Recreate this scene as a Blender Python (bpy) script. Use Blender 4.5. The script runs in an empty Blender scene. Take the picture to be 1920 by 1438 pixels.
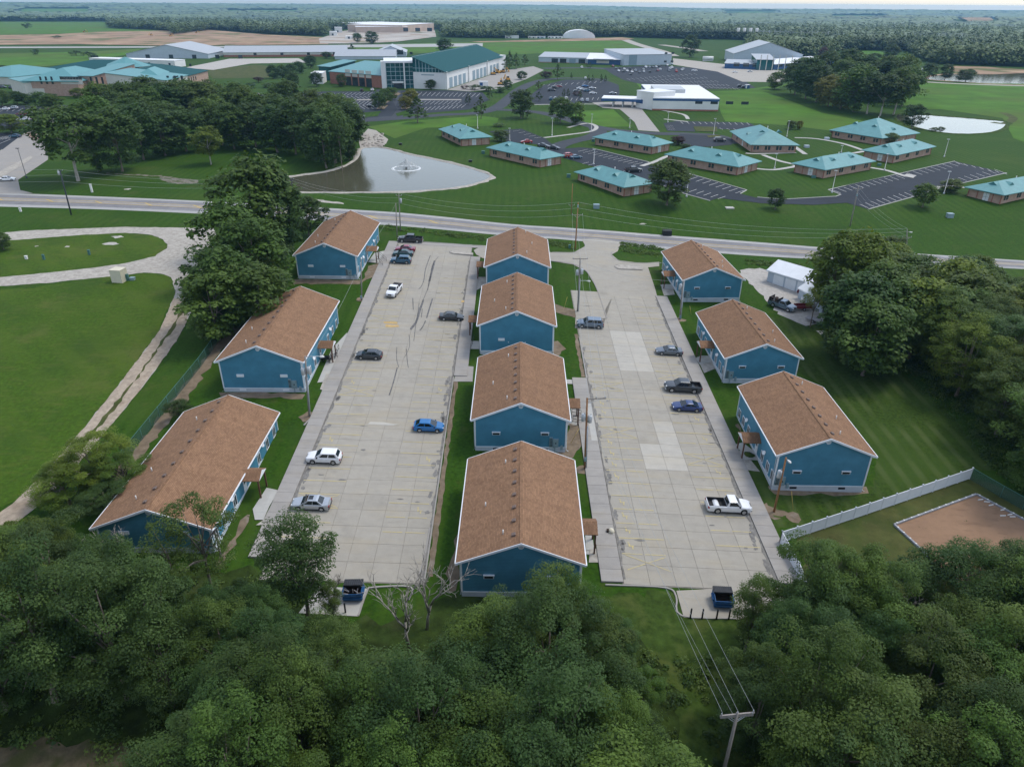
import bpy, bmesh, math, random
import numpy as np
from mathutils import Vector, Matrix
from mathutils.geometry import tessellate_polygon

scene = bpy.context.scene
COL = scene.collection
rnd = random.Random(7)

# ------------------------------------------------------------------ camera
ZC = 50.5
F_PX, PITCH, ROLL, YAW = 1344.503, math.radians(27.982), math.radians(0.4363), math.radians(-0.1954)
_cy, _sy, _cp, _sp = math.cos(YAW), math.sin(YAW), math.cos(PITCH), math.sin(PITCH)
FWD = Vector((-_sy*_cp, _cy*_cp, -_sp))
_R = Vector((_cy, _sy, 0)); _U = _R.cross(FWD)
RGT = math.cos(ROLL)*_R + math.sin(ROLL)*_U
UPV = -math.sin(ROLL)*_R + math.cos(ROLL)*_U
cam_d = bpy.data.cameras.new('camera'); cam = bpy.data.objects.new('camera', cam_d); COL.objects.link(cam)
cam_d.sensor_fit = 'HORIZONTAL'; cam_d.sensor_width = 36.0; cam_d.lens = F_PX/1920*36.0
cam_d.clip_start = 0.5; cam_d.clip_end = 40000
m = Matrix.Identity(4)
for i, c in enumerate((RGT, UPV, -FWD)):
    m[0][i], m[1][i], m[2][i] = c
m[0][3], m[1][3], m[2][3] = 0, 0, ZC
cam.matrix_world = m
scene.camera = cam

# ------------------------------------------------------------------ sky, sun, exposure (bright overcast)
SUN_EL, SUN_AZ = math.radians(60), math.radians(62)      # azimuth measured from +y towards +x
world = bpy.data.worlds.new('World'); scene.world = world; world.use_nodes = True
wn = world.node_tree; wn.nodes.clear()
sky = wn.nodes.new('ShaderNodeTexSky'); sky.sky_type = 'NISHITA'; sky.sun_disc = False
sky.sun_elevation = SUN_EL; sky.sun_rotation = SUN_AZ
sky.air_density = 1.15; sky.dust_density = 1.0; sky.ozone_density = 2.0
hs = wn.nodes.new('ShaderNodeHueSaturation'); hs.inputs['Saturation'].default_value = 0.5   # cloud veil
bg = wn.nodes.new('ShaderNodeBackground'); bg.inputs['Strength'].default_value = 0.138
wo = wn.nodes.new('ShaderNodeOutputWorld')
tint = wn.nodes.new('ShaderNodeMix'); tint.data_type = 'RGBA'; tint.blend_type = 'MULTIPLY'; tint.inputs['Factor'].default_value = 1; tint.inputs['B'].default_value = (.955, .99, 1.045, 1)
wn.links.new(sky.outputs[0], hs.inputs['Color']); wn.links.new(hs.outputs[0], tint.inputs['A']); wn.links.new(tint.outputs['Result'], bg.inputs['Color']); wn.links.new(bg.outputs[0], wo.inputs['Surface'])
sun_d = bpy.data.lights.new('sun', 'SUN'); sun_d.energy = 1.0; sun_d.angle = math.radians(16); sun_d.color = (1.0, 0.94, 0.83)
sun = bpy.data.objects.new('sun', sun_d); COL.objects.link(sun)
sdir = Vector((math.sin(SUN_AZ)*math.cos(SUN_EL), math.cos(SUN_AZ)*math.cos(SUN_EL), math.sin(SUN_EL)))
sun.rotation_euler = (-sdir).to_track_quat('-Z', 'Y').to_euler(); sun.location = (0, 0, 300)
scene.view_settings.view_transform = 'Standard'; scene.view_settings.look = 'None'
scene.view_settings.exposure = 0.80; scene.view_settings.gamma = 1.0; scene.view_settings.use_curve_mapping = False
scene.render.engine = 'CYCLES'
scene.cycles.max_bounces = 6; scene.cycles.diffuse_bounces = 3; scene.cycles.glossy_bounces = 3
scene.cycles.transmission_bounces = 4; scene.cycles.transparent_max_bounces = 8; scene.cycles.volume_bounces = 1
scene.cycles.use_denoising = True
HAZE_DENSITY = 0.000074

# ------------------------------------------------------------------ terrain and placement helpers
def interp(x, xs, ys):
    if x <= xs[0]: return ys[0]
    for i in range(1, len(xs)):
        if x <= xs[i]:
            return ys[i-1] + (ys[i]-ys[i-1])*(x-xs[i-1])/(xs[i]-xs[i-1])
    return ys[-1]
def sstep(a, b, t):
    t = min(1, max(0, (t-a)/(b-a))); return t*t*(3-2*t)
def far_relief(x, y):
    r = math.hypot(x, y)
    if r < 1150: return 0.0
    k = sstep(1150, 3000, r)
    h = math.sin(x/900+1.3)*math.cos(y/700+.4)*16 + math.sin(x/2300-y/1700+.8)*12 + math.sin(y/520+x/1900)*7
    return k*.62*(h - 3) + 6*sstep(5000, 9000, r)
def T(x, y):
    z = interp(y, (-200, 57, 139, 162, 200), (-14.5, -5.35, -2.0, -1.1, 0.0))
    z += interp(x, (-60, -30, -9, 11, 34, 44, 120), (.35, .35, -.4, -.6, -1.9, -2.1, -2.6))*(1-sstep(165, 235, y))
    return z + far_relief(x, y)
def ray(u, v):
    return FWD + RGT*((u-960)/F_PX) - UPV*((v-719)/F_PX)
def G(u, v, h=0.0):
    """The point h metres above the ground that the photograph shows at pixel (u, v)."""
    r = ray(u, v); z = h
    p = Vector((0, 0, 0))
    for i in range(60):
        if r.z > -0.0035: r = Vector((r.x, r.y, -0.0035))
        t = (z-ZC)/r.z
        x, y = r.x*t, r.y*t
        z2 = T(x, y)+h
        if abs(z2-z) < 1e-4: break
        z = z + (z2-z)*.7
    return Vector((x, y, T(x, y)+h))
def project(p):
    q = Vector(p)-Vector((0, 0, ZC)); d = q.dot(FWD)
    return 960+F_PX*q.dot(RGT)/d, 719-F_PX*q.dot(UPV)/d
def hpx(u, vb, vt):
    """height in metres of something standing at (u, vb) whose top shows at row vt"""
    p = G(u, vb); lo, hi = 0.0, 80.0
    for _ in range(40):
        mid = (lo+hi)/2
        if project((p.x, p.y, p.z+mid))[1] > vt: lo = mid
        else: hi = mid
    return lo
def on(x, y, dz=0.0): return Vector((x, y, T(x, y)+dz))

# ------------------------------------------------------------------ tags and mesh helpers
def tag(o, label=None, cat=None, group=None, kind=None):
    for k, v in (('label', label), ('category', cat), ('group', group), ('kind', kind)):
        if v: o[k] = v
    return o
def empty(name, loc=(0, 0, 0), rz=0.0):
    o = bpy.data.objects.new(name, None); o.location = loc; o.rotation_euler = (0, 0, rz); o.empty_display_size = .3
    COL.objects.link(o); return o
def link(name, me, parent=None, loc=(0, 0, 0), rz=0.0, kind=None):
    o = bpy.data.objects.new(name, me); o.location = loc; o.rotation_euler = (0, 0, rz); o.parent = parent
    if kind: o['kind'] = kind
    COL.objects.link(o); return o
def copy_tree(o, parent=None):
    c = o.copy(); COL.objects.link(c); c.parent = parent
    for ch in o.children: copy_tree(ch, c)
    return c
class MB:
    """collects simple shapes into one mesh"""
    def __init__(s): s.v, s.f, s.m, s.smooth = [], [], [], []
    def add(s, vs, fs, mi=0, smooth=False):
        n = len(s.v); s.v += [tuple(p) for p in vs]
        for f in fs: s.f.append([i+n for i in f]); s.m.append(mi); s.smooth.append(smooth)
        return s
    def box(s, x0, x1, y0, y1, z0, z1, mi=0):
        vs = [(x, y, z) for z in (z0, z1) for y in (y0, y1) for x in (x0, x1)]
        return s.add(vs, [(0, 2, 3, 1), (4, 5, 7, 6), (0, 1, 5, 4), (2, 6, 7, 3), (0, 4, 6, 2), (1, 3, 7, 5)], mi)
    def bar(s, a, b, w, h=None, mi=0):
        a, b = Vector(a), Vector(b); h = h or w; d = (b-a).normalized()
        up = Vector((0, 0, 1)) if abs(d.z) < .95 else Vector((1, 0, 0))
        e = d.cross(up).normalized()*(w/2); g = e.cross(d).normalized()*(h/2)
        vs = [p+sx*e+sy*g for p in (a, b) for sx, sy in ((-1, -1), (1, -1), (1, 1), (-1, 1))]
        return s.add(vs, [(3, 2, 1, 0), (4, 5, 6, 7), (0, 1, 5, 4), (1, 2, 6, 5), (2, 3, 7, 6), (3, 0, 4, 7)], mi)
    def tube(s, pts, rs, n=8, mi=0, cap=True, smooth=True):
        pts = [Vector(p) for p in pts]
        if not hasattr(rs, '__len__'): rs = [rs]*len(pts)
        vs, fs = [], []
        for i, p in enumerate(pts):
            d = (pts[min(i+1, len(pts)-1)]-pts[max(i-1, 0)]).normalized()
            e = d.cross(Vector((0, 0, 1)) if abs(d.z) < .9 else Vector((1, 0, 0))).normalized(); g = d.cross(e)
            for k in range(n):
                t = 2*math.pi*k/n; vs.append(p+rs[i]*(math.cos(t)*e+math.sin(t)*g))
        for i in range(len(pts)-1):
            for k in range(n):
                fs.append((i*n+k, i*n+(k+1) % n, (i+1)*n+(k+1) % n, (i+1)*n+k))
        if cap: fs += [tuple(range(n-1, -1, -1)), tuple((len(pts)-1)*n+k for k in range(n))]
        return s.add(vs, fs, mi, smooth)
    def disc(s, c, r, axis, th, n=14, mi=0):
        c = Vector(c); a = Vector(axis).normalized(); return s.tube([c-a*th/2, c+a*th/2], r, n, mi, smooth=False)
    def mesh(s, name, mats):
        me = bpy.data.meshes.new(name); me.from_pydata(s.v, [], s.f)
        for mt in (mats if isinstance(mats, (list, tuple)) else [mats]): me.materials.append(mt)
        if any(s.m) or any(s.smooth):
            me.polygons.foreach_set('material_index', s.m); me.polygons.foreach_set('use_smooth', s.smooth)
        me.validate(); me.update(); return me
    def obj(s, name, mats, parent=None, loc=(0, 0, 0), rz=0.0, kind=None):
        return link(name, s.mesh(name, mats), parent, loc, rz, kind)
def np_mesh(name, V, Q, mats, smooth=False, mi=None):
    me = bpy.data.meshes.new(name); k = Q.shape[1]
    me.vertices.add(len(V)); me.vertices.foreach_set('co', np.ascontiguousarray(V, np.float32).ravel())
    me.loops.add(Q.size); me.loops.foreach_set('vertex_index', np.ascontiguousarray(Q, np.int32).ravel())
    me.polygons.add(len(Q)); me.polygons.foreach_set('loop_start', np.arange(0, Q.size, k, dtype=np.int32))
    me.polygons.foreach_set('loop_total', np.full(len(Q), k, np.int32))
    if smooth: me.polygons.foreach_set('use_smooth', np.ones(len(Q), bool))
    for mt in (mats if isinstance(mats, (list, tuple)) else [mats]): me.materials.append(mt)
    if mi is not None: me.polygons.foreach_set('material_index', np.ascontiguousarray(mi, np.int32))
    me.update(); me.validate(); return me

# ------------------------------------------------------------------ materials
def pmat(name, col, rough=.8, var=.12, scale=.6, col2=None, bump=0.0, bscale=None, rand=0.0, metal=0.0, spec=.3, world_co=True, huevar=0.0, detail=4.0, stretch=None):
    mt = bpy.data.materials.new(name); mt.use_nodes = True; nt = mt.node_tree; N, L = nt.nodes, nt.links
    b = N['Principled BSDF']; b.inputs['Roughness'].default_value = rough; b.inputs['Metallic'].default_value = metal
    b.inputs['Specular IOR Level'].default_value = spec
    if world_co: co = N.new('ShaderNodeNewGeometry').outputs['Position']
    else: co = N.new('ShaderNodeTexCoord').outputs['Object']
    if stretch:
        mp = N.new('ShaderNodeMapping'); mp.inputs['Scale'].default_value = stretch; L.new(co, mp.inputs['Vector']); co = mp.outputs[0]
    nz = N.new('ShaderNodeTexNoise'); nz.inputs['Scale'].default_value = scale; nz.inputs['Detail'].default_value = detail
    nz.inputs['Roughness'].default_value = .65; L.new(co, nz.inputs['Vector'])
    mx = N.new('ShaderNodeMix'); mx.data_type = 'RGBA'
    rp = N.new('ShaderNodeMapRange'); rp.inputs['From Min'].default_value = .32; rp.inputs['From Max'].default_value = .68
    L.new(nz.outputs['Fac'], rp.inputs['Value']); L.new(rp.outputs[0], mx.inputs['Factor'])
    c1 = [c*(1-var) for c in col]; c2 = list(col2) if col2 else [min(.95, c*(1+var)) for c in col]
    mx.inputs['A'].default_value = (*c1, 1); mx.inputs['B'].default_value = (*c2, 1)
    out = mx.outputs['Result']
    if rand or huevar:
        oi = N.new('ShaderNodeObjectInfo'); hv = N.new('ShaderNodeHueSaturation')
        r1 = N.new('ShaderNodeMapRange'); r1.inputs['To Min'].default_value = 1-rand; r1.inputs['To Max'].default_value = 1+rand
        L.new(oi.outputs['Random'], r1.inputs['Value']); L.new(r1.outputs[0], hv.inputs['Value'])
        if huevar:
            wh = N.new('ShaderNodeTexWhiteNoise'); wh.noise_dimensions = '1D'; L.new(oi.outputs['Random'], wh.inputs['W'])
            r2 = N.new('ShaderNodeMapRange'); r2.inputs['To Min'].default_value = .5-huevar; r2.inputs['To Max'].default_value = .5+huevar
            L.new(wh.outputs['Value'], r2.inputs['Value']); L.new(r2.outputs[0], hv.inputs['Hue'])
        L.new(out, hv.inputs['Color']); out = hv.outputs[0]
    L.new(out, b.inputs['Base Color'])
    if bump:
        n2 = N.new('ShaderNodeTexNoise'); n2.inputs['Scale'].default_value = bscale or scale*6; n2.inputs['Detail'].default_value = 3; L.new(co, n2.inputs['Vector'])
        bp = N.new('ShaderNodeBump'); bp.inputs['Strength'].default_value = bump; bp.inputs['Distance'].default_value = .05
        L.new(n2.outputs['Fac'], bp.inputs['Height']); L.new(bp.outputs[0], b.inputs['Normal'])
    return mt
def layer(mt, col, scale, lo, hi, fac=1.0, stretch=None, detail=4.0, world_co=True, offset=0.0):
    """mix a second patchy colour over a material's base colour"""
    nt = mt.node_tree; N, L = nt.nodes, nt.links; b = N['Principled BSDF']
    src = b.inputs['Base Color'].links[0].from_socket
    co = N.new('ShaderNodeNewGeometry').outputs['Position'] if world_co else N.new('ShaderNodeTexCoord').outputs['Object']
    mp = N.new('ShaderNodeMapping'); mp.inputs['Scale'].default_value = stretch or (1, 1, 1); mp.inputs['Location'].default_value = (offset, offset*.7, 0); L.new(co, mp.inputs['Vector'])
    nz = N.new('ShaderNodeTexNoise'); nz.inputs['Scale'].default_value = scale; nz.inputs['Detail'].default_value = detail; nz.inputs['Roughness'].default_value = .6
    L.new(mp.outputs[0], nz.inputs['Vector'])
    r = N.new('ShaderNodeMapRange'); r.inputs['From Min'].default_value = lo; r.inputs['From Max'].default_value = hi; r.inputs['To Max'].default_value = fac
    L.new(nz.outputs['Fac'], r.inputs['Value'])
    mx = N.new('ShaderNodeMix'); mx.data_type = 'RGBA'; L.new(r.outputs[0], mx.inputs['Factor']); L.new(src, mx.inputs['A']); mx.inputs['B'].default_value = (*col, 1)
    L.new(mx.outputs['Result'], b.inputs['Base Color']); return mt
def stripes(mt, col, scale, axis='X', fac=.4, dist=1.0, lo=.3, hi=.7, patch=None):
    """soft mowing bands"""
    nt = mt.node_tree; N, L = nt.nodes, nt.links; b = N['Principled BSDF']
    src = b.inputs['Base Color'].links[0].from_socket
    co = N.new('ShaderNodeNewGeometry').outputs['Position']
    w = N.new('ShaderNodeTexWave'); w.bands_direction = axis; w.inputs['Scale'].default_value = scale; w.inputs['Distortion'].default_value = dist
    w.inputs['Detail'].default_value = 2; w.inputs['Detail Scale'].default_value = .3; L.new(co, w.inputs['Vector'])
    r = N.new('ShaderNodeMapRange'); r.inputs['From Min'].default_value = lo; r.inputs['From Max'].default_value = hi; r.inputs['To Max'].default_value = fac
    L.new(w.outputs['Fac'], r.inputs['Value']); f = r.outputs[0]
    nz = N.new('ShaderNodeTexNoise'); nz.inputs['Scale'].default_value = patch or .06; L.new(co, nz.inputs['Vector'])
    mu = N.new('ShaderNodeMath'); mu.operation = 'MULTIPLY'; L.new(f, mu.inputs[0])
    r3 = N.new('ShaderNodeMapRange'); r3.inputs['From Min'].default_value = .35; r3.inputs['From Max'].default_value = .65; L.new(nz.outputs['Fac'], r3.inputs['Value']); L.new(r3.outputs[0], mu.inputs[1])
    mx = N.new('ShaderNodeMix'); mx.data_type = 'RGBA'; L.new(mu.outputs[0], mx.inputs['Factor']); L.new(src, mx.inputs['A']); mx.inputs['B'].default_value = (*col, 1)
    L.new(mx.outputs['Result'], b.inputs['Base Color']); return mt
def leaf_mat(name, col, col2, trans=.27, rand=.2, hue=.012):
    col, col2 = [c*.92 for c in col], [c*1.0 for c in col2]
    mt = pmat(name, col, rough=.62, var=0, scale=.35, col2=col2, rand=rand, huevar=hue, spec=.25, detail=6)
    nt = mt.node_tree; N, L = nt.nodes, nt.links; b = N['Principled BSDF']
    tr = N.new('ShaderNodeBsdfTranslucent'); src = b.inputs['Base Color'].links[0].from_socket
    hv = N.new('ShaderNodeHueSaturation'); hv.inputs['Hue'].default_value = .485; hv.inputs['Saturation'].default_value = 1.1; hv.inputs['Value'].default_value = 1.3
    L.new(src, hv.inputs['Color']); L.new(hv.outputs[0], tr.inputs['Color'])
    ms = N.new('ShaderNodeMixShader'); ms.inputs[0].default_value = trans
    L.new(b.outputs[0], ms.inputs[1]); L.new(tr.outputs[0], ms.inputs[2]); L.new(ms.outputs[0], N['Material Output'].inputs['Surface'])
    return mt
M = {}
# grounds
g = pmat('grass', (.026, .068, .004), rough=.9, scale=2.2, var=.38, spec=.1, bump=.5, bscale=9, detail=8); layer(g, (.050, .084, .012), .035, .5, .72, .75); layer(g, (.080, .090, .022), .5, .56, .76, .5, detail=9); layer(g, (.105, .098, .038), .11, .60, .76, .45, detail=9, offset=91); layer(g, (.026, .056, .008), .09, .55, .72, .6, offset=40); stripes(g, (.046, .090, .009), .13, 'X', .55, 1.5); M['grass'] = g
g = pmat('field_grass', (.046, .092, .007), rough=.9, scale=1.8, var=.3, spec=.1, bump=.5, bscale=9, detail=8); layer(g, (.075, .108, .016), .03, .45, .7, .8); layer(g, (.030, .066, .009), .07, .5, .7, .6, offset=13); layer(g, (.10, .11, .024), .8, .52, .74, .55, detail=9, stretch=(.45, 1.5, 1)); layer(g, (.028, .060, .007), 1.6, .56, .72, .6, detail=8, offset=23); layer(g, (.115, .115, .035), .09, .55, .72, .5, detail=9, offset=51); stripes(g, (.068, .112, .012), .07, 'DIAGONAL', .5, 3); M['field_grass'] = g
g = pmat('mown_lawn', (.033, .062, .008), rough=.9, scale=2.0, var=.4, spec=.1, bump=.5, bscale=9, detail=8); layer(g, (.070, .085, .022), .5, .56, .78, .5, detail=8); layer(g, (.045, .083, .013), .05, .45, .7, .7, offset=9); stripes(g, (.078, .105, .032), .125, 'X', .75, .7, .45, .9, .12); M['mown_lawn'] = g
g = pmat('dry_lawn', (.075, .082, .025), rough=.9, scale=.4, var=.3, spec=.1, bump=.5, bscale=9, detail=8); layer(g, (.045, .070, .015), .15, .45, .65, .8); layer(g, (.17, .12, .075), .3, .6, .78, .6, detail=8, offset=5); M['dry_lawn'] = g
g = pmat('hay_field', (.062, .145, .012), rough=.9, scale=.05, var=.25, spec=.1, detail=6); layer(g, (.08, .11, .02), .012, .45, .65, .7); M['hay_field'] = g
g = pmat('rough_grass', (.040, .070, .012), rough=.95, scale=.8, var=.4, spec=.1, bump=.8, bscale=5, detail=8); layer(g, (.085, .095, .025), .4, .5, .7, .6); M['rough_grass'] = g
g = pmat('forest_floor', (.030, .050, .010), rough=.95, scale=.5, var=.5, spec=.1, bump=.8, bscale=4); layer(g, (.09, .085, .045), .12, .6, .75, .35); M['forest_floor'] = g
g = pmat('bare_soil', (.19, .145, .10), rough=.95, scale=.8, var=.3, spec=.1, bump=.4, bscale=6, detail=7); layer(g, (.30, .27, .23), .5, .55, .75, .6); M['soil'] = g
g = pmat('construction_soil', (.33, .225, .145), rough=.95, scale=.02, var=.3, spec=.1, detail=7); layer(g, (.26, .15, .10), .03, .52, .62, .7, stretch=(1, .5, 1)); layer(g, (.10, .12, .04), .018, .52, .62, .85); M['site_soil'] = g
g = pmat('site_pale', (.42, .385, .34), rough=.95, scale=.03, var=.2, spec=.1, detail=7); layer(g, (.30, .21, .14), .02, .48, .6, .8, offset=3); layer(g, (.08, .10, .03), .012, .58, .66, .9, offset=70); M['site_pale'] = g
g = pmat('gravel', (.39, .36, .315), rough=.95, scale=1.2, var=.25, spec=.1, bump=.7, bscale=14, detail=8); layer(g, (.29, .255, .215), .12, .52, .75, .4, detail=5, stretch=(.6, 1.6, 1)); M['gravel'] = g
g = pmat('white_gravel', (.42, .395, .36), rough=.95, scale=1.5, var=.2, spec=.1, bump=.7, bscale=14, detail=8); layer(g, (.30, .24, .19), .16, .54, .74, .5, detail=7); M['white_gravel'] = g
g = pmat('track_soil', (.37, .305, .235), rough=.95, scale=1.4, var=.25, spec=.1, bump=.6, bscale=10, detail=8); layer(g, (.20, .14, .09), .3, .55, .75, .6); M['track'] = g
# pavings
def concrete(name, col, rand=.05, stain=.5):
    c = pmat(name, col, rough=.85, scale=.9, var=.06, spec=.25, bump=.15, bscale=20, rand=rand, detail=8)
    layer(c, tuple(x*.62 for x in col), .28, .56, .78, stain, detail=7); layer(c, tuple(x*.5 for x in col), 1.1, .66, .8, stain*.8, offset=31, detail=7)
    layer(c, (col[0]*1.15, col[1]*1.12, col[2]*1.08), .16, .52, .75, .5, offset=77); layer(c, tuple(x*.74 for x in col), .9, .54, .74, .55, stretch=(.22, 1.6, 1), detail=8, offset=15); layer(c, (col[0]*1.1, col[1]*1.02, col[2]*.86), .35, .5, .7, .45, stretch=(.3, 1.2, 1), detail=6, offset=61); return c
M['slab'] = concrete('lot_concrete', (.338, .312, .264), .03, .55); M['new_slab'] = concrete('new_concrete', (.41, .385, .335), .02, .25); M['walk'] = concrete('walk_concrete', (.32, .30, .275), .05, .4)
M['white_walk'] = concrete('pale_concrete', (.43, .42, .39), .03, .3); M['joint'] = pmat('joint_filler', (.22, .205, .18), rough=.95, scale=2, var=.3)
M['stain'] = pmat('oil_grime', (.19, .18, .165), rough=.9, scale=2, var=.3)
M['gutter'] = pmat('kerb_shade_strip', (.15, .14, .125), rough=.95, scale=1.2, var=.3, col2=(.27, .255, .23), detail=8)  # dark tone for the shadow line painted at the kerb foot
M['road_edge'] = concrete('road_shoulder', (.37, .365, .35), 0, .3)
def asphalt(name, col):
    c = pmat(name, col, rough=.85, scale=.4, var=.15, spec=.25, bump=.15, bscale=12, detail=8); layer(c, tuple(x*1.5 for x in col), .06, .5, .72, .6); return c
M['road'] = asphalt('road_asphalt', (.20, .195, .20)); layer(M['road'], (.29, .285, .28), .9, .5, .8, .5, stretch=(.03, .6, 1))
M['turn_lane'] = asphalt('turn_lane_asphalt', (.30, .275, .25)); M['asphalt'] = asphalt('lot_asphalt', (.019, .024, .033)); M['drive'] = asphalt('drive_asphalt', (.040, .045, .054))
M['paint_white'] = pmat('white_paint', (.62, .62, .60), rough=.7, scale=2, var=.15); M['paint_yellow'] = pmat('yellow_paint', (.56, .40, .12), rough=.7, scale=2.5, var=.15)
M['faded_yellow'] = pmat('faded_yellow_paint', (.58, .47, .20), rough=.8, scale=1.6, var=.1, col2=(.42, .37, .25)); M['faded_orange'] = pmat('faded_orange_paint', (.50, .34, .14), rough=.8, scale=2, var=.15)
M['rubber_mark'] = pmat('rubber_mark', (.085, .083, .085), rough=.8, scale=1.5, var=.3, col2=(.19, .185, .18))
# house materials
M['roof'] = None
M['bare_clear'] = layer(pmat('trodden_clearing', (.10, .082, .05), rough=.95, scale=.9, var=.4, spec=.1, bump=.6, bscale=6, detail=8), (.05, .06, .018), .35, .45, .62, .8, detail=7)
M['ditch_stone'] = layer(pmat('ditch_stone', (.20, .18, .15), rough=.95, scale=1.2, var=.4, spec=.1, bump=.8, bscale=4), (.05, .075, .015), .5, .45, .6, .8)
def shingle_mat(name, ca, cb, cm):
    mt = bpy.data.materials.new(name); mt.use_nodes = True; nt = mt.node_tree; N, L = nt.nodes, nt.links; b = N['Principled BSDF']
    b.inputs['Roughness'].default_value = .9; b.inputs['Specular IOR Level'].default_value = .2
    tc = N.new('ShaderNodeTexCoord'); mp = N.new('ShaderNodeMapping'); mp.inputs['Rotation'].default_value = (0, 0, math.pi/2)
    L.new(tc.outputs['Object'], mp.inputs['Vector'])
    br = N.new('ShaderNodeTexBrick'); br.inputs['Scale'].default_value = 1.0; br.inputs['Brick Width'].default_value = .34; br.inputs['Row Height'].default_value = .17
    br.inputs['Mortar Size'].default_value = .014; br.inputs['Mortar Smooth'].default_value = .4; br.inputs['Bias'].default_value = -.1
    br.inputs['Color1'].default_value = (*ca, 1); br.inputs['Color2'].default_value = (*cb, 1); br.inputs['Mortar'].default_value = (*cm, 1)
    L.new(mp.outputs[0], br.inputs['Vector'])
    nz = N.new('ShaderNodeTexNoise'); nz.inputs['Scale'].default_value = .7; nz.inputs['Detail'].default_value = 9; nz.inputs['Roughness'].default_value = .75; L.new(tc.outputs['Object'], nz.inputs['Vector'])
    hv = N.new('ShaderNodeHueSaturation'); r = N.new('ShaderNodeMapRange'); r.inputs['From Min'].default_value = .3; r.inputs['From Max'].default_value = .7
    r.inputs['To Min'].default_value = .87; r.inputs['To Max'].default_value = 1.12; L.new(nz.outputs['Fac'], r.inputs['Value'])
    sm = N.new('ShaderNodeMapping'); sm.inputs['Scale'].default_value = (.25, 1.6, .25); L.new(tc.outputs['Object'], sm.inputs['Vector']); n3 = N.new('ShaderNodeTexNoise'); n3.inputs['Scale'].default_value = .9; n3.inputs['Detail'].default_value = 6; L.new(sm.outputs[0], n3.inputs['Vector'])
    r4 = N.new('ShaderNodeMapRange'); r4.inputs['To Min'].default_value = .84; r4.inputs['To Max'].default_value = 1.14; L.new(n3.outputs['Fac'], r4.inputs['Value'])
    oi = N.new('ShaderNodeObjectInfo'); r5 = N.new('ShaderNodeMapRange'); r5.inputs['To Min'].default_value = .93; r5.inputs['To Max'].default_value = 1.07; L.new(oi.outputs['Random'], r5.inputs['Value'])
    mu = N.new('ShaderNodeMath'); mu.operation = 'MULTIPLY'; L.new(r.outputs[0], mu.inputs[0]); L.new(r4.outputs[0], mu.inputs[1]); mu2 = N.new('ShaderNodeMath'); mu2.operation = 'MULTIPLY'; L.new(mu.outputs[0], mu2.inputs[0]); L.new(r5.outputs[0], mu2.inputs[1]); L.new(mu2.outputs[0], hv.inputs['Value'])
    L.new(br.outputs['Color'], hv.inputs['Color']); L.new(hv.outputs[0], b.inputs['Base Color'])
    bp = N.new('ShaderNodeBump'); bp.inputs['Strength'].default_value = .35; bp.inputs['Distance'].default_value = .02; bp.invert = True
    L.new(br.outputs['Fac'], bp.inputs['Height']); L.new(bp.outputs[0], b.inputs['Normal']); return mt
def ribbed_mat(name, col, period, axis='Z', rough=.6, spec=.3, strength=.4, metal=0.0, var=.06):
    mt = pmat(name, col, rough=rough, scale=.5, var=var, spec=spec, world_co=False, metal=metal)
    nt = mt.node_tree; N, L = nt.nodes, nt.links; b = N['Principled BSDF']
    tc = N.new('ShaderNodeTexCoord'); w = N.new('ShaderNodeTexWave'); w.bands_direction = axis; w.wave_profile = 'SAW'
    w.inputs['Scale'].default_value = .314/period; L.new(tc.outputs['Object'], w.inputs['Vector'])
    bp = N.new('ShaderNodeBump'); bp.inputs['Strength'].default_value = strength; bp.inputs['Distance'].default_value = .03; L.new(w.outputs['Fac'], bp.inputs['Height']); L.new(bp.outputs[0], b.inputs['Normal'])
    return mt
def brick_mat(name, ca, cb):
    mt = pmat(name, ca, rough=.9, scale=.8, var=.15, col2=cb, world_co=False, detail=8); layer(mt, tuple(x*.8 for x in ca), 8, .5, .7, .5, stretch=(1, 1, 3), world_co=False); return mt
M['roof'] = shingle_mat('brown_shingle', (.268, .154, .088), (.186, .103, .059), (.13, .074, .044))
M['siding'] = ribbed_mat('blue_lap_siding', (.075, .250, .365), .2, 'Z', .55, .35, 1.0, var=.12)
M['foundation'] = pmat('painted_foundation', (.50, .54, .58), rough=.8, scale=.6, var=.08, world_co=False); M['trim'] = pmat('white_trim', (.74, .76, .78), rough=.5, scale=.5, var=.04, world_co=False)
M['glass'] = pmat('window_glass', (.030, .045, .055), rough=.08, scale=.4, var=.4, spec=.6, world_co=True); M['dark'] = pmat('dark_metal', (.018, .018, .02), rough=.5, scale=2, var=.2, world_co=False)
M['vent'] = pmat('roof_vent_metal', (.16, .115, .095), rough=.6, scale=2, var=.2, world_co=False); M['pipe'] = pmat('white_plastic', (.72, .71, .68), rough=.5, scale=2, var=.06, world_co=False)
M['post'] = pmat('brown_timber', (.115, .055, .034), rough=.7, scale=3, var=.2, world_co=False); M['meter'] = pmat('grey_meter_metal', (.25, .34, .37), rough=.5, scale=2, var=.1, metal=.2, world_co=False)
M['pole'] = pmat('weathered_pole', (.26, .235, .21), rough=.9, scale=2, var=.25, world_co=False, stretch=(4, 4, .5)); M['pole_brown'] = pmat('brown_pole', (.30, .15, .065), rough=.85, scale=2, var=.2, world_co=False, stretch=(4, 4, .5)); M['pole_dark'] = pmat('dark_pole', (.045, .05, .06), rough=.7, scale=2, var=.2, world_co=False)
M['steel'] = pmat('galvanised_steel', (.45, .47, .48), rough=.45, scale=2, var=.1, metal=.4, world_co=False); M['wire'] = pmat('wire_metal', (.34, .36, .36), rough=.6, scale=1, var=.05)
M['teal_roof'] = ribbed_mat('teal_metal_roof', (.098, .265, .268), .5, 'X', .5, .4, .25, var=.1); M['teal_dark'] = pmat('dark_teal', (.05, .17, .17), rough=.5, scale=1, var=.1, world_co=False)
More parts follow.
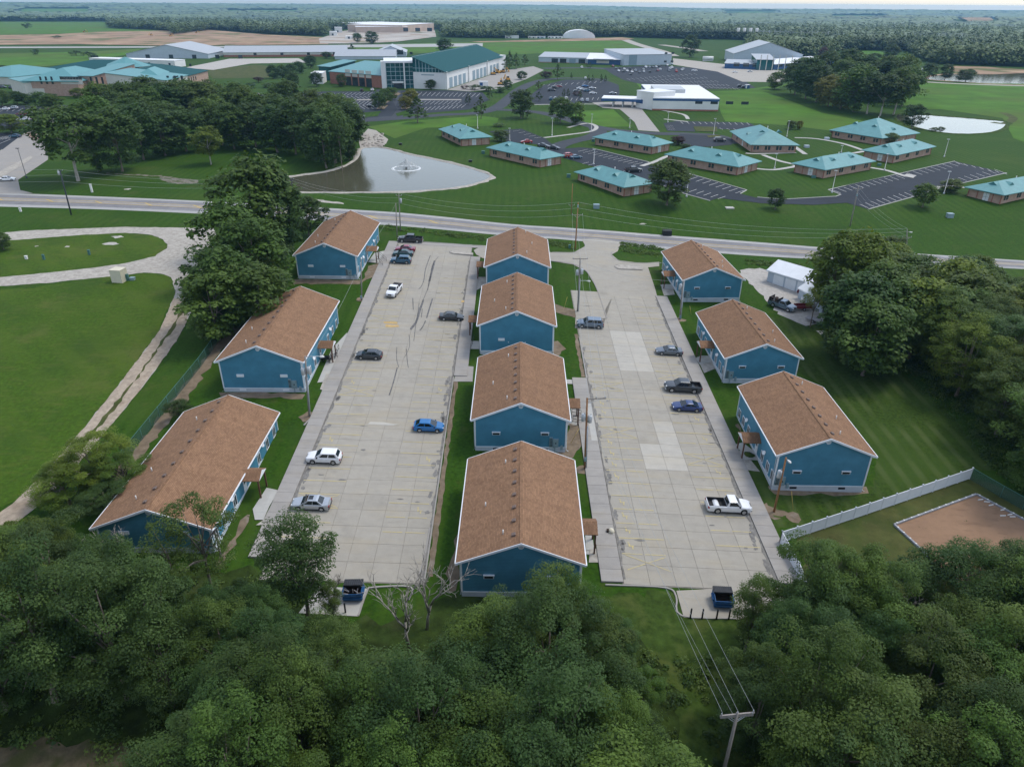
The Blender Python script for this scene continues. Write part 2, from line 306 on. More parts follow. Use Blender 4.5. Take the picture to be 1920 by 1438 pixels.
M['teal_big'] = ribbed_mat('deep_teal_roof', (.016, .080, .085), .8, 'X', .8, .1, .25); M['teal_light'] = ribbed_mat('pale_teal_roof', (.095, .265, .275), .8, 'X', .5, .4, .25)
M['brick'] = brick_mat('tan_brick', (.40, .26, .195), (.47, .33, .26)); M['red_brick'] = brick_mat('red_brick', (.30, .125, .080), (.36, .17, .12)); M['cream'] = pmat('cream_wall', (.56, .54, .49), rough=.8, scale=.3, var=.06, world_co=False)
M['white_wall'] = pmat('white_wall', (.70, .70, .68), rough=.8, scale=.2, var=.05, world_co=False); M['white_roof'] = pmat('white_roof', (.74, .75, .76), rough=.7, scale=.15, var=.05, world_co=False)
M['grey_metal'] = ribbed_mat('grey_metal_wall', (.44, .50, .56), .4, 'X', .5, .4, .3); M['grey_roof'] = ribbed_mat('grey_metal_roof', (.36, .38, .40), .5, 'X', .45, .4, .3); M['blue_panel'] = pmat('blue_panel', (.025, .085, .22), rough=.5, scale=.4, var=.08, world_co=False)
M['teal_glass'] = pmat('teal_curtain_glass', (.012, .085, .095), rough=.1, scale=.08, var=.5, spec=.6); M['grid'] = pmat('pale_mullion', (.40, .50, .52), rough=.5, scale=1, var=.05, world_co=False)
M['tan_wall'] = pmat('tan_panel', (.50, .38, .30), rough=.85, scale=.05, var=.12); M['door_grey'] = ribbed_mat('bay_door_panel', (.22, .30, .35), .6, 'Z', .5, .4, .5)
M['white_vinyl'] = pmat('white_vinyl', (.74, .76, .79), rough=.4, scale=.6, var=.04, world_co=False); M['white_metal'] = ribbed_mat('white_metal_sheet', (.74, .76, .78), .35, 'Y', .45, .4, .3)
M['rock'] = pmat('grey_rock', (.36, .32, .28), rough=.95, scale=1.2, var=.3, rand=.2, bump=.6, bscale=5); M['box_tan'] = pmat('tan_box', (.62, .57, .44), rough=.7, scale=1, var=.05, world_co=False); M['green_box'] = pmat('green_box', (.07, .17, .15), rough=.6, scale=1, var=.1, world_co=False)
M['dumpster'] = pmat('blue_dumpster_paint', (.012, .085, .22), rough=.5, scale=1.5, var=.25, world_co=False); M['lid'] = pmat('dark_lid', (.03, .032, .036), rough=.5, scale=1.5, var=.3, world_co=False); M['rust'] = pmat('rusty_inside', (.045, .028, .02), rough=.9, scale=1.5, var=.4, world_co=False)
M['sand'] = pmat('arena_sand', (.27, .165, .10), rough=.95, scale=.5, var=.1, bump=.5, bscale=8, detail=8); layer(M['sand'], (.17, .10, .062), .9, .55, .72, .7, stretch=(.4, 1.3, 1), detail=8); M['timber'] = pmat('grey_timber', (.30, .31, .33), rough=.85, scale=2, var=.2, world_co=False)

# ------------------------------------------------------------------ draped sheets
def densify(pts, step):
    out = []
    for i, p in enumerate(pts):
        q = pts[(i+1) % len(pts)]; n = max(1, int(math.hypot(q[0]-p[0], q[1]-p[1])/step))
        for k in range(n): out.append((p[0]+(q[0]-p[0])*k/n, p[1]+(q[1]-p[1])*k/n))
    return out
def smooth_poly(pts, it=2):
    for _ in range(it):
        o = []
        for i in range(len(pts)):
            a, b = pts[i], pts[(i+1) % len(pts)]
            o += [(.75*a[0]+.25*b[0], .75*a[1]+.25*b[1]), (.25*a[0]+.75*b[0], .25*a[1]+.75*b[1])]
        pts = o
    return pts
def sheet_mesh(name, poly, mat, off=.03, step=4.0, rough=0.0):
    """poly: list of (x, y); a sheet that follows the ground `off` metres above it"""
    if rough:
        poly = densify(poly, 1.2); poly = [(x+rnd.uniform(-rough, rough), y+rnd.uniform(-rough, rough)) for x, y in poly]
    tris = tessellate_polygon([[Vector((x, y, 0)) for x, y in poly]])
    bm = bmesh.new(); vs = [bm.verts.new((x, y, 0)) for x, y in poly]
    for t in tris:
        try: bm.faces.new([vs[i] for i in t])
        except ValueError: pass
    if step:
        for ax in (0, 1):
            lo = min(p[ax] for p in poly); hi = max(p[ax] for p in poly); k = math.floor(lo/step)+1
            while k*step < hi:
                n = [0, 0, 0]; n[ax] = 1; co = [0, 0, 0]; co[ax] = k*step
                bmesh.ops.bisect_plane(bm, geom=bm.verts[:]+bm.edges[:]+bm.faces[:], plane_co=co, plane_no=n, dist=1e-5); k += 1
    for v in bm.verts: v.co.z = T(v.co.x, v.co.y)+off
    bmesh.ops.recalc_face_normals(bm, faces=bm.faces)
    if sum(f.normal.z for f in bm.faces) < 0: bmesh.ops.reverse_faces(bm, faces=bm.faces)
    me = bpy.data.meshes.new(name); bm.to_mesh(me); bm.free(); me.materials.append(M[mat] if isinstance(mat, str) else mat); return me
LIFT = [0]
def sheet(name, poly, mat, off=.03, step=4.0, rough=0.0, parent=None, kind='structure', smooth=0, px=True):
    pts = [tuple(G(u, v)[:2]) for u, v in poly] if px else list(poly)
    if smooth: pts = smooth_poly(pts, smooth)
    LIFT[0] += 1
    return link(name, sheet_mesh(name, pts, mat, off+.0008*(LIFT[0] % 12), step, rough), parent, kind=None if parent else kind)
def ribbon_pts(pts, w):
    """centre line (x, y) -> polygon"""
    L, R = [], []
    for i, p in enumerate(pts):
        a, b = pts[max(i-1, 0)], pts[min(i+1, len(pts)-1)]; d = Vector((b[0]-a[0], b[1]-a[1])).normalized()
        ww = w[i] if hasattr(w, '__len__') else w
        L.append((p[0]-d.y*ww/2, p[1]+d.x*ww/2)); R.append((p[0]+d.y*ww/2, p[1]-d.x*ww/2))
    return L+R[::-1]
def spline(pts, n=6):
    out = []
    P = [Vector(p[:2]) for p in pts]
    for i in range(len(P)-1):
        p0, p1, p2, p3 = P[max(i-1, 0)], P[i], P[i+1], P[min(i+2, len(P)-1)]
        for k in range(n):
            t = k/n; out.append(tuple(.5*((2*p1)+(p2-p0)*t+(2*p0-5*p1+4*p2-p3)*t*t+(3*p1-p0-3*p2+p3)*t**3)))
    out.append(tuple(P[-1])); return out
def road_px(pts, n=5): return spline([tuple(G(u, v)[:2]) for u, v in pts], n)

# ------------------------------------------------------------------ ground sheet: fine near the camera, coarse far away
def axis(lims):
    out = []
    for a, b, st in lims:
        n = int(round((b-a)/st)); out += [a+(b-a)*i/n for i in range(n)]
    return out+[lims[-1][1]]
gx = axis([(-9000, -3000, 400), (-3000, -400, 100), (-400, -132, 16), (-132, 132, 4), (132, 400, 16), (400, 3000, 100), (3000, 9000, 400)])
gy = axis([(-300, 8, 22), (8, 260, 4), (260, 600, 20), (600, 3000, 100), (3000, 9000, 250)])
GV = np.array([(x, y, T(x, y)) for y in gy for x in gx]); nx = len(gx)
ii, jj = np.meshgrid(np.arange(nx-1), np.arange(len(gy)-1)); base = (jj*nx+ii).ravel()
ground = link('ground', np_mesh('ground', GV, np.stack([base, base+1, base+nx+1, base+nx], 1), M['grass'], True), kind='structure')

# fields and lawns
sheet('left_field', [(-260, 560), (60, 540), (170, 522), (290, 512), (318, 520), (330, 545), (300, 620), (240, 700), (160, 800), (90, 880), (20, 945), (-300, 1000)], 'field_grass', .012, 4, .4)
sheet('island_lawn', [(-200, 455), (35, 450), (150, 440), (235, 437), (290, 443), (312, 455), (314, 464), (290, 483), (235, 496), (170, 503), (100, 512), (0, 522), (-200, 535)], 'field_grass', .012, 4, .3)
sheet('right_lawn', [(1400, 590), (1500, 600), (1560, 615), (1640, 660), (1720, 720), (1800, 800), (1870, 880), (1820, 885), (1460, 1000), (1440, 975), (1400, 880), (1395, 860), (1640, 912), (1642, 860), (1540, 720), (1490, 690)], 'mown_lawn', .012, 4, .3)
sheet('arena_lawn', [(1478, 1010), (1600, 960), (1815, 892), (1860, 905), (2060, 1000), (2060, 1130), (1800, 1120), (1500, 1085)], 'dry_lawn', .012, 4, .3)
sheet('forest_floor', [(-140, 962), (150, 1010), (230, 1062), (480, 1068), (600, 1150), (720, 1165), (860, 1118), (1110, 1112), (1170, 1140), (1230, 1200), (1380, 1170), (1480, 1090), (1800, 1130), (2100, 1140), (2250, 1500), (2300, 2400), (-300, 2400), (-500, 1500)], 'forest_floor', .012, 4, .8)
sheet('power_line_clearing', [(1120, 1118), (1270, 1115), (1290, 1160), (1380, 1165), (1390, 1260), (1430, 1380), (1440, 1500), (1300, 1500), (1270, 1300), (1210, 1200), (1130, 1150)], 'rough_grass', .022, 4, .8)
sheet('bare_clearing', [(-60, 1392), (120, 1390), (220, 1402), (300, 1425), (380, 1500), (-200, 1560)], 'bare_clear', .022, 4, .6)
sheet('hay_field', [(-400, 42), (0, 42), (205, 43), (260, 52), (318, 60), (200, 63), (0, 66), (-400, 68)], 'hay_field', .25, 40)
sheet('green_meadow', [(-300, 102), (0, 101), (150, 98), (270, 92), (235, 104), (165, 117), (60, 128), (0, 137), (-300, 160)], 'hay_field', .12, 40)
sheet('airfield', [(655, 86), (850, 80), (1166, 76), (1200, 90), (1222, 97), (1010, 101), (930, 104), (660, 97)], 'hay_field', .1, 60)
sheet('construction_ground', [(-200, 70), (110, 65), (180, 61), (390, 57), (500, 66), (612, 71), (616, 84), (330, 87), (150, 84), (-200, 86)], 'site_soil', .3, 40, 0)
sheet('building_site', [(598, 74), (640, 60), (700, 52), (815, 58), (818, 70), (745, 79), (690, 82), (600, 83)], 'site_pale', .32, 40)
sheet('airstrip_margin', [(880, 79), (1000, 75.5), (1167, 71), (1190, 74), (1168, 76.5), (900, 80.5)], 'site_soil', .3, 40)
sheet('runway', [(-300, 89.5), (430, 87.6), (905, 82), (905, 88), (750, 89.5), (430, 90), (-300, 92)], 'road_edge', .2, 60)
sheet('distant_field', [(1380, 24), (1420, 23), (1440, 26), (1400, 28)], 'hay_field', 1, 300)
sheet('distant_field', [(1560, 30), (1660, 30), (1660, 35), (1560, 35)], 'hay_field', 1, 300); sheet('distant_field', [(430, 20), (560, 20), (560, 25), (430, 25)], 'hay_field', 1, 300); sheet('distant_field', [(40, 17.5), (165, 17.5), (165, 27), (40, 27)], 'hay_field', 1, 300)
sheet('pale_distant_field', [(1800, 38), (1848, 37), (1862, 44), (1815, 45)], 'site_soil', 8, 300)
sheet('hillside_field', [(1590, 96), (1640, 96), (1735, 112), (1700, 124), (1640, 118), (1580, 112)], 'hay_field', .1, 60)
sheet('pond_meadow', [(1700, 155), (2100, 160), (2100, 330), (1900, 260), (1880, 222), (1760, 205), (1690, 206), (1680, 180)], 'hay_field', .05, 30)
sheet('lake_shore', [(1775, 124), (1850, 126), (1960, 134), (1960, 143), (1850, 139), (1790, 137)], 'site_soil', .03, 60)

sheet('campus_lawn', [(1352, 213), (1345, 190), (1330, 172), (1420, 169), (1470, 185), (1540, 212), (1640, 232), (1700, 244), (1560, 246), (1480, 236), (1360, 228)], 'hay_field', .03, 12); sheet('campus_lawn', [(1100, 208), (1150, 206), (1185, 238), (1130, 238), (1095, 229), (1020, 211)], 'hay_field', .03, 12); sheet('campus_lawn', [(690, 238), (760, 228), (900, 218), (935, 222), (930, 236), (800, 240), (740, 260)], 'hay_field', .03, 12)
sheet('campus_lawn', [(1200, 165), (1215, 150), (1190, 152)], 'hay_field', .03, 12); sheet('campus_lawn', [(1380, 170), (1480, 158), (1440, 172)], 'hay_field', .04, 12)
# the highway: shoulders, two lanes and a turn lane
top = [(-420, 352), (-200, 355), (0, 362), (185, 369), (370, 377), (535, 386), (700, 396), (850, 409), (1000, 424), (1200, 438), (1400, 453), (1575, 467), (1750, 478), (1920, 489), (2200, 506)]
bot = [(-420, 380), (-200, 383), (0, 388), (185, 393), (370, 401), (535, 410), (700, 421), (850, 433), (1000, 446), (1200, 463), (1400, 479), (1575, 489), (1750, 498), (1920, 505), (2200, 520)]
wt = spline([tuple(G(*p)[:2]) for p in top], 4); wb = spline([tuple(G(*p)[:2]) for p in bot], 4)
def strip(f0, f1):
    a = [(p[0]*(1-f0)+q[0]*f0, p[1]*(1-f0)+q[1]*f0) for p, q in zip(wt, wb)]; b = [(p[0]*(1-f1)+q[0]*f1, p[1]*(1-f1)+q[1]*f1) for p, q in zip(wt, wb)]
    return a+b[::-1]
highway = sheet('highway', strip(0, 1), 'road_edge', .04, 6, px=False)
sheet('asphalt_lane', strip(.14, .40), 'road', .06, 6, parent=highway, px=False); sheet('asphalt_lane', strip(.60, .86), 'road', .06, 6, parent=highway, px=False)
sheet('turn_lane', strip(.405, .595), 'turn_lane', .055, 6, parent=highway, px=False)
for f in (.135, .862): sheet('edge_line', strip(f, f+.012), 'paint_white', .09, 6, parent=highway, px=False)
for f in (.40, .58): sheet('centre_line', strip(f, f+.016), 'paint_yellow', .09, 6, parent=highway, px=False)
cl = [((p[0]+q[0])/2, (p[1]+q[1])/2) for p, q in zip(wt, wb)]
acc, last = 0, cl[0]
for p in cl:
    d = math.hypot(p[0]-last[0], p[1]-last[1]); acc += d
    if acc > 13 and p[0] < -10:
        acc = 0; t = Vector((p[0]-last[0], p[1]-last[1])).normalized(); n = Vector((-t.y, t.x))
        a = Vector(p)-t*1.6+n*1.0; b = Vector(p)+t*1.6-n*1.0
        link('turn_dash', sheet_mesh('turn_dash', [tuple(a+t*.35), tuple(a-t*.35), tuple(b-t*.35), tuple(b+t*.35)], 'paint_yellow', .1, None), highway)
    last = p

# gravel drive on the left with the two-rut track
sheet('gravel_drive', [(-260, 448), (0, 437), (60, 432), (150, 429), (235, 426), (330, 427), (400, 428), (420, 470), (390, 520), (372, 560), (352, 600), (330, 640), (290, 695), (235, 765), (180, 830), (120, 900), (60, 958), (-10, 1010), (-60, 1000), (25, 945), (90, 880), (160, 800), (240, 700), (300, 620), (330, 548), (322, 520), (300, 513), (270, 512), (215, 518), (170, 522), (100, 530), (0, 537), (-260, 560), (-260, 540), (0, 520), (100, 511), (170, 503), (235, 494), (290, 481), (312, 466), (314, 458), (305, 449), (280, 440), (235, 437), (150, 441), (35, 450), (-260, 462)], 'gravel', .03, 4, .18)
sheet('rut_verge', [(348, 575), (330, 610), (297, 655), (250, 722), (200, 785), (150, 845), (146, 842), (196, 782), (246, 720), (294, 653), (327, 608), (344, 574)], 'dry_lawn', .05, 4, .3)
sheet('gravel_track', [(348, 560), (352, 600), (330, 640), (290, 695), (235, 765), (180, 830), (120, 900), (60, 958), (-10, 1010), (-60, 1000), (25, 945), (90, 880), (160, 800), (240, 700), (300, 620), (326, 560)], 'track', .04, 4, .12)
sheet('dirt_strip', [(475, 548), (462, 556), (400, 650), (310, 768), (225, 870), (200, 930), (215, 935), (250, 872), (330, 775), (420, 650), (480, 560)], 'soil', .02, 4, .5)
sheet('dirt_strip', [(480, 560), (470, 590), (440, 618), (410, 640), (420, 650), (445, 640), (500, 600)], 'soil', .025, 4, .5)
# yard behind the right-hand row
sheet('gravel_yard', [(1386, 506), (1400, 503), (1470, 507), (1500, 520), (1545, 570), (1545, 605), (1515, 612), (1460, 590), (1432, 555), (1400, 525)], 'white_gravel', .03, 4, .5)
sheet('gravel_spill', [(1545, 618), (1565, 620), (1580, 650), (1572, 656), (1555, 640), (1535, 622)], 'white_gravel', .03, 4, .7)
# bare earth beside houses
for poly in ([(1040, 865), (1070, 795), (1095, 800), (1090, 830), (1065, 868)], [(1085, 985), (1118, 985), (1125, 1003), (1090, 1000)], [(1405, 865), (1375, 800), (1382, 795), (1420, 880)], [(1430, 905), (1625, 915), (1630, 925), (1440, 930)],
             [(402, 1062), (462, 965), (468, 967), (412, 1070)], [(410, 735), (570, 738), (565, 747), (415, 745)], [(690, 500), (715, 492), (712, 510), (680, 530)],
             [(550, 524), (680, 526), (672, 534), (552, 532)], [(838, 1060), (862, 1000), (868, 1010), (858, 1110), (845, 1115)], [(1020, 640), (1045, 640), (1062, 655), (1040, 670)], [(1005, 575), (1040, 570), (1100, 590), (1080, 597)]):
    sheet('bare_earth', poly, 'soil', .02, 4, .35)
for u, v, r in ((1451, 961, 1.6), (1487, 970, 1.1), (1275, 600, 1.2), (580, 782, 1.5), (678, 562, 1.2), (1084, 585, 1.6), (1097, 880, 1.3), (1385, 1470, 2)):
    p = G(u, v); sheet('bare_earth', [(p.x+r*math.cos(a)*rnd.uniform(.7, 1.2), p.y+r*math.sin(a)*rnd.uniform(.7, 1.2)) for a in [k*math.pi/5 for k in range(10)]], 'soil', .024, 4, .1, px=False)
for u, v, r in ((222, 444, 1.5), (208, 458, 1.8), (126, 463, .9), (68, 462, .5), (240, 355, 1.2), (1205, 420, .9)):
    p = G(u, v); sheet('bare_patch', [(p.x+r*math.cos(a)*rnd.uniform(.5, 1.3), p.y+.7*r*math.sin(a)*rnd.uniform(.5, 1.3)) for a in [k*math.pi/6 for k in range(12)]], 'white_gravel', .02, 4, .1, px=False)
sheet('dry_ditch', [(200, 325), (300, 329.5), (372, 339), (374, 344), (335, 345.5), (305, 339), (298, 332), (200, 326.5)], 'ditch_stone', .02, 6, .6)
sheet('dry_ditch', [(590, 374), (640, 380), (645, 384), (600, 379)], 'gravel', .02, 6, .4)

# ------------------------------------------------------------------ the two concrete parking lots, slab by slab
SLY = -.0409
def slab_mesh(name, w, l, th, sx, mat):
    mb = MB(); g, b = .011, .014
    def ring(i, z): return [(x, y, z+sx*x-SLY*y) for x, y in ((-w/2+i, -l/2+i), (w/2-i, -l/2+i), (w/2-i, l/2-i), (-w/2+i, l/2-i))]
    vs = ring(g, -th)+ring(g, -b)+ring(g+b, 0)
    mb.add(vs, [(i+k, i+(k+1) % 4, i+4+(k+1) % 4, i+4+k) for i in (0, 4) for k in range(4)]+[(8, 9, 10, 11)]); return mb.mesh(name, mat)
def lot(name, x0, x1, y0, y1, ncol, pitch, sx, white):
    base = sheet(name, [(x0-.15, y0-.1), (x1+.15, y0-.1), (x1+.15, y1+.1), (x0-.15, y1+.1)], 'joint', .015, 3, px=False)
    w = (x1-x0)/ncol; n = int(round((y1-y0)/pitch)); l = (y1-y0)/n
    me = slab_mesh('slab', w, l, .05, sx, M['slab']); me2 = slab_mesh('new_slab', w, l, .05, sx, M['new_slab'])
    for i in range(ncol):
        for j in range(n):
            x, y = x0+(i+.5)*w, y0+(j+.5)*l
            wh = any(a <= x <= b and c <= y <= d for a, b, c, d in white)
            link('slab', me2 if wh else me, base, on(x, y, .075+rnd.uniform(-.004, .004)))
    return base
left_lot = lot('left_parking_lot', -27.0, -9.3, 58.9, 168.5, 6, 3.0, -.0357, [])
right_lot = lot('right_parking_lot', 12.7, 30.3, 59.3, 141.5, 6, 3.0, -.0565, [(21.3, 24.6, 81.5, 93.6), (18.3, 21.4, 81.5, 88), (18.4, 24.6, 107.5, 122)])
def quad_mark(parent, name, pts, mat, off=.1, rough=0):
    return link(name, sheet_mesh(name, pts, mat, off, 4, rough), parent)
def stripe(parent, x0, x1, y, mat='faded_yellow', w=.135, y2=None):
    y2 = y if y2 is None else y2; n = 1 if rnd.random() < .6 else 2
    for k in range(n):
        a, b = k/n, (k+1)/n-(.06 if n > 1 else 0); xa, xb = x0+(x1-x0)*a, x0+(x1-x0)*b; ya, yb = y+(y2-y)*a, y+(y2-y)*b
        quad_mark(parent, 'bay_stripe', [(xa, ya-w/2), (xb, yb-w/2), (xb, yb+w/2), (xa, ya+w/2)], mat)
for k in range(-5, 30): stripe(left_lot, -26.6, -21.1, 76.1+2.65*k)
for k in range(-4, 27): stripe(left_lot, -15.0, -9.7, 77.5+2.65*k)
for k in range(-11, 10):
    stripe(right_lot, 13.1, 18.5, 93.1+2.64*k)
for k in range(-10, 17): stripe(right_lot, 24.6, 29.9, 92.6+2.64*k)
for lt, xa, xb, ya in ((right_lot, 13.3, 18.3, 87.9+2.64), (right_lot, 24.8, 29.6, 84.74), (right_lot, 24.8, 29.6, 108.4), (right_lot, 13.3, 18.3, 103.7), (right_lot, 13.4, 18.4, 64.0), (left_lot, -26.4, -21.3, 73.5), (left_lot, -26.4, -21.3, 100), (left_lot, -26.4, -21.3, 126.5)):
    stripe(lt, xa, xb, ya-.1, y2=ya-2.5); stripe(lt, xa, xb, ya-2.5, y2=ya-.1)
def symbol(lt, x, y):
    for dx, dy, w, h in ((-.25, .1, .18, .5), (.05, .0, .5, .16), (.1, -.3, .16, .5), (-.3, .55, .22, .2)):
        quad_mark(lt, 'bay_symbol', [(x+dx-w/2, y+dy-h/2), (x+dx+w/2, y+dy-h/2), (x+dx+w/2, y+dy+h/2), (x+dx-w/2, y+dy+h/2)], 'faded_yellow')
for k in (-10.5, -9.5, -8.5, -7.5, -5.5, -4.5, -3.5, -2.5, .5, 1.5): symbol(right_lot, 14.4, 93.1+2.64*k)
for k in (-6.5, -4.5, -1.5, .5): symbol(right_lot, 28.6, 92.6+2.64*k)
for k in (-2.5, 1.5, 4.5, 8.5): symbol(left_lot, -11, 77.5+2.65*k)
for k in (3.5, 9.5): symbol(left_lot, -25, 76.1+2.65*k)
for u, v, n in ((735, 612, 1), (732, 606, 1), (878, 566, 1)):
    p = G(u, v); quad_mark(left_lot, 'bay_mark', [(p.x-1.3, p.y-.5), (p.x+1.3, p.y-.4), (p.x+1.2, p.y+.4), (p.x-1.2, p.y+.5)], 'faded_orange', .1, .15)
# skid marks, oil, grime and the painted shade along the kerbs
def skid(parent, pts, w, mat='rubber_mark'):
    quad_mark(parent, 'tyre_mark', ribbon_pts(spline([tuple(G(u, v)[:2]) for u, v in pts], 4), w), mat, .105)
for pts, w in (([(807, 480), (798, 505), (795, 525), (790, 538), (785, 543)], .16), ([(815, 490), (809, 513), (805, 529)], .42), ([(814, 492), (806, 520), (802, 545)], .14), ([(822, 482), (810, 500), (806, 530), (795, 560), (783, 590), (776, 640)], .10),
               ([(794, 563), (787, 585), (780, 606), (770, 619)], .34), ([(811, 561), (805, 580), (800, 597)], .26), ([(798, 602), (793, 613), (787, 621)], .2), ([(786, 570), (781, 600), (769, 617)], .12), ([(792, 580), (790, 596)], .14),
               ([(762, 655), (764, 680), (766, 690)], .10), ([(744, 652), (744, 675), (748, 690)], .10), ([(745, 690), (737, 720), (730, 742)], .18), ([(767, 628), (768, 650), (758, 672)], .08), ([(774, 560), (775, 582)], .16)):
    skid(left_lot, pts, w)
for lt, xa, xb, ya, yb, n in ((left_lot, -26.9, -26.1, 70, 165, 26), (left_lot, -10.3, -9.4, 60, 150, 28), (right_lot, 29.2, 30.2, 62, 118, 20), (right_lot, 12.8, 13.6, 62, 118, 18)):
    for k in range(n):
        y = rnd.uniform(ya, yb); x = rnd.uniform(xa, xb); l = rnd.uniform(.4, 2.6)
        quad_mark(lt, 'grime_stain', smooth_poly([(x-.25, y-l/2), (x+.25, y-l/2), (x+.3, y+l/2), (x-.2, y+l/2)], 2), 'stain', .098, .12)
for k in range(30):
    lt = left_lot if k % 2 else right_lot; x = rnd.choice((rnd.uniform(-25, -20), rnd.uniform(-15, -10.5))) if k % 2 else rnd.choice((rnd.uniform(14, 18), rnd.uniform(25, 29.5))); y = rnd.uniform(62, 150 if k % 2 else 135)
    rx, ry = rnd.uniform(.15, .7), rnd.uniform(.08, .25); quad_mark(lt, 'oil_stain', [(x+rx*math.cos(a)*rnd.uniform(.6, 1.2), y+ry*math.sin(a)*rnd.uniform(.6, 1.2)) for a in [i*math.pi/5 for i in range(10)]], 'stain', .097)
p = G(706, 795); quad_mark(left_lot, 'pale_spill', [(p.x-1.2, p.y-.35), (p.x+2.5, p.y-.3), (p.x+3.4, p.y+.05), (p.x+1, p.y+.35), (p.x-1, p.y+.4)], 'white_walk', .097, .1)
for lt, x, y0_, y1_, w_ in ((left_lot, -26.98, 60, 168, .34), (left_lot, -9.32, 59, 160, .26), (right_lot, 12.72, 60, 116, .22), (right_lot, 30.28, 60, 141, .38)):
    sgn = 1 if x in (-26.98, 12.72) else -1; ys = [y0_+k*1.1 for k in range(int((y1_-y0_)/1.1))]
    quad_mark(lt, 'kerb_shade_strip', [(x, y) for y in ys]+[(x+sgn*w_*rnd.uniform(.35, 1.5), y) for y in ys[::-1]], 'gutter', .093)  # kerb's shadow painted on the lot as an uneven dark strip
# sidewalks: kerbed panels
def walk(name, x0, x1, y0, y1, pitch, mats='walk', sx=-.0357):
    base = sheet(name, [(x0+.03, y0), (x1-.03, y0), (x1-.03, y1), (x0+.03, y1)], 'joint', .02, 3, px=False)
    n = int(round((y1-y0)/pitch)); l = (y1-y0)/n; me = slab_mesh('walk_panel', x1-x0, l, .24, sx, M[mats])
    for j in range(n): link('walk_panel', me, base, on((x0+x1)/2, y0+(j+.5)*l, .20+rnd.uniform(-.006, .006)))
    return base
walk('left_sidewalk', -29.3, -27.05, 62, 168.5, 1.9); walk('middle_sidewalk', -9.2, -7.0, 104.5, 160, 1.9); walk('right_lot_west_sidewalk', 10.2, 12.65, 59.5, 104.5, 1.9, sx=-.03); walk('right_sidewalk', 30.36, 32.8, 60.5, 141, 1.9, sx=-.045)
link('new_walk_panel', slab_mesh('new_walk_panel', .9, 10, .02, -.03, M['white_walk']), bpy.data.objects['right_lot_west_sidewalk'], on(12.15, 91.5, .225))
# driveway between the lots and up to the highway
sheet('entrance_drive', [(905, 461), (945, 462), (1035, 474), (1076, 474), (1098, 462), (1090, 449), (1120, 448), (1165, 454), (1158, 472), (1147, 478), (1160, 489), (1200, 494), (1236, 492), (1236, 500), (1215, 502), (1228, 541), (1232, 556), (1148, 557), (1130, 590), (1131, 612), (1078, 616), (1079, 598), (1136, 597), (1118, 540), (1100, 510), (1075, 497), (1030, 490), (905, 485), (893, 478), (888, 470)], 'slab', .08, 3)
sheet('entrance_drive', [(1079, 594), (1133, 592), (1140, 640), (1092, 650)], 'slab', .06, 3)
sheet('north_kerb_strip', [(747, 452), (790, 455), (905, 461), (905, 466), (790, 460), (747, 456)], 'walk', .1, 3)
island = sheet('kerb_island', [(843, 474), (850, 471.5), (887, 476), (887, 480), (850, 477)], 'gravel', .22, 3); sheet('kerb_island', [(1152, 501), (1160, 498), (1205, 502), (1205, 507), (1160, 506)], 'gravel', .22, 3)
# kerbs along the driveway
def kerb(pts, w=.18, h=.14, name='kerb', mat='walk', n=4):
    P = spline([tuple(G(u, v)[:2]) for u, v in pts], n); mb = MB()
    for a, b in zip(P[:-1], P[1:]): mb.bar(on(*a, h/2), on(*b, h/2), w, h)
    return mb.obj(name, M[mat], kind='structure')
for pts in ([(745, 451), (790, 454), (850, 458), (910, 463)], [(1035, 474), (1078, 474), (1095, 466), (1097, 460)], [(1030, 490), (1075, 496), (1100, 510), (1118, 540), (1135, 590), (1133, 598), (1085, 598)], [(1148, 472), (1146, 478), (1155, 487), (1180, 493), (1240, 494)],
            [(843, 473), (851, 471), (887, 475.5)], [(843, 474), (851, 477.5), (887, 481)], [(1152, 500), (1160, 497.5), (1205, 501)], [(1153, 502), (1162, 506), (1205, 508)], [(1166, 1098), (1250, 1103), (1268, 1120), (1278, 1155), (1380, 1160)], [(672, 1155), (688, 1110), (700, 1102), (770, 1101), (766, 1125)], [(806, 990), (795, 1050), (781, 1094)], [(1459, 1102), (1470, 1130)], [(570, 798), (590, 775), (602, 745), (612, 720)], [(1135, 1097), (1166, 1098)]):
    kerb(pts)
# dumpster pads
sheet('dumpster_pad', [(598, 1100), (690, 1104), (672, 1156), (560, 1150)], 'white_walk', .07, 3); sheet('dumpster_pad', [(1268, 1108), (1459, 1098), (1475, 1135), (1385, 1162), (1282, 1158)], 'slab', .07, 3)
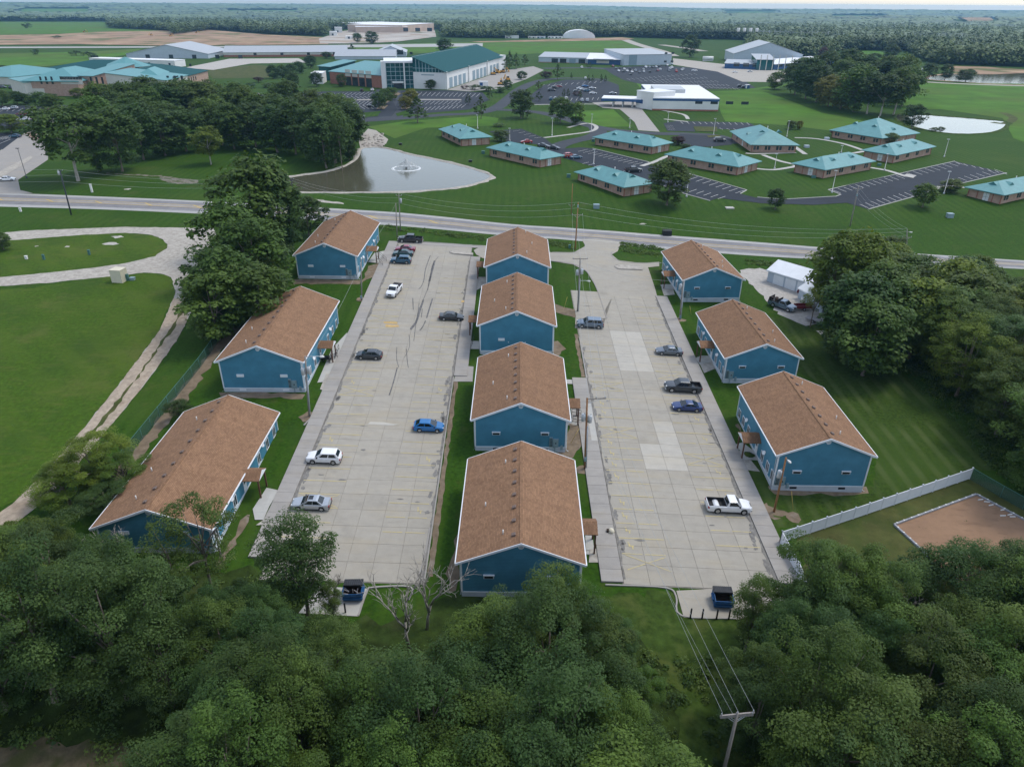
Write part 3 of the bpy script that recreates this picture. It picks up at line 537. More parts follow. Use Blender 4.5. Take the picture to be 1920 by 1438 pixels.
# pads and paths to doors
for poly, mt in (([(474, 955), (500, 915), (523, 920), (505, 950), (494, 975), (478, 975)], 'white_walk'), ([(494, 975), (520, 925), (536, 925), (515, 985), (480, 985)], 'gravel'), ([(595, 718), (622, 655), (650, 625), (668, 628), (640, 690), (622, 715)], 'white_walk'), ([(600, 730), (612, 700), (625, 705), (612, 735)], 'gravel'), ([(690, 492), (702, 475), (725, 470), (715, 495)], 'white_walk'),
                 ([(850, 716), (860, 685), (888, 688), (886, 716)], 'walk'), ([(893, 520), (913, 520), (912, 535), (893, 545)], 'gravel'), ([(878, 640), (902, 640), (902, 655), (880, 655)], 'white_walk'), ([(1060, 712), (1083, 713), (1083, 721), (1062, 720)], 'white_walk'), ([(1070, 757), (1103, 755), (1108, 795), (1072, 790)], 'walk'), ([(1097, 997), (1110, 997), (1114, 1032), (1098, 1032)], 'white_walk'), ([(1106, 1030), (1128, 1028), (1130, 1055), (1104, 1055)], 'gravel'),
                 ([(1375, 835), (1392, 830), (1412, 845), (1400, 855)], 'white_walk'), ([(1378, 850), (1400, 853), (1425, 885), (1390, 880)], 'gravel'), ([(1306, 670), (1330, 668), (1345, 690), (1320, 700)], 'gravel'), ([(1240, 540), (1262, 540), (1265, 553), (1245, 555)], 'gravel'), ([(1304, 672), (1322, 668), (1330, 680), (1312, 684)], 'white_walk')):
    sheet('entry_pad', poly, mt, .06, 3)

sheet('bare_earth', [(-9.05, y) for y in range(60, 104)]+[(-8.45, y) for y in range(103, 59, -1)], 'soil', .02, 4, .14, px=False); sheet('bare_earth', [(12.45, y) for y in range(105, 122)]+[(11.8, y) for y in range(121, 104, -1)], 'soil', .02, 4, .14, px=False)
for x, y0_, y1_ in ((-9.22, 59, 104), (12.62, 104.6, 122)):
    mb = MB(); n_ = int((y1_-y0_)/3)
    for k in range(n_): mb.bar(on(x, y0_+3*k, .1), on(x, y0_+3*k+2.98, .1), .17, .2)
    mb.obj('kerb', M['walk'], kind='structure')
# ------------------------------------------------------------------ apartment houses
WROOF, RISE = 13.5, 2.756
def apartment(label, cx, yn, ze, L, a, scale, door, style, row):
    """local frame: origin under the near gable's middle, x to the right, y away; ze = eave height relative to the camera"""
    W = WROOF*scale; rise = RISE*scale
    zb = min(T(cx, yn+1), T(cx, yn+L))-.15
    root = tag(empty('apartment_house', (cx, yn, zb), a), label, 'apartment house', 'blue apartment houses around the two parking lots')
    E = ZC+ze-zb; OH = .42; OV = .5; xw = W/2-OV; y0, y1 = OH, L-OH; ft = max(T(cx-6, yn), T(cx+6, yn), T(cx, yn))-zb+.62
    if row == 'R': ft += .1
    k = rise/(W/2)                                   # roof pitch
    ew = E+OV*k                                      # wall top at the side walls
    mb = MB(); mb.box(-xw-.02, xw+.02, y0-.02, y1+.02, -1.2, ft); mb.obj('foundation', M['foundation'], root)
    mb = MB()
    vs = [(-xw, y0, ft), (xw, y0, ft), (xw, y0, ew-.06), (0, y0, E+rise-.08), (-xw, y0, ew-.06)]; vs += [(x, y1, z) for x, y, z in vs]
    mb.add(vs, [(0, 1, 2, 3, 4), (9, 8, 7, 6, 5), (1, 6, 7, 2), (5, 0, 4, 9)]); wall = mb.obj('siding_wall', M['siding'], root)
    mb = MB(); th = .16
    for s in (-1, 1):
        vs = [(0, 0, E+rise), (s*W/2, 0, E), (s*W/2, L, E), (0, L, E+rise)]; vs += [(x, y, z-th) for x, y, z in vs]
        f = [(0, 1, 2, 3), (7, 6, 5, 4), (0, 4, 5, 1), (1, 5, 6, 2), (2, 6, 7, 3)]
        mb.add(vs, f if s < 0 else [q[::-1] for q in f])
    roof = mb.obj('roof', M['roof'], root)
    mb = MB(); mb.bar((0, .02, E+rise+.012), (0, L-.02, E+rise+.012), .30, .03); mb.obj('ridge_cap', M['roof'], roof)
    for yy, nm in ((-.045, 'rake_board'), (L+.045, 'rake_board')):
        for s in (-1, 1):
            mb = MB(); vs = [(0, E+rise+.01), (s*(W/2+.02), E+.01), (s*(W/2+.02), E-.27), (0, E+rise-.27)]
            mb.add([(x, yy-.04, z) for x, z in vs]+[(x, yy+.04, z) for x, z in vs], [(0, 1, 2, 3), (7, 6, 5, 4), (0, 4, 5, 1), (1, 5, 6, 2), (2, 6, 7, 3)]); mb.obj(nm, M['trim'], roof)
    for s in (-1, 1):
        mb = MB(); mb.box(s*(W/2+.06)-.065, s*(W/2+.06)+.065, -.02, L+.02, E-.17, E-.04); mb.obj('gutter', M['trim'], roof)
        mb = MB(); mb.box(min(s*xw, s*(W/2-.01)), max(s*xw, s*(W/2-.01)), .0, L, E-.22, E-.19); mb.obj('soffit', M['trim'], roof)
    mb = MB(); mb.box(-xw-.03, xw+.03, y0-.05, y1+.05, ft-.0, ft+.13); mb.obj('water_table_board', M['trim'], root)
    me = None
    for sx in (-1, 1):
        for yy in (y0, y1):
            mb = MB(); mb.box(sx*xw-.09, sx*xw+.09, yy-.06, yy+.06, ft+.13, ew-.25); mb.obj('corner_board', M['trim'], root)
        mb = MB(); mb.tube([(sx*(W/2+.02), y0-.2, E-.15), (sx*(xw+.14), y0+.25, E-.55), (sx*(xw+.14), y0+.25, .25), (sx*(xw+.45), y0+.2, .1)], .05, 6); mb.obj('downspout', M['trim'], root)
    mb = MB(); mb.disc((0, y0-.03, E+rise-.78), .32, (0, 1, 0), .08, 18); mb.obj('gable_vent', M['trim'], wall)
    mb = MB(); mb.disc((0, y0-.075, E+rise-.78), .23, (0, 1, 0), .03, 18); mb.obj('vent_louvre', M['foundation'], wall)
    # wall units on the near gable
    zu = ft+2.05
    xs = (-3.35*scale, 3.35*scale) if style != 'one' else (-2.6,)
    for x in xs:
        mb = MB(); mb.box(x-.55, x+.55, y0-.14, y0+.02, zu, zu+.44); 
        if style in ('hood', 'hoodbase'): mb.box(x-.6, x+.6, y0-.2, y0, zu+.40, zu+.48)
        u = mb.obj('wall_unit', M['trim'], wall)
        if style in ('hood', 'hoodbase', 'one_dark'): MB().box(x-.47, x+.47, y0-.16, y0-.13, zu+.05, zu+.34).obj('grille', M['dark'], wall)
    if style == 'one':
        for x in (-1.4, 1.5): MB().disc((x, y0-.03, zu-.3), .09, (0, 1, 0), .06, 10).obj('dryer_vent', M['trim'], wall)
    if style == 'hoodbase':
        for x in xs: MB().box(x-.45, x+.45, y0-.06, y0, ft-.42, ft-.12).obj('basement_vent', M['dark'], root)
    elif style == 'base': 
        for x in xs: MB().box(x-.5, x+.5, y0-.06, y0, ft-.36, ft-.06).obj('basement_vent', M['trim'], root)
    if style != 'one':
        mx_ = {'L': 4.6, 'M': 4.7, 'R': -5.3}[row]*scale
        if style == 'low': mx_ = 2.2
        mb = MB(); mb.box(mx_-.7, mx_-.25, y0-.16, y0, ft+.2, ft+1.75); mb.box(mx_-.2, mx_+.55, y0-.22, y0, ft+.15, ft+1.5); mb.tube([(mx_+.1, y0-.1, -.3), (mx_+.1, y0-.1, ft+.2)], .05, 6); mb.box(mx_+.85, mx_+1.2, y0-.15, y0, ft-.3, ft+.45)
        mt_ = mb.obj('meter_bank', M['meter'], root)
        mb = MB()
        for c in (-.58, -.40): 
            for r in range(6): mb.disc((mx_+c, y0-.18, ft+.4+r*.22), .065, (0, 1, 0), .08, 8)
        mb.disc((mx_+.18, y0-.24, ft+.85), .1, (0, 1, 0), .06, 10); mb.obj('meter_dial', M['dark'], mt_, kind='stuff')
    # roof vents along the ridge and plumbing pipes
    side = {'L': -1, 'M': -1, 'R': 1}[row]
    nv = 8 if row != 'L' else 10
    vm = MB(); vm.box(-.18, .18, -.18, .18, -.08, .11); vm.add([(-.24, -.24, .11), (.24, -.24, .11), (.24, .24, .11), (-.24, .24, .11), (-.2, -.2, .19), (.2, -.2, .19), (.2, .2, .19), (-.2, .2, .19)], [(0, 3, 2, 1), (4, 5, 6, 7), (0, 1, 5, 4), (1, 2, 6, 5), (2, 3, 7, 6), (3, 0, 4, 7)])
    vme = vm.mesh('roof_vent', M['vent'])
    for i in range(nv): 
        o = link('roof_vent', vme, roof, (side*.75, 1.6+i*(L-3.2)/(nv-1), E+rise-.75*k+.02)); o.rotation_euler = (0, side*math.atan(k), 0)
    pm = MB().tube([(0, 0, -.1), (0, 0, .55)], .07, 8).mesh('vent_pipe', M['pipe'])
    ps = {'M': ((-1, 1.9, .12), (-1, 4.0, .42), (-1, 1.9, .8)), 'N': ((1, 1.9, .15), (1, 3.1, .55), (1, 1.8, .9)), 'L': ((-1, 2.6, .12), (-1, 3.7, .36), (-1, 2.6, .8)), 'R': ((1, 2.2, .13), (1, 3.8, .4), (1, 1.9, .85))}['N' if row == 'M' and cx > 1.15 and yn > 100 else row]
    for s, xx, fy in ps: link('vent_pipe', pm, roof, (s*xx, fy*L, E+rise-xx*k))
    # long side facing the parking lot: windows, door and porch
    for s in ((-1, 1) if row == 'M' else ((1,) if row == 'L' else (-1,))):
        xf = s*xw
        has_door = (s == door)
        lows = (.06, .17, .30, .66, .80, .92) if has_door else (.1, .26, .42, .58, .74, .9)
        def win(yc, z0, w, h):
            mb = MB(); fr = .09
            xa, xb = (xf, xf+.07) if s > 0 else (xf-.07, xf)
            mb.box(xa, xb, yc-w/2-fr, yc-w/2, z0-fr, z0+h+fr); mb.box(xa, xb, yc+w/2, yc+w/2+fr, z0-fr, z0+h+fr)
            mb.box(xa, xb, yc-w/2, yc+w/2, z0+h, z0+h+fr); mb.box(xa, xb, yc-w/2, yc+w/2, z0-fr, z0); mb.box(xa, xb-.02 if s > 0 else xb, yc-.03, yc+.03, z0, z0+h)
            f = mb.obj('window', M['trim'], wall)
            xg = xf+s*.025; q = [(xg, yc-w/2, z0), (xg, yc+w/2, z0), (xg, yc+w/2, z0+h), (xg, yc-w/2, z0+h)]
            g = MB().box(min(xf+s*.005, xg), max(xf+s*.005, xg), yc-w/2+.001, yc+w/2-.001, z0+.001, z0+h-.001).mesh('pane', M['glass'])
            link('pane', g, wall)
        for f in lows: win(f*L, ft+.42, 1.0, 1.35)
        for f in ((.09, .2, .33, .52, .64, .78, .93) if has_door else (.12, .3, .5, .7, .88)): win(f*L, ew-1.02, .95, .42)
        for f in (.26, .72): MB().disc((xf+s*.2, f*L, ft+2.25), .3, (s*.8, -.3, .4), .06, 14).obj('satellite_dish', M['trim'], root)
        if has_door:
            yc = .44*L; xd = xf
            mb = MB(); mb.box(min(xd, xd+s*.06), max(xd, xd+s*.06), yc-.5, yc+.5, ft+.05, ft+2.1); d = mb.obj('door', M['trim'], wall)
            MB().box(min(xd+s*.05, xd+s*.08), max(xd+s*.05, xd+s*.08), yc-.28, yc+.28, ft+1.2, ft+1.9).obj('door_light', M['glass'], wall)
            hz = ft+2.55; ln, hw, r2 = 2.5, 1.45, .75
            mb = MB(); x0_, x1_ = xd, xd+s*ln
            for q in (-1, 1):
                vs = [(x0_, yc, hz+r2), (x1_, yc, hz+r2), (x1_, yc+q*hw, hz), (x0_, yc+q*hw, hz)]; vs += [(x, y, z-.1) for x, y, z in vs]
                f = [(0, 1, 2, 3), (7, 6, 5, 4), (1, 5, 6, 2), (2, 6, 7, 3)]; mb.add(vs, f if q*s < 0 else [t[::-1] for t in f])
            po = mb.obj('porch_roof', M['roof'], root)
            mb = MB(); mb.add([(x1_+s*.02, yc-hw+.1, hz-.03), (x1_+s*.02, yc+hw-.1, hz-.03), (x1_+s*.02, yc, hz+r2-.06), (x1_-s*.05, yc-hw+.1, hz-.03), (x1_-s*.05, yc+hw-.1, hz-.03), (x1_-s*.05, yc, hz+r2-.06)], [(0, 1, 2), (5, 4, 3), (0, 3, 4, 1), (1, 4, 5, 2), (2, 5, 3, 0)]); mb.obj('porch_gable', M['trim'], po)
            for q in (-1, 1):
                mb = MB(); mb.box(x1_-s*.25-.09, x1_-s*.25+.09, yc+q*(hw-.25)-.09, yc+q*(hw-.25)+.09, -.3, hz); mb.obj('porch_post', M['post'], root)
            mb = MB(); mb.box(min(x0_, x1_), max(x0_, x1_), yc-1.3, yc+1.3, -.6, ft-.25 if row == 'R' else .35); mb.obj('porch_step', M['white_walk'], root)
    return root
APTS = [('blue apartment house nearest the trees in the middle row, between the two lots', 1.25, 56.756, -51.274, 19.236, -.013, 1, 1, 'hood', 'M'),
 ('second nearest blue house of the middle row, two dark vents and meters on its gable', 1.508, 83.446, -49.994, 19.437, -.0095, 1, 1, 'hoodbase', 'M'),
 ('third blue house of the middle row, one white vent and two dots on its gable', 1.107, 111.975, -48.431, 19.446, -.0091, 1, -1, 'one', 'M'),
 ('farthest blue house of the middle row, beside the highway driveway', 1.385, 139.248, -47.326, 19.549, -.008, 1, -1, 'one', 'M'),
 ('large blue apartment house at lower left, its near gable half hidden by trees', -39.506, 62.307, -51.57, 25.65, -.003, 1, 1, 'plain', 'L'),
 ('middle blue house of the left row, behind the lamp pole with a grey transformer', -38.113, 97.571, -48.427, 25.518, .0, 1, 1, 'base', 'L'),
 ('farthest blue house of the left row, next to the big green trees and the highway', -38.551, 143.906, -46.733, 25.962, -.0177, 1, 1, 'base', 'L'),
 ('farthest blue house of the right row, in front of the white gravel yard', 41.431, 138.658, -49.578, 19.043, .045, .9556, -1, 'hoodbase', 'R'),
 ('middle blue house of the right row, between the other two, brown porch at its left', 41.505, 105.311, -51.025, 19.578, .0129, .9556, -1, 'hood', 'R'),
 ('nearest blue house of the right row, behind the leaning brown pole and the white fence', 40.79, 76.981, -51.158, 18.819, -.0124, .9556, -1, 'hoodbase', 'R')]
for A_ in APTS: apartment(*A_)

# ------------------------------------------------------------------ utility poles, lamps, wires
def pole(name, label, base, top, r=.16, mat='pole', arms=(), extras=(), cat='utility pole', group=None):
    b = G(*base); h = hpx(base[0], base[1], top[1]); 
    # lean so that the tip shows where the photograph has it
    dx = (top[0]-project((b.x, b.y, b.z+h))[0])/F_PX*(Vector((b.x, b.y, b.z+h-ZC)).dot(FWD))
    root = tag(empty(name, b), label, cat, group)
    tip = Vector((dx, 0, h)); mb = MB(); mb.tube([(0, 0, -.8), tip*.5, tip], [r, r*.85, r*.68], 10); mb.obj('shaft', M[mat], root)
    def at(f): return tip*f
    for f, w, dirx, diry, off in arms:
        d = Vector((dirx, diry, 0)).normalized(); c = at(f); mb = MB(); mb.bar(c-d*w*(.5-off), c+d*w*(.5+off), .11, .13); arm = mb.obj('cross_arm', M['pole'] if mat != 'pole_dark' else M['pole_dark'], root)
        for q in (-.46, 0, .46) if w > 1 else ():
            mb = MB(); p = c+d*w*(q+off); mb.tube([p+Vector((0, 0, .06)), p+Vector((0, 0, .2)), p+Vector((0, 0, .32))], [.035, .06, .03], 8); mb.obj('insulator', M['steel'], root)
        if w > 1.5:
            for q in (-.28, .28): MB().bar(c+d*w*(q+off)-Vector((0, 0, .05)), c-Vector((0, 0, .75)), .04).obj('brace', M['steel'], root)
    for e in extras:
        kind, f = e[0], e[1]; c = at(f)
        if kind == 'transformer':
            s = e[2]; mb = MB(); p = c+Vector((s*.42, -.1, 0)); mb.tube([p-Vector((0, 0, .55)), p-Vector((0, 0, .5)), p+Vector((0, 0, .45)), p+Vector((0, 0, .52))], [.24, .28, .28, .2], 14); mb.tube([p+Vector((.1, 0, .5)), p+Vector((.1, 0, .78))], .04, 6); mb.bar(p, c, .08); mb.obj('transformer', M['steel'], root)
        if kind == 'lamp':
            d = Vector((e[2], e[3], 0)).normalized(); l = e[4]; mb = MB(); mb.tube([c, c+d*l*.6+Vector((0, 0, .18)), c+d*l+Vector((0, 0, .2))], .045, 6); mb.obj('lamp_arm', M['steel'], root)
            p = c+d*(l+.25)+Vector((0, 0, .18)); mb = MB(); mb.tube([p-d*.35, p-d*.1, p+d*.2, p+d*.38], [.07, .14, .15, .05], 8); mb.obj('lamp_head', M['pipe'], root)
        if kind == 'conduit':
            for q in (.12, .22): MB().tube([(q*.9+dx*.02, -.17, -.3), tip*f+Vector((q*.9, -.15, 0))], .045, 6).obj('conduit', M['steel'], root)
        if kind == 'box':
            MB().box(c.x-.18, c.x+.18, c.y-.35, c.y-.1, c.z-.3, c.z+.3).obj('pole_box', M['meter'], root)
    return root, b, tip
def w_at(P, f, d=(0, 0), up=.3): return P[1]+P[2]*f+Vector((d[0], d[1], up))
Pn_base = G(1383, 1330, 11.0); Pn_ground = on(Pn_base.x, Pn_base.y)
_pg = project(Pn_ground)
P1 = pole('utility_pole', 'grey pole with a double crossarm standing among the trees at the bottom edge', _pg, (1383, 1336), .17, 'pole', ((.985, 2.7, 1, .12, 0), (.965, 2.6, 1, .10, 0)))
P2 = pole('utility_pole', 'brown pole with transformers beside the right lot walkway and the middle row', (1097, 878), (1101, 746), .17, 'pole_brown', ((.985, 2.6, 1, .1, .45),), (('transformer', .74, -1), ('transformer', .72, 1), ('conduit', .62), ('box', .15)))
P3 = pole('utility_pole', 'grey pole with crossarm on the grass beside the third middle house', (1083, 584), (1088, 484), .17, 'pole', ((.985, 2.9, 1, .05, 0),), (('transformer', .76, 1), ('transformer', .74, -1), ('conduit', .62), ('lamp', .58, 1, -.3, 1.6)))
P4 = pole('utility_pole', 'tall orange brown pole beside the highway driveway', (1078.5, 468), (1084, 380), .17, 'pole_brown', ((.74, 2.6, 1, 0, 0),), (('box', .93),))
P4b = pole('utility_pole', 'thin orange pole on the far side of the highway before the teal roofs', (1071, 402), (1073.6, 345), .12, 'pole_brown', ((.30, 1.6, 1, 0, 0),))
P5 = pole('utility_pole', 'left of the two grey poles behind the dark pickup', (744.7, 447), (742, 381), .14, 'pole', (), ())
P5b = pole('utility_pole', 'right and taller of the two grey poles by the highway', (751, 434), (747.7, 363.5), .15, 'pole', ((.95, 1.4, 1, .1, 0),), (('transformer', .82, 1),))
P6 = pole('light_pole', 'grey lamp pole with transformers in front of the middle left house', (579.8, 780), (572, 668), .17, 'pole', (), (('lamp', .99, 1, -.1, 2.2), ('transformer', .78, 1), ('transformer', .76, -1), ('conduit', .66)), 'light pole')
P7 = pole('utility_pole', 'grey pole on the grass beside the farthest left house', (677.7, 563), (677, 483), .15, 'pole', (), (('lamp', .99, .3, -1, .5), ('box', .08)))
P8 = pole('utility_pole', 'grey pole in front of the farthest right house', (1275, 598), (1281, 527), .17, 'pole', (), (('transformer', .86, -1), ('conduit', .6), ('box', .06)))
P9 = pole('utility_pole', 'leaning brown pole in front of the nearest right house', (1451, 960), (1474, 858), .15, 'pole_brown', (), (('lamp', .97, .2, -1, .5), ('transformer', .72, -1)))
P10 = pole('utility_pole', 'dark leaning pole on the grass left of the highway', (133.6, 403), (112, 318.5), .2, 'pole_dark', ((.97, 1.3, 1, .1, 0),), (('transformer', .93, -1),))
P13 = pole('utility_pole', 'dark pole in front of the brown pond bank', (551, 374), (546.5, 335), .18, 'pole_dark', ((.96, 1.2, 1, .1, 0),))
P11 = pole('utility_pole', 'tan pole with crossarm before the far right parking lot', (1594, 424), (1610, 349), .17, 'pole', ((.93, 2.6, 1, .1, 0),), (('box', .78),))
P12 = pole('utility_pole', 'grey pole half hidden behind the bright trees at right', (1699, 482), (1701, 430), .16, 'pole', ((.70, 2.4, 1, .1, 0),), (('lamp', .88, 1, -.4, .5),))
P14 = pole('utility_pole', 'short broken pole among trees by the lower left house', (418, 1062), (405, 1000), .14, 'pole')
def wire(a, b, sag, label, group, r=.016):
    a, b = Vector(a), Vector(b); n = 14; pts = [a.lerp(b, i/n)-Vector((0, 0, 4*sag*(i/n)*(1-i/n))) for i in range(n+1)]
    mb = MB(); mb.tube(pts, r, 4, cap=False, smooth=False); c = a
    for i, v in enumerate(mb.v): mb.v[i] = (v[0]-c.x, v[1]-c.y, v[2]-c.z)
    tag(mb.obj('power_line', M['wire'], None, c), label, 'power line', group)
for q, nm in ((-1.2, 'left'), (0, 'middle'), (1.2, 'right')):
    wire(w_at(P1, 1, (q, q*.12), .2), w_at(P2, 1, (1.2+q*.9, q*.1), .2), 1.0, f'{nm} of three bare wires from the bottom edge pole up to the brown pole', 'wires running up from the bottom edge pole', .013)
    wire(w_at(P2, 1, (1.2+q*.9, q*.1), .2), w_at(P3, 1, (q, 0), .2), 1.0, f'{nm} of three wires from the brown pole past the middle houses to the grey pole', 'wires along the middle row')
    wire(w_at(P3, 1, (q, 0), .2), w_at(P4, .76, (q, 0), .2), .9, f'{nm} of three wires from the grey grass pole to the orange highway pole', 'wires up to the highway')
wire(w_at(P1, .9), w_at(P2, .8), 1.4, 'lower slack wire below the three bare wires at the bottom edge', None, .011)
for f in (.98, .86, .72):
    nm = {.98: 'top', .86: 'middle', .72: 'lowest'}[f]
    wire(w_at(P10, f), w_at(P13, f), 1.6, f'{nm} wire over the lawn between the two dark poles', 'wires along the highway', .02); wire(w_at(P13, f), w_at(P5b, f), 1.5, f'{nm} wire in front of the pond up to the two grey poles', 'wires along the highway', .02)
    wire(w_at(P5b, f), w_at(P4, f), 1.8, f'{nm} wire along the highway between the grey poles and the orange pole', 'wires along the highway', .02); wire(w_at(P4, f), w_at(P12, f), 2.4, f'{nm} wire along the highway from the orange pole to the bright trees', 'wires along the highway', .02)
    wire(w_at(P12, f), w_at(P11, f, (0, 0), .1), 1.2, f'{nm} wire from the half hidden pole to the tan crossarm pole', 'wires to the tan pole')
    wire(w_at(P10, f), on(-330, 196, 11.5*f), 1.6, f'{nm} wire from the dark leaning pole off to the left', 'wires along the highway', .02)
wire(w_at(P6, .85), w_at(P7, .85), .9, 'thin wire from the lamp pole to the pole by the farthest left house', None); wire(w_at(P7, .95), w_at(P5, .95), .8, 'thin wire from the farthest left house pole to the grey highway pole', None)
wire(w_at(P3, .9), w_at(P8, .95), .9, 'thin wire across the right lot to the farthest right house', None)
for nm, (b, t) in {'yellow guy wire beside the second middle house': ((1070, 832), (1086, 800)), 'yellow guy wire beside the third middle house': ((1057, 580), (1066, 553)), 'yellow guy wire by the nearest right house': ((1487, 955), (1480, 918)), 'yellow guy wire by the farthest right house': ((1296, 590), (1291, 572))}.items():
    p = G(*b); h = hpx(b[0], b[1], t[1])*.8; q = Vector((p.x+(t[0]-b[0])*.07, p.y+.5, p.z+h)); wm = MB(); wm.tube([(0, 0, 0), q-p], .03, 5)
    tag(wm.obj('guy_guard', M['paint_yellow'], None, p), nm, 'guy wire')
def lamp(base, top, label, dark=False):
    b = G(*base); h = hpx(base[0], base[1], top[1]); root = tag(empty('street_lamp', b), label, 'street lamp', 'street lamps of the campus'); mt = M['pole_dark'] if dark else M['steel']
    MB().tube([(0, 0, -.2), (0, 0, .5), (0, 0, .5), (0, 0, h)], [.28, .28, .1, .07], 8).obj('shaft', mt, root); MB().box(-.6, .35, -.25, .25, h-.02, h+.16).obj('lamp_head', mt, root)
for b, t, lb, *dk in (((50, 334), (33.5, 279), 'dark street lamp beside the left campus drive', 1), ((895.6, 242), (894.6, 216.5), 'pale street lamp behind the leftmost teal roofed house'), ((955.7, 265), (955.7, 241.5), 'street lamp at the end of the small lot with the red car'), ((1035, 255), (1036, 222.5), 'street lamp on the lawn inside the curved drive'), ((1108.6, 247), (1110, 215), 'street lamp where the drive bends right of the trees'), ((1113, 309), (1113.6, 281.5), 'street lamp in the long narrow lot beside the blue car'),
    ((1180.5, 241), (1181, 224), 'short street lamp on the grass beside the concrete drive'), ((1252, 230), (1254.6, 211.5), 'street lamp in front of the white building with the blue band'), ((1337.7, 254), (1340, 223.5), 'street lamp by the planted island left of the square teal house'), ((1475, 257), (1478.4, 227.5), 'street lamp right behind the square teal house'), ((1287, 370), (1288, 337.5), 'street lamp beside the big round tree'), ((1452, 317), (1456, 289.5), 'street lamp on the lawn below the square teal house'),
    ((1577, 287), (1578.6, 274), 'street lamp between the far teal houses'), ((1658, 320), (1662, 290), 'street lamp in front of the teal house above the big lot'), ((1559.5, 362), (1566, 321), 'street lamp at the left corner of the big far lot'), ((1770, 295), (1778.6, 262), 'street lamp at the far right corner of the big lot'), ((1769.5, 364), (1779.4, 322.5), 'street lamp beside the low rounded tree by the rightmost teal house')):
    lamp(b, t, lb, bool(dk))
# ------------------------------------------------------------------ vehicles
def car_specs(kind):
    return dict(sedan=(4.7, 1.82, 1.45), coupe=(4.65, 1.85, 1.38), hatch=(4.4, 1.82, 1.48), suv=(4.6, 1.85, 1.70), bigsuv=(5.0, 1.98, 1.78), pickup=(5.6, 2.0, 1.85), crewpickup=(5.9, 2.02, 1.92))[kind]
def car_paint(name, col, metal=.0, rough=.28):
    if name not in M: 
        mt = pmat(name, col, rough=rough, var=.04, scale=3, spec=.5, metal=metal, world_co=False); b = mt.node_tree.nodes['Principled BSDF']; b.inputs['Coat Weight'].default_value = .5; b.inputs['Coat Roughness'].default_value = .08; M[name] = mt
    return M[name]
M['tyre'] = pmat('tyre_rubber', (.018, .018, .018), rough=.85, var=.2, scale=4, world_co=False); M['rim'] = pmat('alloy_rim', (.42, .43, .44), rough=.35, var=.1, scale=4, metal=.6, world_co=False); M['lens'] = pmat('headlight_lens', (.62, .64, .66), rough=.15, var=.1, scale=6, world_co=False); M['red_lens'] = pmat('red_lamp_lens', (.30, .012, .014), rough=.2, var=.1, scale=6, world_co=False)
M['car_glass'] = pmat('car_glass', (.012, .018, .020), rough=.05, var=.3, scale=2, spec=.7, world_co=False); M['trim_black'] = pmat('black_trim', (.02, .02, .021), rough=.6, var=.1, scale=3, world_co=False); M['bed_liner'] = pmat('bed_liner', (.028, .028, .03), rough=.8, var=.2, scale=4, world_co=False)
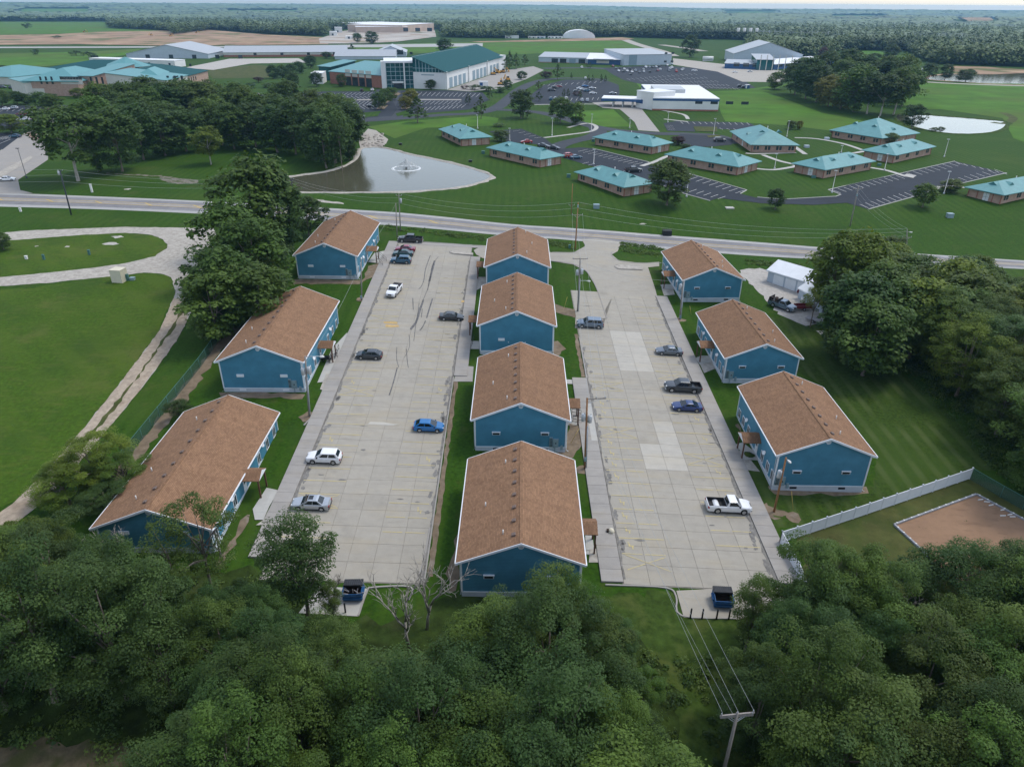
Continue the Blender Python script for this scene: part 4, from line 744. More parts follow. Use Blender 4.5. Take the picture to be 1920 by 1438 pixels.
def car_geo(kind):
    L, W, H = car_specs(kind); pk = 'pickup' in kind; tall = kind in ('suv', 'bigsuv') or pk
    r = .42 if pk else (.36 if tall else .33); clr = .34 if pk else (.26 if tall else .2)
    xf, xr = L/2-.92 if not pk else L/2-1.0, -L/2+(.95 if not pk else 1.25)
    belt = {'sedan': .93, 'coupe': .90, 'hatch': .95, 'suv': 1.06, 'bigsuv': 1.10, 'pickup': 1.18, 'crewpickup': 1.22}[kind]
    # cabin: rear base, rear top, front top, front base
    cab = {'sedan': (-L/2+.75, -L/2+1.45, .25, 1.15), 'coupe': (-L/2+.55, -L/2+1.6, .2, 1.15), 'hatch': (-L/2+.16, -L/2+.98, .2, 1.22), 'suv': (-L/2+.12, -L/2+.62, .25, 1.1), 'bigsuv': (-L/2+.1, -L/2+.55, .55, 1.35), 'pickup': (-.45, -.25, .75, 1.45), 'crewpickup': (-1.05, -.85, .75, 1.5)}[kind]
    hood = {'sedan': .80, 'coupe': .78, 'hatch': .84, 'suv': .98, 'bigsuv': 1.03, 'pickup': 1.12, 'crewpickup': 1.16}[kind]
    deck = {'sedan': .98, 'coupe': .95}.get(kind, belt)
    def top(x): return interp(x, (-L/2, -L/2+.12, cab[0], cab[3], cab[3]+.3, L/2-.25, L/2), (deck*.74 if not pk else belt-.05, deck, belt, belt, hood+.05, hood-.06, hood*.72))
    def wid(x): return W/2*interp(x, (-L/2, -L/2+.15, -L/2+.7, L/2-.9, L/2-.2, L/2), (.82 if not pk else .95, .94 if not pk else .98, 1, 1, .90, .72))
    xs = sorted(set([-L/2, -L/2+.06, -L/2+.15, L/2, L/2-.06, L/2-.2, cab[0], cab[3]]+[c+o for c in (xf, xr) for o in (-r*1.2, -r*1.12, -r*.85, -r*.45, 0, r*.45, r*.85, r*1.12, r*1.2)]+[-.3, .3, .8]))
    def bot(x):
        z = clr+(.12 if abs(x) > L/2-.1 else 0)
        for c in (xf, xr):
            d = abs(x-c)/(r*1.12)
            if d < 1: z = max(z, r+math.sqrt(1-d*d)*r*1.12)
        return min(z, top(x)-.12)
    bed0 = -L/2+.08, cab[0]-.06
    body = MB(); rings = []
    for x in xs:
        w, zb, zt = wid(x), bot(x), top(x); zm = zb+(zt-zb)*.55
        rings.append([(x, -w*.95, zb), (x, -w, max(zb+.02, zm)), (x, -w*.965, zt-.07), (x, -w*.88, zt), (x, 0, zt+.025), (x, w*.88, zt), (x, w*.965, zt-.07), (x, w, max(zb+.02, zm)), (x, w*.95, zb)])
    n = 9; vs = [p for q in rings for p in q]; fs = []
    for i in range(len(xs)-1):
        inbed = pk and xs[i] >= bed0[0]-.05 and xs[i+1] <= cab[0]+.01
        for k in range(n):
            if inbed and k in (3, 4): continue
            fs.append((i*n+k, (i+1)*n+k, (i+1)*n+(k+1) % n, i*n+(k+1) % n))
    fs += [tuple(range(n)), tuple((len(xs)-1)*n+k for k in range(n-1, -1, -1))]
    body.add(vs, fs, 0, False)
    w = W/2
    cw0, cw1 = w*.90, w*(.70 if not tall else .78)
    def cabring(z, xa, xb, hw): return [(xa, -hw, z), (xb, -hw, z), (xb, hw, z), (xa, hw, z)]
    zr = H-.05; lo = cabring(belt-.02, cab[0], cab[3], cw0); hi = cabring(zr, cab[1], cab[2], cw1); rt = cabring(H, cab[1]+.18, cab[2]-.18, cw1*.82)
    cabin = MB(); cabin.add(lo+hi+rt, [(0, 1, 5, 4), (1, 2, 6, 5), (2, 3, 7, 6), (3, 0, 4, 7), (4, 5, 9, 8), (5, 6, 10, 9), (6, 7, 11, 10), (7, 4, 8, 11), (8, 9, 10, 11)])
    def glass(q, s0, s1, t0, t1, off=.012):
        A_, B_, C_, D_ = [Vector(p) for p in q]
        def P(s, t): return A_.lerp(B_, s).lerp(D_.lerp(C_, s), t)
        nrm = (B_-A_).cross(D_-A_).normalized()*off; vs = [P(s, t)+nrm for s, t in ((s0, t0), (s1, t0), (s1, t1), (s0, t1))]; vs += [v-nrm*1.5 for v in vs]
        return vs, [(0, 1, 2, 3), (0, 4, 5, 1), (1, 5, 6, 2), (2, 6, 7, 3), (3, 7, 4, 0)]
    fr = (lo[1], lo[2], hi[2], hi[1]); rr = (lo[3], lo[0], hi[0], hi[3]); lf = (lo[2], lo[3], hi[3], hi[2]); rg = (lo[0], lo[1], hi[1], hi[0])
    parts = [('windscreen', [glass(fr, .05, .95, .06, .92)]), ('rear_window', [glass(rr, .07, .93, .25 if kind in ('suv', 'bigsuv', 'hatch') else .1, .9)])]
    if kind == 'pickup': sp = ((.12, .86),)
    elif kind == 'bigsuv': sp = ((.08, .30), (.34, .58), (.62, .86))
    elif kind == 'crewpickup': sp = ((.08, .46), (.52, .88))
    else: sp = ((.10, .44), (.48, .84))
    for a, b in sp:
        parts.append(('side_window', [glass(rg, a, b, .14, .88)])); parts.append(('side_window', [glass(lf, 1-b, 1-a, .14, .88)]))
    return dict(L=L, W=W, H=H, body=body, cabin=cabin, glass=parts, r=r, xf=xf, xr=xr, hood=hood, belt=belt, pk=pk, bed=bed0, deck=deck, cab=cab, wid=wid, tall=tall)
CACHE = {}
def car(label, kind, paint, loc, heading, group='vehicles parked at the apartment houses', name=None, bed=None, cat=None, sunroof=False):
    """heading: world angle of the nose"""
    g = CACHE.setdefault(kind, car_geo(kind)); L, W, r = g['L'], g['W'], g['r']
    nm = name or {'sedan': 'parked_sedan', 'coupe': 'parked_coupe', 'hatch': 'parked_hatchback', 'suv': 'parked_suv', 'bigsuv': 'parked_suv', 'pickup': 'pickup_truck', 'crewpickup': 'pickup_truck'}[kind]
    root = tag(empty(nm, loc, heading), label, cat or ('pickup truck' if g['pk'] else 'car'), group)
    # sit level with the sloping ground
    h = Vector((math.cos(heading), math.sin(heading))); s = Vector((-h.y, h.x)); e = 1.3
    pf = (T(loc[0]+h.x*e, loc[1]+h.y*e)-T(loc[0]-h.x*e, loc[1]-h.y*e))/(2*e); ps = (T(loc[0]+s.x, loc[1]+s.y)-T(loc[0]-s.x, loc[1]-s.y))/2
    root.rotation_euler = (math.atan(ps), -math.atan(pf), heading)
    key = ('m', kind, paint.name)
    if key not in CACHE: CACHE[key] = (g['body'].mesh('car_body', paint), g['cabin'].mesh('car_cabin', paint))
    link('body', CACHE[key][0], root); link('cabin', CACHE[key][1], root)
    for i, (pn, pieces) in enumerate(g['glass']):
        k2 = ('g', kind, i)
        if k2 not in CACHE:
            mb = MB(); [mb.add(v, f) for v, f in pieces]; CACHE[k2] = mb.mesh(pn, M['car_glass'])
        link(pn, CACHE[k2], root)
    kw = ('w', r)
    if kw not in CACHE:
        t = MB(); t.tube([(0, -.11, 0), (0, -.10, 0), (0, .10, 0), (0, .11, 0)], [r*.88, r, r, r*.88], 18); rm = MB(); rm.disc((0, .105, 0), r*.62, (0, 1, 0), .03, 14); rm.disc((0, -.105, 0), r*.62, (0, 1, 0), .03, 14)
        CACHE[kw] = (t.mesh('wheel', M['tyre']), rm.mesh('rim', M['rim']))
    for x in (g['xf'], g['xr']):
        for sy in (-1, 1):
            wl = link('wheel', CACHE[kw][0], root, (x, sy*(W/2-.11), r)); link('rim', CACHE[kw][1], wl)
    kl = ('l', kind)
    if kl not in CACHE:
        zl = g['hood']-.2; wf = g['wid'](L/2-.15); hl = []
        for sy in (-1, 1): hl.append(MB().box(L/2-.24, L/2-.02, min(sy*wf*.5, sy*wf*.86), max(sy*wf*.5, sy*wf*.86), zl-.08, zl+.07).mesh('headlight', M['lens']))
        zt = (g['deck'] if not g['pk'] else g['belt'])-.28; wr = g['wid'](-L/2+.08); tl = []
        for sy in (-1, 1): tl.append(MB().box(-L/2-.012, -L/2+.14, min(sy*wr*.66, sy*(wr+.01)), max(sy*wr*.66, sy*(wr+.01)), zt-.12, zt+.14).mesh('taillight', M['red_lens']))
        gr = MB().box(L/2-.05, L/2+.012, -wf*.42, wf*.42, zl-.28, zl-.02).mesh('grille', M['trim_black'])
        sill = [MB().box(g['xr']+r*1.25, g['xf']-r*1.25, min(sy*W*.44, sy*W*.497), max(sy*W*.44, sy*W*.497), .2 if not g['tall'] else .26, .30 if not g['tall'] else .38).mesh('sill_trim', M['trim_black']) for sy in (-1, 1)]
        mr = [MB().box(g['cab'][3]-.42, g['cab'][3]-.26, min(sy*W*.46, sy*W*.56), max(sy*W*.46, sy*W*.56), g['belt']-.02, g['belt']+.13).mesh('mirror', M['trim_black']) for sy in (-1, 1)]
        bp = MB(); bp.box(-L/2-.04, -L/2+.1, -W*.44, W*.44, .34, .5); 
        if g['pk']: bp.box(L/2-.12, L/2+.05, -W*.4, W*.4, .45, .66)
        CACHE[kl] = hl, tl, gr, sill, mr, bp.mesh('bumper', M['steel'] if g['pk'] else M['trim_black'])
    hl, tl, gr, sl, mr, bp = CACHE[kl]
    for q in hl: link('headlight', q, root)
    for q in tl: link('taillight', q, root)
    for q in mr: link('mirror', q, root)
    link('grille', gr, root); [link('sill_trim', q, root) for q in sl]; link('bumper', bp, root)
    if sunroof: MB().box(g['cab'][1]+.55, g['cab'][1]+1.1, -.38, .38, g['H']-.01, g['H']+.012).obj('sunroof', M['car_glass'], root)
    if g['pk']:
        a, b = g['bed']; z0, z1 = .62, g['belt']; hw = W/2*.86
        if bed == 'cover': MB().box(a, b, -hw, hw, z1-.02, z1+.05).obj('bed_cover', M['bed_liner'], root)
        else:
            mb = MB(); mb.box(a, b, -hw, hw, z0, z0+.04); mb.box(a, b, -hw-.02, -hw+.04, z0, z1+.01); mb.box(a, b, hw-.04, hw+.02, z0, z1+.01); mb.box(a, a+.06, -hw, hw, z0, z1+.01); mb.box(b-.05, b, -hw, hw, z0, z1+.01); mb.obj('truck_bed', M['bed_liner'], root)
    return root
WHT = car_paint('white_car_paint', (.78, .79, .80)); SLV = car_paint('silver_car_paint', (.45, .48, .51), .5, .3); BLU = car_paint('bright_blue_paint', (.006, .14, .38)); BLK = car_paint('near_black_paint', (.022, .028, .034)); CHA = car_paint('charcoal_paint', (.045, .055, .065), .3); GRN = car_paint('dark_green_paint', (.014, .06, .062)); TEA = car_paint('steel_blue_paint', (.03, .10, .165), .3)
RED = car_paint('dark_red_paint', (.22, .018, .045)); GRY = car_paint('grey_car_paint', (.13, .155, .185), .4); NAV = car_paint('navy_paint', (.010, .035, .14)); SUVG = car_paint('blue_grey_paint', (.15, .20, .26), .4); BRED = car_paint('bright_red_paint', (.36, .02, .02))
PI = math.pi
def car_at(u, v, kind, paint, ang, label, **k):
    """(u, v): where the side towards the camera meets the ground, at mid length"""
    p = G(u, v); W = car_specs(kind)[1]; return car(label, kind, paint, on(p.x, p.y+W*.46, .085), ang, **k)
car_at(581.5, 959, 'sedan', SLV, PI, 'silver sedan with a dark sunroof, nearest to the trees in the left lot', sunroof=True)
car_at(606, 872, 'suv', WHT, PI, 'white compact suv in the left lot near the lower left house')
car_at(803, 812, 'hatch', BLU, 0, 'bright blue hatchback on the right side of the left lot')
car_at(691, 676, 'hatch', CHA, PI, 'charcoal hatchback on the left side of the left lot, by the middle left house')
car_at(846, 603, 'sedan', BLK, 0, 'black sedan beside the walkway along the middle row')
car_at(751, 496, 'suv', TEA, PI, 'steel blue suv, nearest of three cars parked together in the left lot')
car_at(755, 482.5, 'sedan', GRN, PI, 'dark green sedan between the red car and the steel blue suv')
car_at(759, 474, 'sedan', RED, PI, 'dark red sedan, farthest of three cars parked together')
car_at(769, 456.5, 'crewpickup', BLK, PI, 'black pickup truck at the far end of the left lot below the grey poles')
p = G(736, 560); car('white pickup truck with a dark bed cover pointing down the left lot', 'pickup', WHT, on(p.x, p.y+2.5, .085), -PI/2-.18, bed='cover')
car_at(1106.5, 617, 'bigsuv', SUVG, PI, 'blue grey suv beside the grass and the pole in the right lot')
car_at(1255, 668, 'sedan', GRY, PI, 'grey sedan facing left at the middle right house')
p = car_at(1281, 738, 'crewpickup', CHA, PI, 'charcoal crew cab pickup truck with an open bed in the right lot')
car_at(1289, 773.5, 'coupe', NAV, PI, 'dark blue coupe next to the charcoal pickup')
car_at(1367, 965, 'pickup', WHT, 0, 'white single cab pickup truck with an open dark bed, nearest car in the right lot')
CG = 'cars parked on the campus'
for u, v, kind, paint, ang, lb in ((987, 269.5, 'sedan', BRED, PI+.2, 'bright red car in the small lot behind the second teal house'), (1068, 296.5, 'suv', BRED, .35, 'red car parked beside a blue car in the long narrow lot'), (1080, 299, 'sedan', TEA, .35, 'steel blue car beside the red car in the long narrow lot'),
    (1350, 267, 'bigsuv', BLK, .05, 'black suv parked left of the square teal house'), (1188, 324.5, 'crewpickup', BLK, .1, 'black pickup behind the front teal house by the big tree'), (1019, 277, 'sedan', CHA, -.5, 'left of two dark cars behind the second teal house'), (1039, 281, 'sedan', BLK, -.5, 'right of two dark cars behind the second teal house'),
    (11, 341, 'sedan', WHT, .3, 'white sedan turning out of the left campus drive'), (27, 259, 'sedan', TEA, PI, 'dark teal sedan in the left lot corner below the small tree'), (59, 214, 'suv', WHT, PI, 'white car behind the small tree in the left campus lot'), (93, 211.5, 'bigsuv', RED, PI, 'dark red suv at the end of the left campus lot'), (106, 210, 'sedan', SLV, PI, 'silver car beside the dark red suv'),
    (8, 207.5, 'sedan', WHT, PI, 'white car at the left edge of the campus lot'), (24, 206, 'suv', SLV, PI, 'silver suv second from the left edge of the campus lot'), (38, 217, 'sedan', RED, PI, 'red car half hidden by the small tree'), (47, 227, 'sedan', WHT, PI, 'white car nearest the camera in the left campus lot'),
    (607, 197, 'sedan', WHT, .2, 'white car in the lot before the brick building'), (694, 202.5, 'sedan', BLK, -.4, 'black car alone in the lot before the glass entrance'), (678, 172, 'suv', CHA, PI/2, 'dark suv at the kerb of the brick building'), (698, 171, 'sedan', WHT, PI/2, 'white car at the kerb beside the glass entrance'), (672, 222, 'crewpickup', CHA, 0, 'charcoal pickup at the edge of the grove'), (531, 178, 'bigsuv', BLK, PI/2, 'black suv on the drive by the college lot'), (479, 181, 'suv', RED, PI, 'dark red car near the tan college wing'), (587, 195, 'sedan', SLV, .1, 'silver car left of the white car in the college lot')):
    car_at(u, v, kind, paint, ang, lb, group=CG)
# far cars: one mesh each
def far_car_mesh(kind, paint):
    key = ('far', kind, paint.name)
    if key not in CACHE:
        g = CACHE.setdefault(kind, car_geo(kind)); mb = MB(); mb.add(g['body'].v, g['body'].f, 0); mb.add(g['cabin'].v, g['cabin'].f, 0)
        for _, pc in g['glass']: 
            for v, f in pc: mb.add(v, f, 1)
        for x in (g['xf'], g['xr']):
            for sy in (-1, 1): mb.disc((x, sy*(g['W']/2-.11), g['r']), g['r'], (0, 1, 0), .24, 10, 2)
        CACHE[key] = mb.mesh('far_car', [paint, M['car_glass'], M['tyre']])
    return CACHE[key]
def far_car(u, v, kind, paint, ang, label, group):
    p = G(u, v); return tag(link('parked_car', far_car_mesh(kind, paint), None, on(p.x, p.y, .06), ang), label, 'car', group)
cols = {'w': (WHT, 'white'), 's': (SLV, 'silver'), 'k': (BLK, 'black'), 'c': (CHA, 'charcoal'), 'r': (BRED, 'red'), 'b': (BLU, 'blue'), 't': (TEA, 'steel blue'), 'd': (RED, 'dark red')}
c3 = lambda x, y: (960+x/6, 80+y/6)
for x, y, c in ((1200, 330, 'w'), (1168, 300, 'k'), (1208, 298, 'c'), (1262, 308, 'w'), (1250, 335, 'k'), (1296, 330, 'w'), (1330, 305, 'k'), (1335, 368, 'c'), (1350, 340, 'w'), (1388, 325, 's'), (1436, 345, 'c'), (1480, 335, 'w'), (1478, 312, 's'), (1550, 338, 'k'), (1505, 285, 'w'), (1545, 285, 's'), (1585, 285, 'c'), (1620, 282, 'w'), (1655, 275, 'k'), (1640, 325, 'd'), (1665, 310, 'w'), (1765, 327, 'k'), (1845, 325, 'r'), (1798, 290, 'w'), (1745, 262, 'w'), (1135, 275, 'd'), (1910, 320, 's'), (1800, 250, 's')):
    far_car(*c3(x, y), rnd.choice(['sedan', 'suv', 'suv', 'sedan', 'hatch']), cols[c][0], PI/2+rnd.choice((0, PI))+rnd.uniform(-.05, .05), f'small {cols[c][1]} car in the crowded back lot before the grey metal building', f'{cols[c][1]} cars in the crowded back lot')
for x, y, c, k, a, lb in ((445, 548, 'c', 'bigsuv', .1, 'charcoal suv at the left end of the middle campus lot'), (478, 520, 'k', 'suv', .1, 'black car behind the charcoal suv in the middle lot'), (525, 505, 'd', 'sedan', .1, 'dark red car beside the two dark cars in the middle lot'), (825, 500, 'b', 'sedan', .2, 'blue car at the back of the middle campus lot'), (765, 528, 'w', 'sedan', .2, 'white car left of the blue car in the middle lot'), (728, 565, 'k', 'suv', .2, 'black suv in the front of the middle lot'), (800, 540, 's', 'sedan', .2, 'silver car between the black suv and the green one'), (845, 555, 't', 'suv', .2, 'dark teal suv in the middle campus lot'), (905, 525, 's', 'sedan', .2, 'silver car at the right of the middle group'), (910, 580, 'w', 'sedan', .1, 'white sedan in front of the middle group'),
    (1135, 582, 's', 'sedan', .1, 'grey car alone near the blue canopy'), (435, 650, 't', 'suv', PI/2, 'steel blue car beside the small conical tree'), (485, 640, 's', 'sedan', PI/2, 'silver car right of the steel blue one by the conical tree'), (785, 665, 's', 'suv', PI/2, 'left silver suv at the front kerb of the middle lot'), (845, 665, 's', 'suv', PI/2, 'right silver suv at the front kerb of the middle lot'), (610, 640, 'w', 'sedan', PI/2, 'white car behind the pair of green trees'), (825, 410, 'w', 'sedan', PI/2, 'white car alone by the narrow conifers'), (785, 290, 'w', 'bigsuv', PI/2, 'white van in front of the grey garages')):
    far_car(*c3(x, y), k, cols[c][0], a, lb, None)
for u, v, c, lb in ((1268, 136, 'r', 'red car at the edge of the back lot near the gravel'), (1256, 130, 'w', 'white car near the corner of the grey hall'), (1281, 131, 's', 'silver car by the gravel yard corner'), (1254, 133, 'k', 'black car by the gravel yard corner'), (1302, 134, 'w', 'white car alone between the back lot and the large grey hall'), (1378, 137, 'w', 'white car in front of the blue annex'), (1406, 136, 's', 'silver car in front of the glass entrance of the large hall'), (5, 155, 'r', 'red car at the far left edge by the cream wing'), (17, 158, 'w', 'white car beside the cream wing'), (6, 166, 'k', 'dark car below the red one by the cream wing'), (24, 167, 'c', 'charcoal car at the cream wing wall'), (1388, 164, 'k', 'black car at the far corner of the back lot'), (1396, 166, 'c', 'dark car next to the blue toilet cabin')):
    far_car(u, v, 'suv' if c in 'kc' else 'sedan', cols[c][0], PI/2 if u > 1200 and u < 1300 else .05, lb, None)
# yard behind: flatbed truck and trailers
p = G(1468, 581); fb = car('old grey flatbed work truck loaded with dark gear in the gravel yard', 'pickup', SUVG, on(p.x, p.y+.8, .05), -.85, group='vehicles in the gravel yard', name='work_truck')
mb = MB(); mb.box(-2.7, -.6, -1.1, 1.1, 1.25, 1.36); [mb.box(x, x+.08, -1.1, 1.1, 1.36, 1.9) for x in (-2.6, -.75)]; mb.obj('flatbed', M['trim_black'], fb)
for q in ((-2.2, -.5, .5), (-1.6, .3, .4), (-1.2, -.4, .45)): MB().tube([(q[0], q[1], 1.36), (q[0], q[1], 1.36+q[2])], .3, 8).obj('load', M['rust'], fb)
def trailer(name, label, u, v, ang, L, W, H, mat, slope=True):
    p = G(u, v); root = tag(empty(name, on(p.x, p.y, .05), ang), label, 'trailer', 'vehicles in the gravel yard'); mb = MB(); mb.box(-L/2, L/2, -W/2, W/2, .5, .6)
    if H: [mb.box(-L/2, L/2, y-.04, y+.04, .6, .6+H) for y in (-W/2, W/2)]; mb.box(-L/2, -L/2+.06, -W/2, W/2, .6, .6+H); mb.box(L/2-.06, L/2, -W/2, W/2, .6, .6+H)
    mb.obj('trailer_bed', M[mat], root); MB().bar((L/2, 0, .5), (L/2+1.2, 0, .45), .1).obj('drawbar', M['dark'], root)
    for y in (-1, 1): w = MB().disc((0, y*(W/2+.14), .34), .34, (0, 1, 0), .2, 14).obj('wheel', M['tyre'], root); MB().disc((0, y*(W/2+.25), .34), .2, (0, 1, 0), .03, 12).obj('rim', M['rim'], root)
M['red_trailer'] = pmat('red_trailer_paint', (.16, .012, .02), rough=.5, var=.2, scale=2, world_co=False); M['planks'] = pmat('grey_planks', (.30, .29, .30), rough=.85, var=.2, scale=2, world_co=False, stretch=(1, 8, 1))
trailer('red_trailer', 'dark red low trailer beside the grey work truck', 1504, 581, .05, 3.2, 1.5, .5, 'red_trailer'); trailer('flatbed_trailer', 'flat plank trailer at the lower end of the gravel yard', 1527, 604, -.75, 3.4, 1.7, 0, 'planks')
p = G(1511, 566); tag(MB().box(-.9, .9, -.6, .6, .05, .9).box(-.2, 1.2, -.4, .5, .9, 1.3).box(.3, 1.4, -.9, -.2, 0, .7).obj('scrap_pile', M['white_wall'], None, p), 'pale heap of scrap sheets by the shed corner', 'scrap')
p = G(1499, 549); tag(MB().box(-.5, .5, -.3, .3, .0, .5).tube([(-.3, 0, .5), (-.1, 0, .9)], .2, 8).tube([(.3, .1, .4), (.3, .1, .95)], .14, 8).obj('junk_heap', M['red_trailer'], None, p), 'small heap of red and dark junk by the garage doors', 'junk')
# ------------------------------------------------------------------ generic building from three ground corners: a (left/back), b (front corner), c (right)
def wall_windows(root, La, Lc, specs, parent=None):
    """specs: (face, first, z, w, h, n, pitch, material, part name); face 'x' runs from b towards c, 'y' from b towards a"""
    for face, s0, z0, w, h, n, pitch, mt, nm in specs:
        mb = MB()
        if face == 'x': mb.box(-w/2, w/2, -.07, .02, 0, h)
        elif face == 'e': mb.box(-.02, .07, -w/2, w/2, 0, h)
        else: mb.box(-.07, .02, -w/2, w/2, 0, h)
        me = mb.mesh(nm, M[mt])
        for k in range(n):
            s = s0+k*pitch; loc = (s, 0, z0) if face == 'x' else ((Lc, s, z0) if face == 'e' else (0, s, z0)); link(nm, me, parent or root, loc)
def frame3(a, b, c):
    A_, B_, C_ = [v if isinstance(v, Vector) else G(*v) for v in (a, b, c)]
    ux = Vector((C_.x-B_.x, C_.y-B_.y)); Lc = ux.length; ux.normalize(); uy = Vector((-ux.y, ux.x)); La = (Vector((A_.x-B_.x, A_.y-B_.y))).dot(uy)
    return B_, math.atan2(ux.y, ux.x), La, Lc
def roof_mesh(kind, La, Lc, h, rise, o, th=.18, ridge='x', hipf=.5):
    mb = MB(); x0, x1, y0, y1 = -o, Lc+o, -o, La+o
    if kind == 'flat':
        mb.box(x0, x1, y0, y1, h, h+th); return mb
    def two(vs, fs):
        n = len(vs); mb.add(vs+[(x, y, z-th) for x, y, z in vs], fs); mb.add([(x, y, z-th) for x, y, z in vs], [f[::-1] for f in fs])
        return n
    if kind == 'shed':   # high at y1 (ridge 'x') or x1
        z00, z10, z11, z01 = (h, h, h+rise, h+rise) if ridge == 'x' else ((h, h+rise, h+rise, h) if ridge == 'y' else (h+rise, h+rise, h, h))
        vs = [(x0, y0, z00), (x1, y0, z10), (x1, y1, z11), (x0, y1, z01)]; v2 = [(x, y, z-th) for x, y, z in vs]
        mb.add(vs+v2, [(0, 1, 2, 3), (7, 6, 5, 4), (0, 4, 5, 1), (1, 5, 6, 2), (2, 6, 7, 3), (3, 7, 4, 0)]); return mb
    if kind == 'gable':
        if ridge == 'x': vs = [(x0, y0, h), (x1, y0, h), (x1, (y0+y1)/2, h+rise), (x0, (y0+y1)/2, h+rise), (x1, y1, h), (x0, y1, h)]
        else: vs = [(x1, y0, h), (x1, y1, h), ((x0+x1)/2, y1, h+rise), ((x0+x1)/2, y0, h+rise), (x0, y1, h), (x0, y0, h)]
        v2 = [(x, y, z-th) for x, y, z in vs]; mb.add(vs+v2, [(0, 1, 2, 3), (3, 2, 4, 5), (9, 8, 7, 6), (11, 10, 8, 9), (0, 6, 7, 1), (4, 10, 11, 5), (1, 7, 8, 2), (2, 8, 10, 4), (5, 11, 9, 3), (3, 9, 6, 0)]); return mb
    d = min(La, Lc)/2+o   # hip
    if Lc >= La: r0, r1 = (x0+d*hipf*2, (y0+y1)/2, h+rise), (x1-d*hipf*2, (y0+y1)/2, h+rise); fs = [(0, 1, 5, 4), (1, 2, 5), (2, 3, 4, 5), (3, 0, 4)]
    else: r0, r1 = ((x0+x1)/2, y0+d*hipf*2, h+rise), ((x0+x1)/2, y1-d*hipf*2, h+rise); fs = [(0, 1, 4), (1, 2, 5, 4), (2, 3, 5), (3, 0, 4, 5)]
    vs = [(x0, y0, h), (x1, y0, h), (x1, y1, h), (x0, y1, h), r0, r1]; mb.add(vs, fs)
    v2 = [(x, y, h-th) for x, y, z in vs[:4]]; mb.add(vs[:4]+v2, [(0, 4, 5, 1), (1, 5, 6, 2), (2, 6, 7, 3), (3, 7, 4, 0), (7, 6, 5, 4)]); return mb
def hall(label, a, b, c, vtop, wall='white_wall', roof='white_roof', kind='flat', rise=2, o=.3, ridge='x', specs=(), name='campus_building', cat='building', root=None, base=None, h=None, depth=None, group=None, th=.25):
    if depth is not None:
        B_, C_ = G(*b), G(*c); u = (C_-B_); u.z = 0; u.normalize(); a = B_+Vector((-u.y, u.x, 0))*depth
    B_, ang, La, Lc = frame3(a, b, c); h = h or hpx(b[0], b[1], vtop)
    if root is None: root = tag(empty(name, B_), label, cat, group)
    mb = MB(); mb.box(0, Lc, 0, La, -1.0, h-.02)
    if kind == 'gable':
        if ridge == 'x':
            for x in (0, Lc): mb.add([(x, .0, h-.02), (x, La, h-.02), (x, La/2, h+rise-.3)], [(0, 1, 2)])
        else:
            for y in (0, La): mb.add([(0, y, h-.02), (Lc, y, h-.02), (Lc/2, y, h+rise-.3)], [(0, 1, 2)])
    if kind == 'shed' and ridge == 'x': mb.add([(0, 0, h), (0, La, h+rise-.3), (0, La, h), (Lc, 0, h), (Lc, La, h+rise-.3), (Lc, La, h)], [(0, 1, 2), (3, 5, 4), (1, 4, 5, 2)])
    rel = B_-root.location
    w = mb.obj('wall', M[wall], root, rel, ang)
    r = roof_mesh(kind, La, Lc, h, rise, o, th, ridge).obj('roof', M[roof], root, rel, ang)
    if base: mb = MB(); mb.box(-.05, Lc+.05, -.05, La+.05, -.5, base[1]); mb.obj('base_course', M[base[0]], w)
    wall_windows(root, La, Lc, specs, w)
    return root, La, Lc, h, w, r, ang
M['pane_dark'] = pmat('dark_pane', (.03, .04, .05), rough=.12, var=.4, scale=.3, spec=.6); M['door_white'] = pmat('white_door', (.66, .68, .68), rough=.5, var=.05, scale=1, world_co=False)
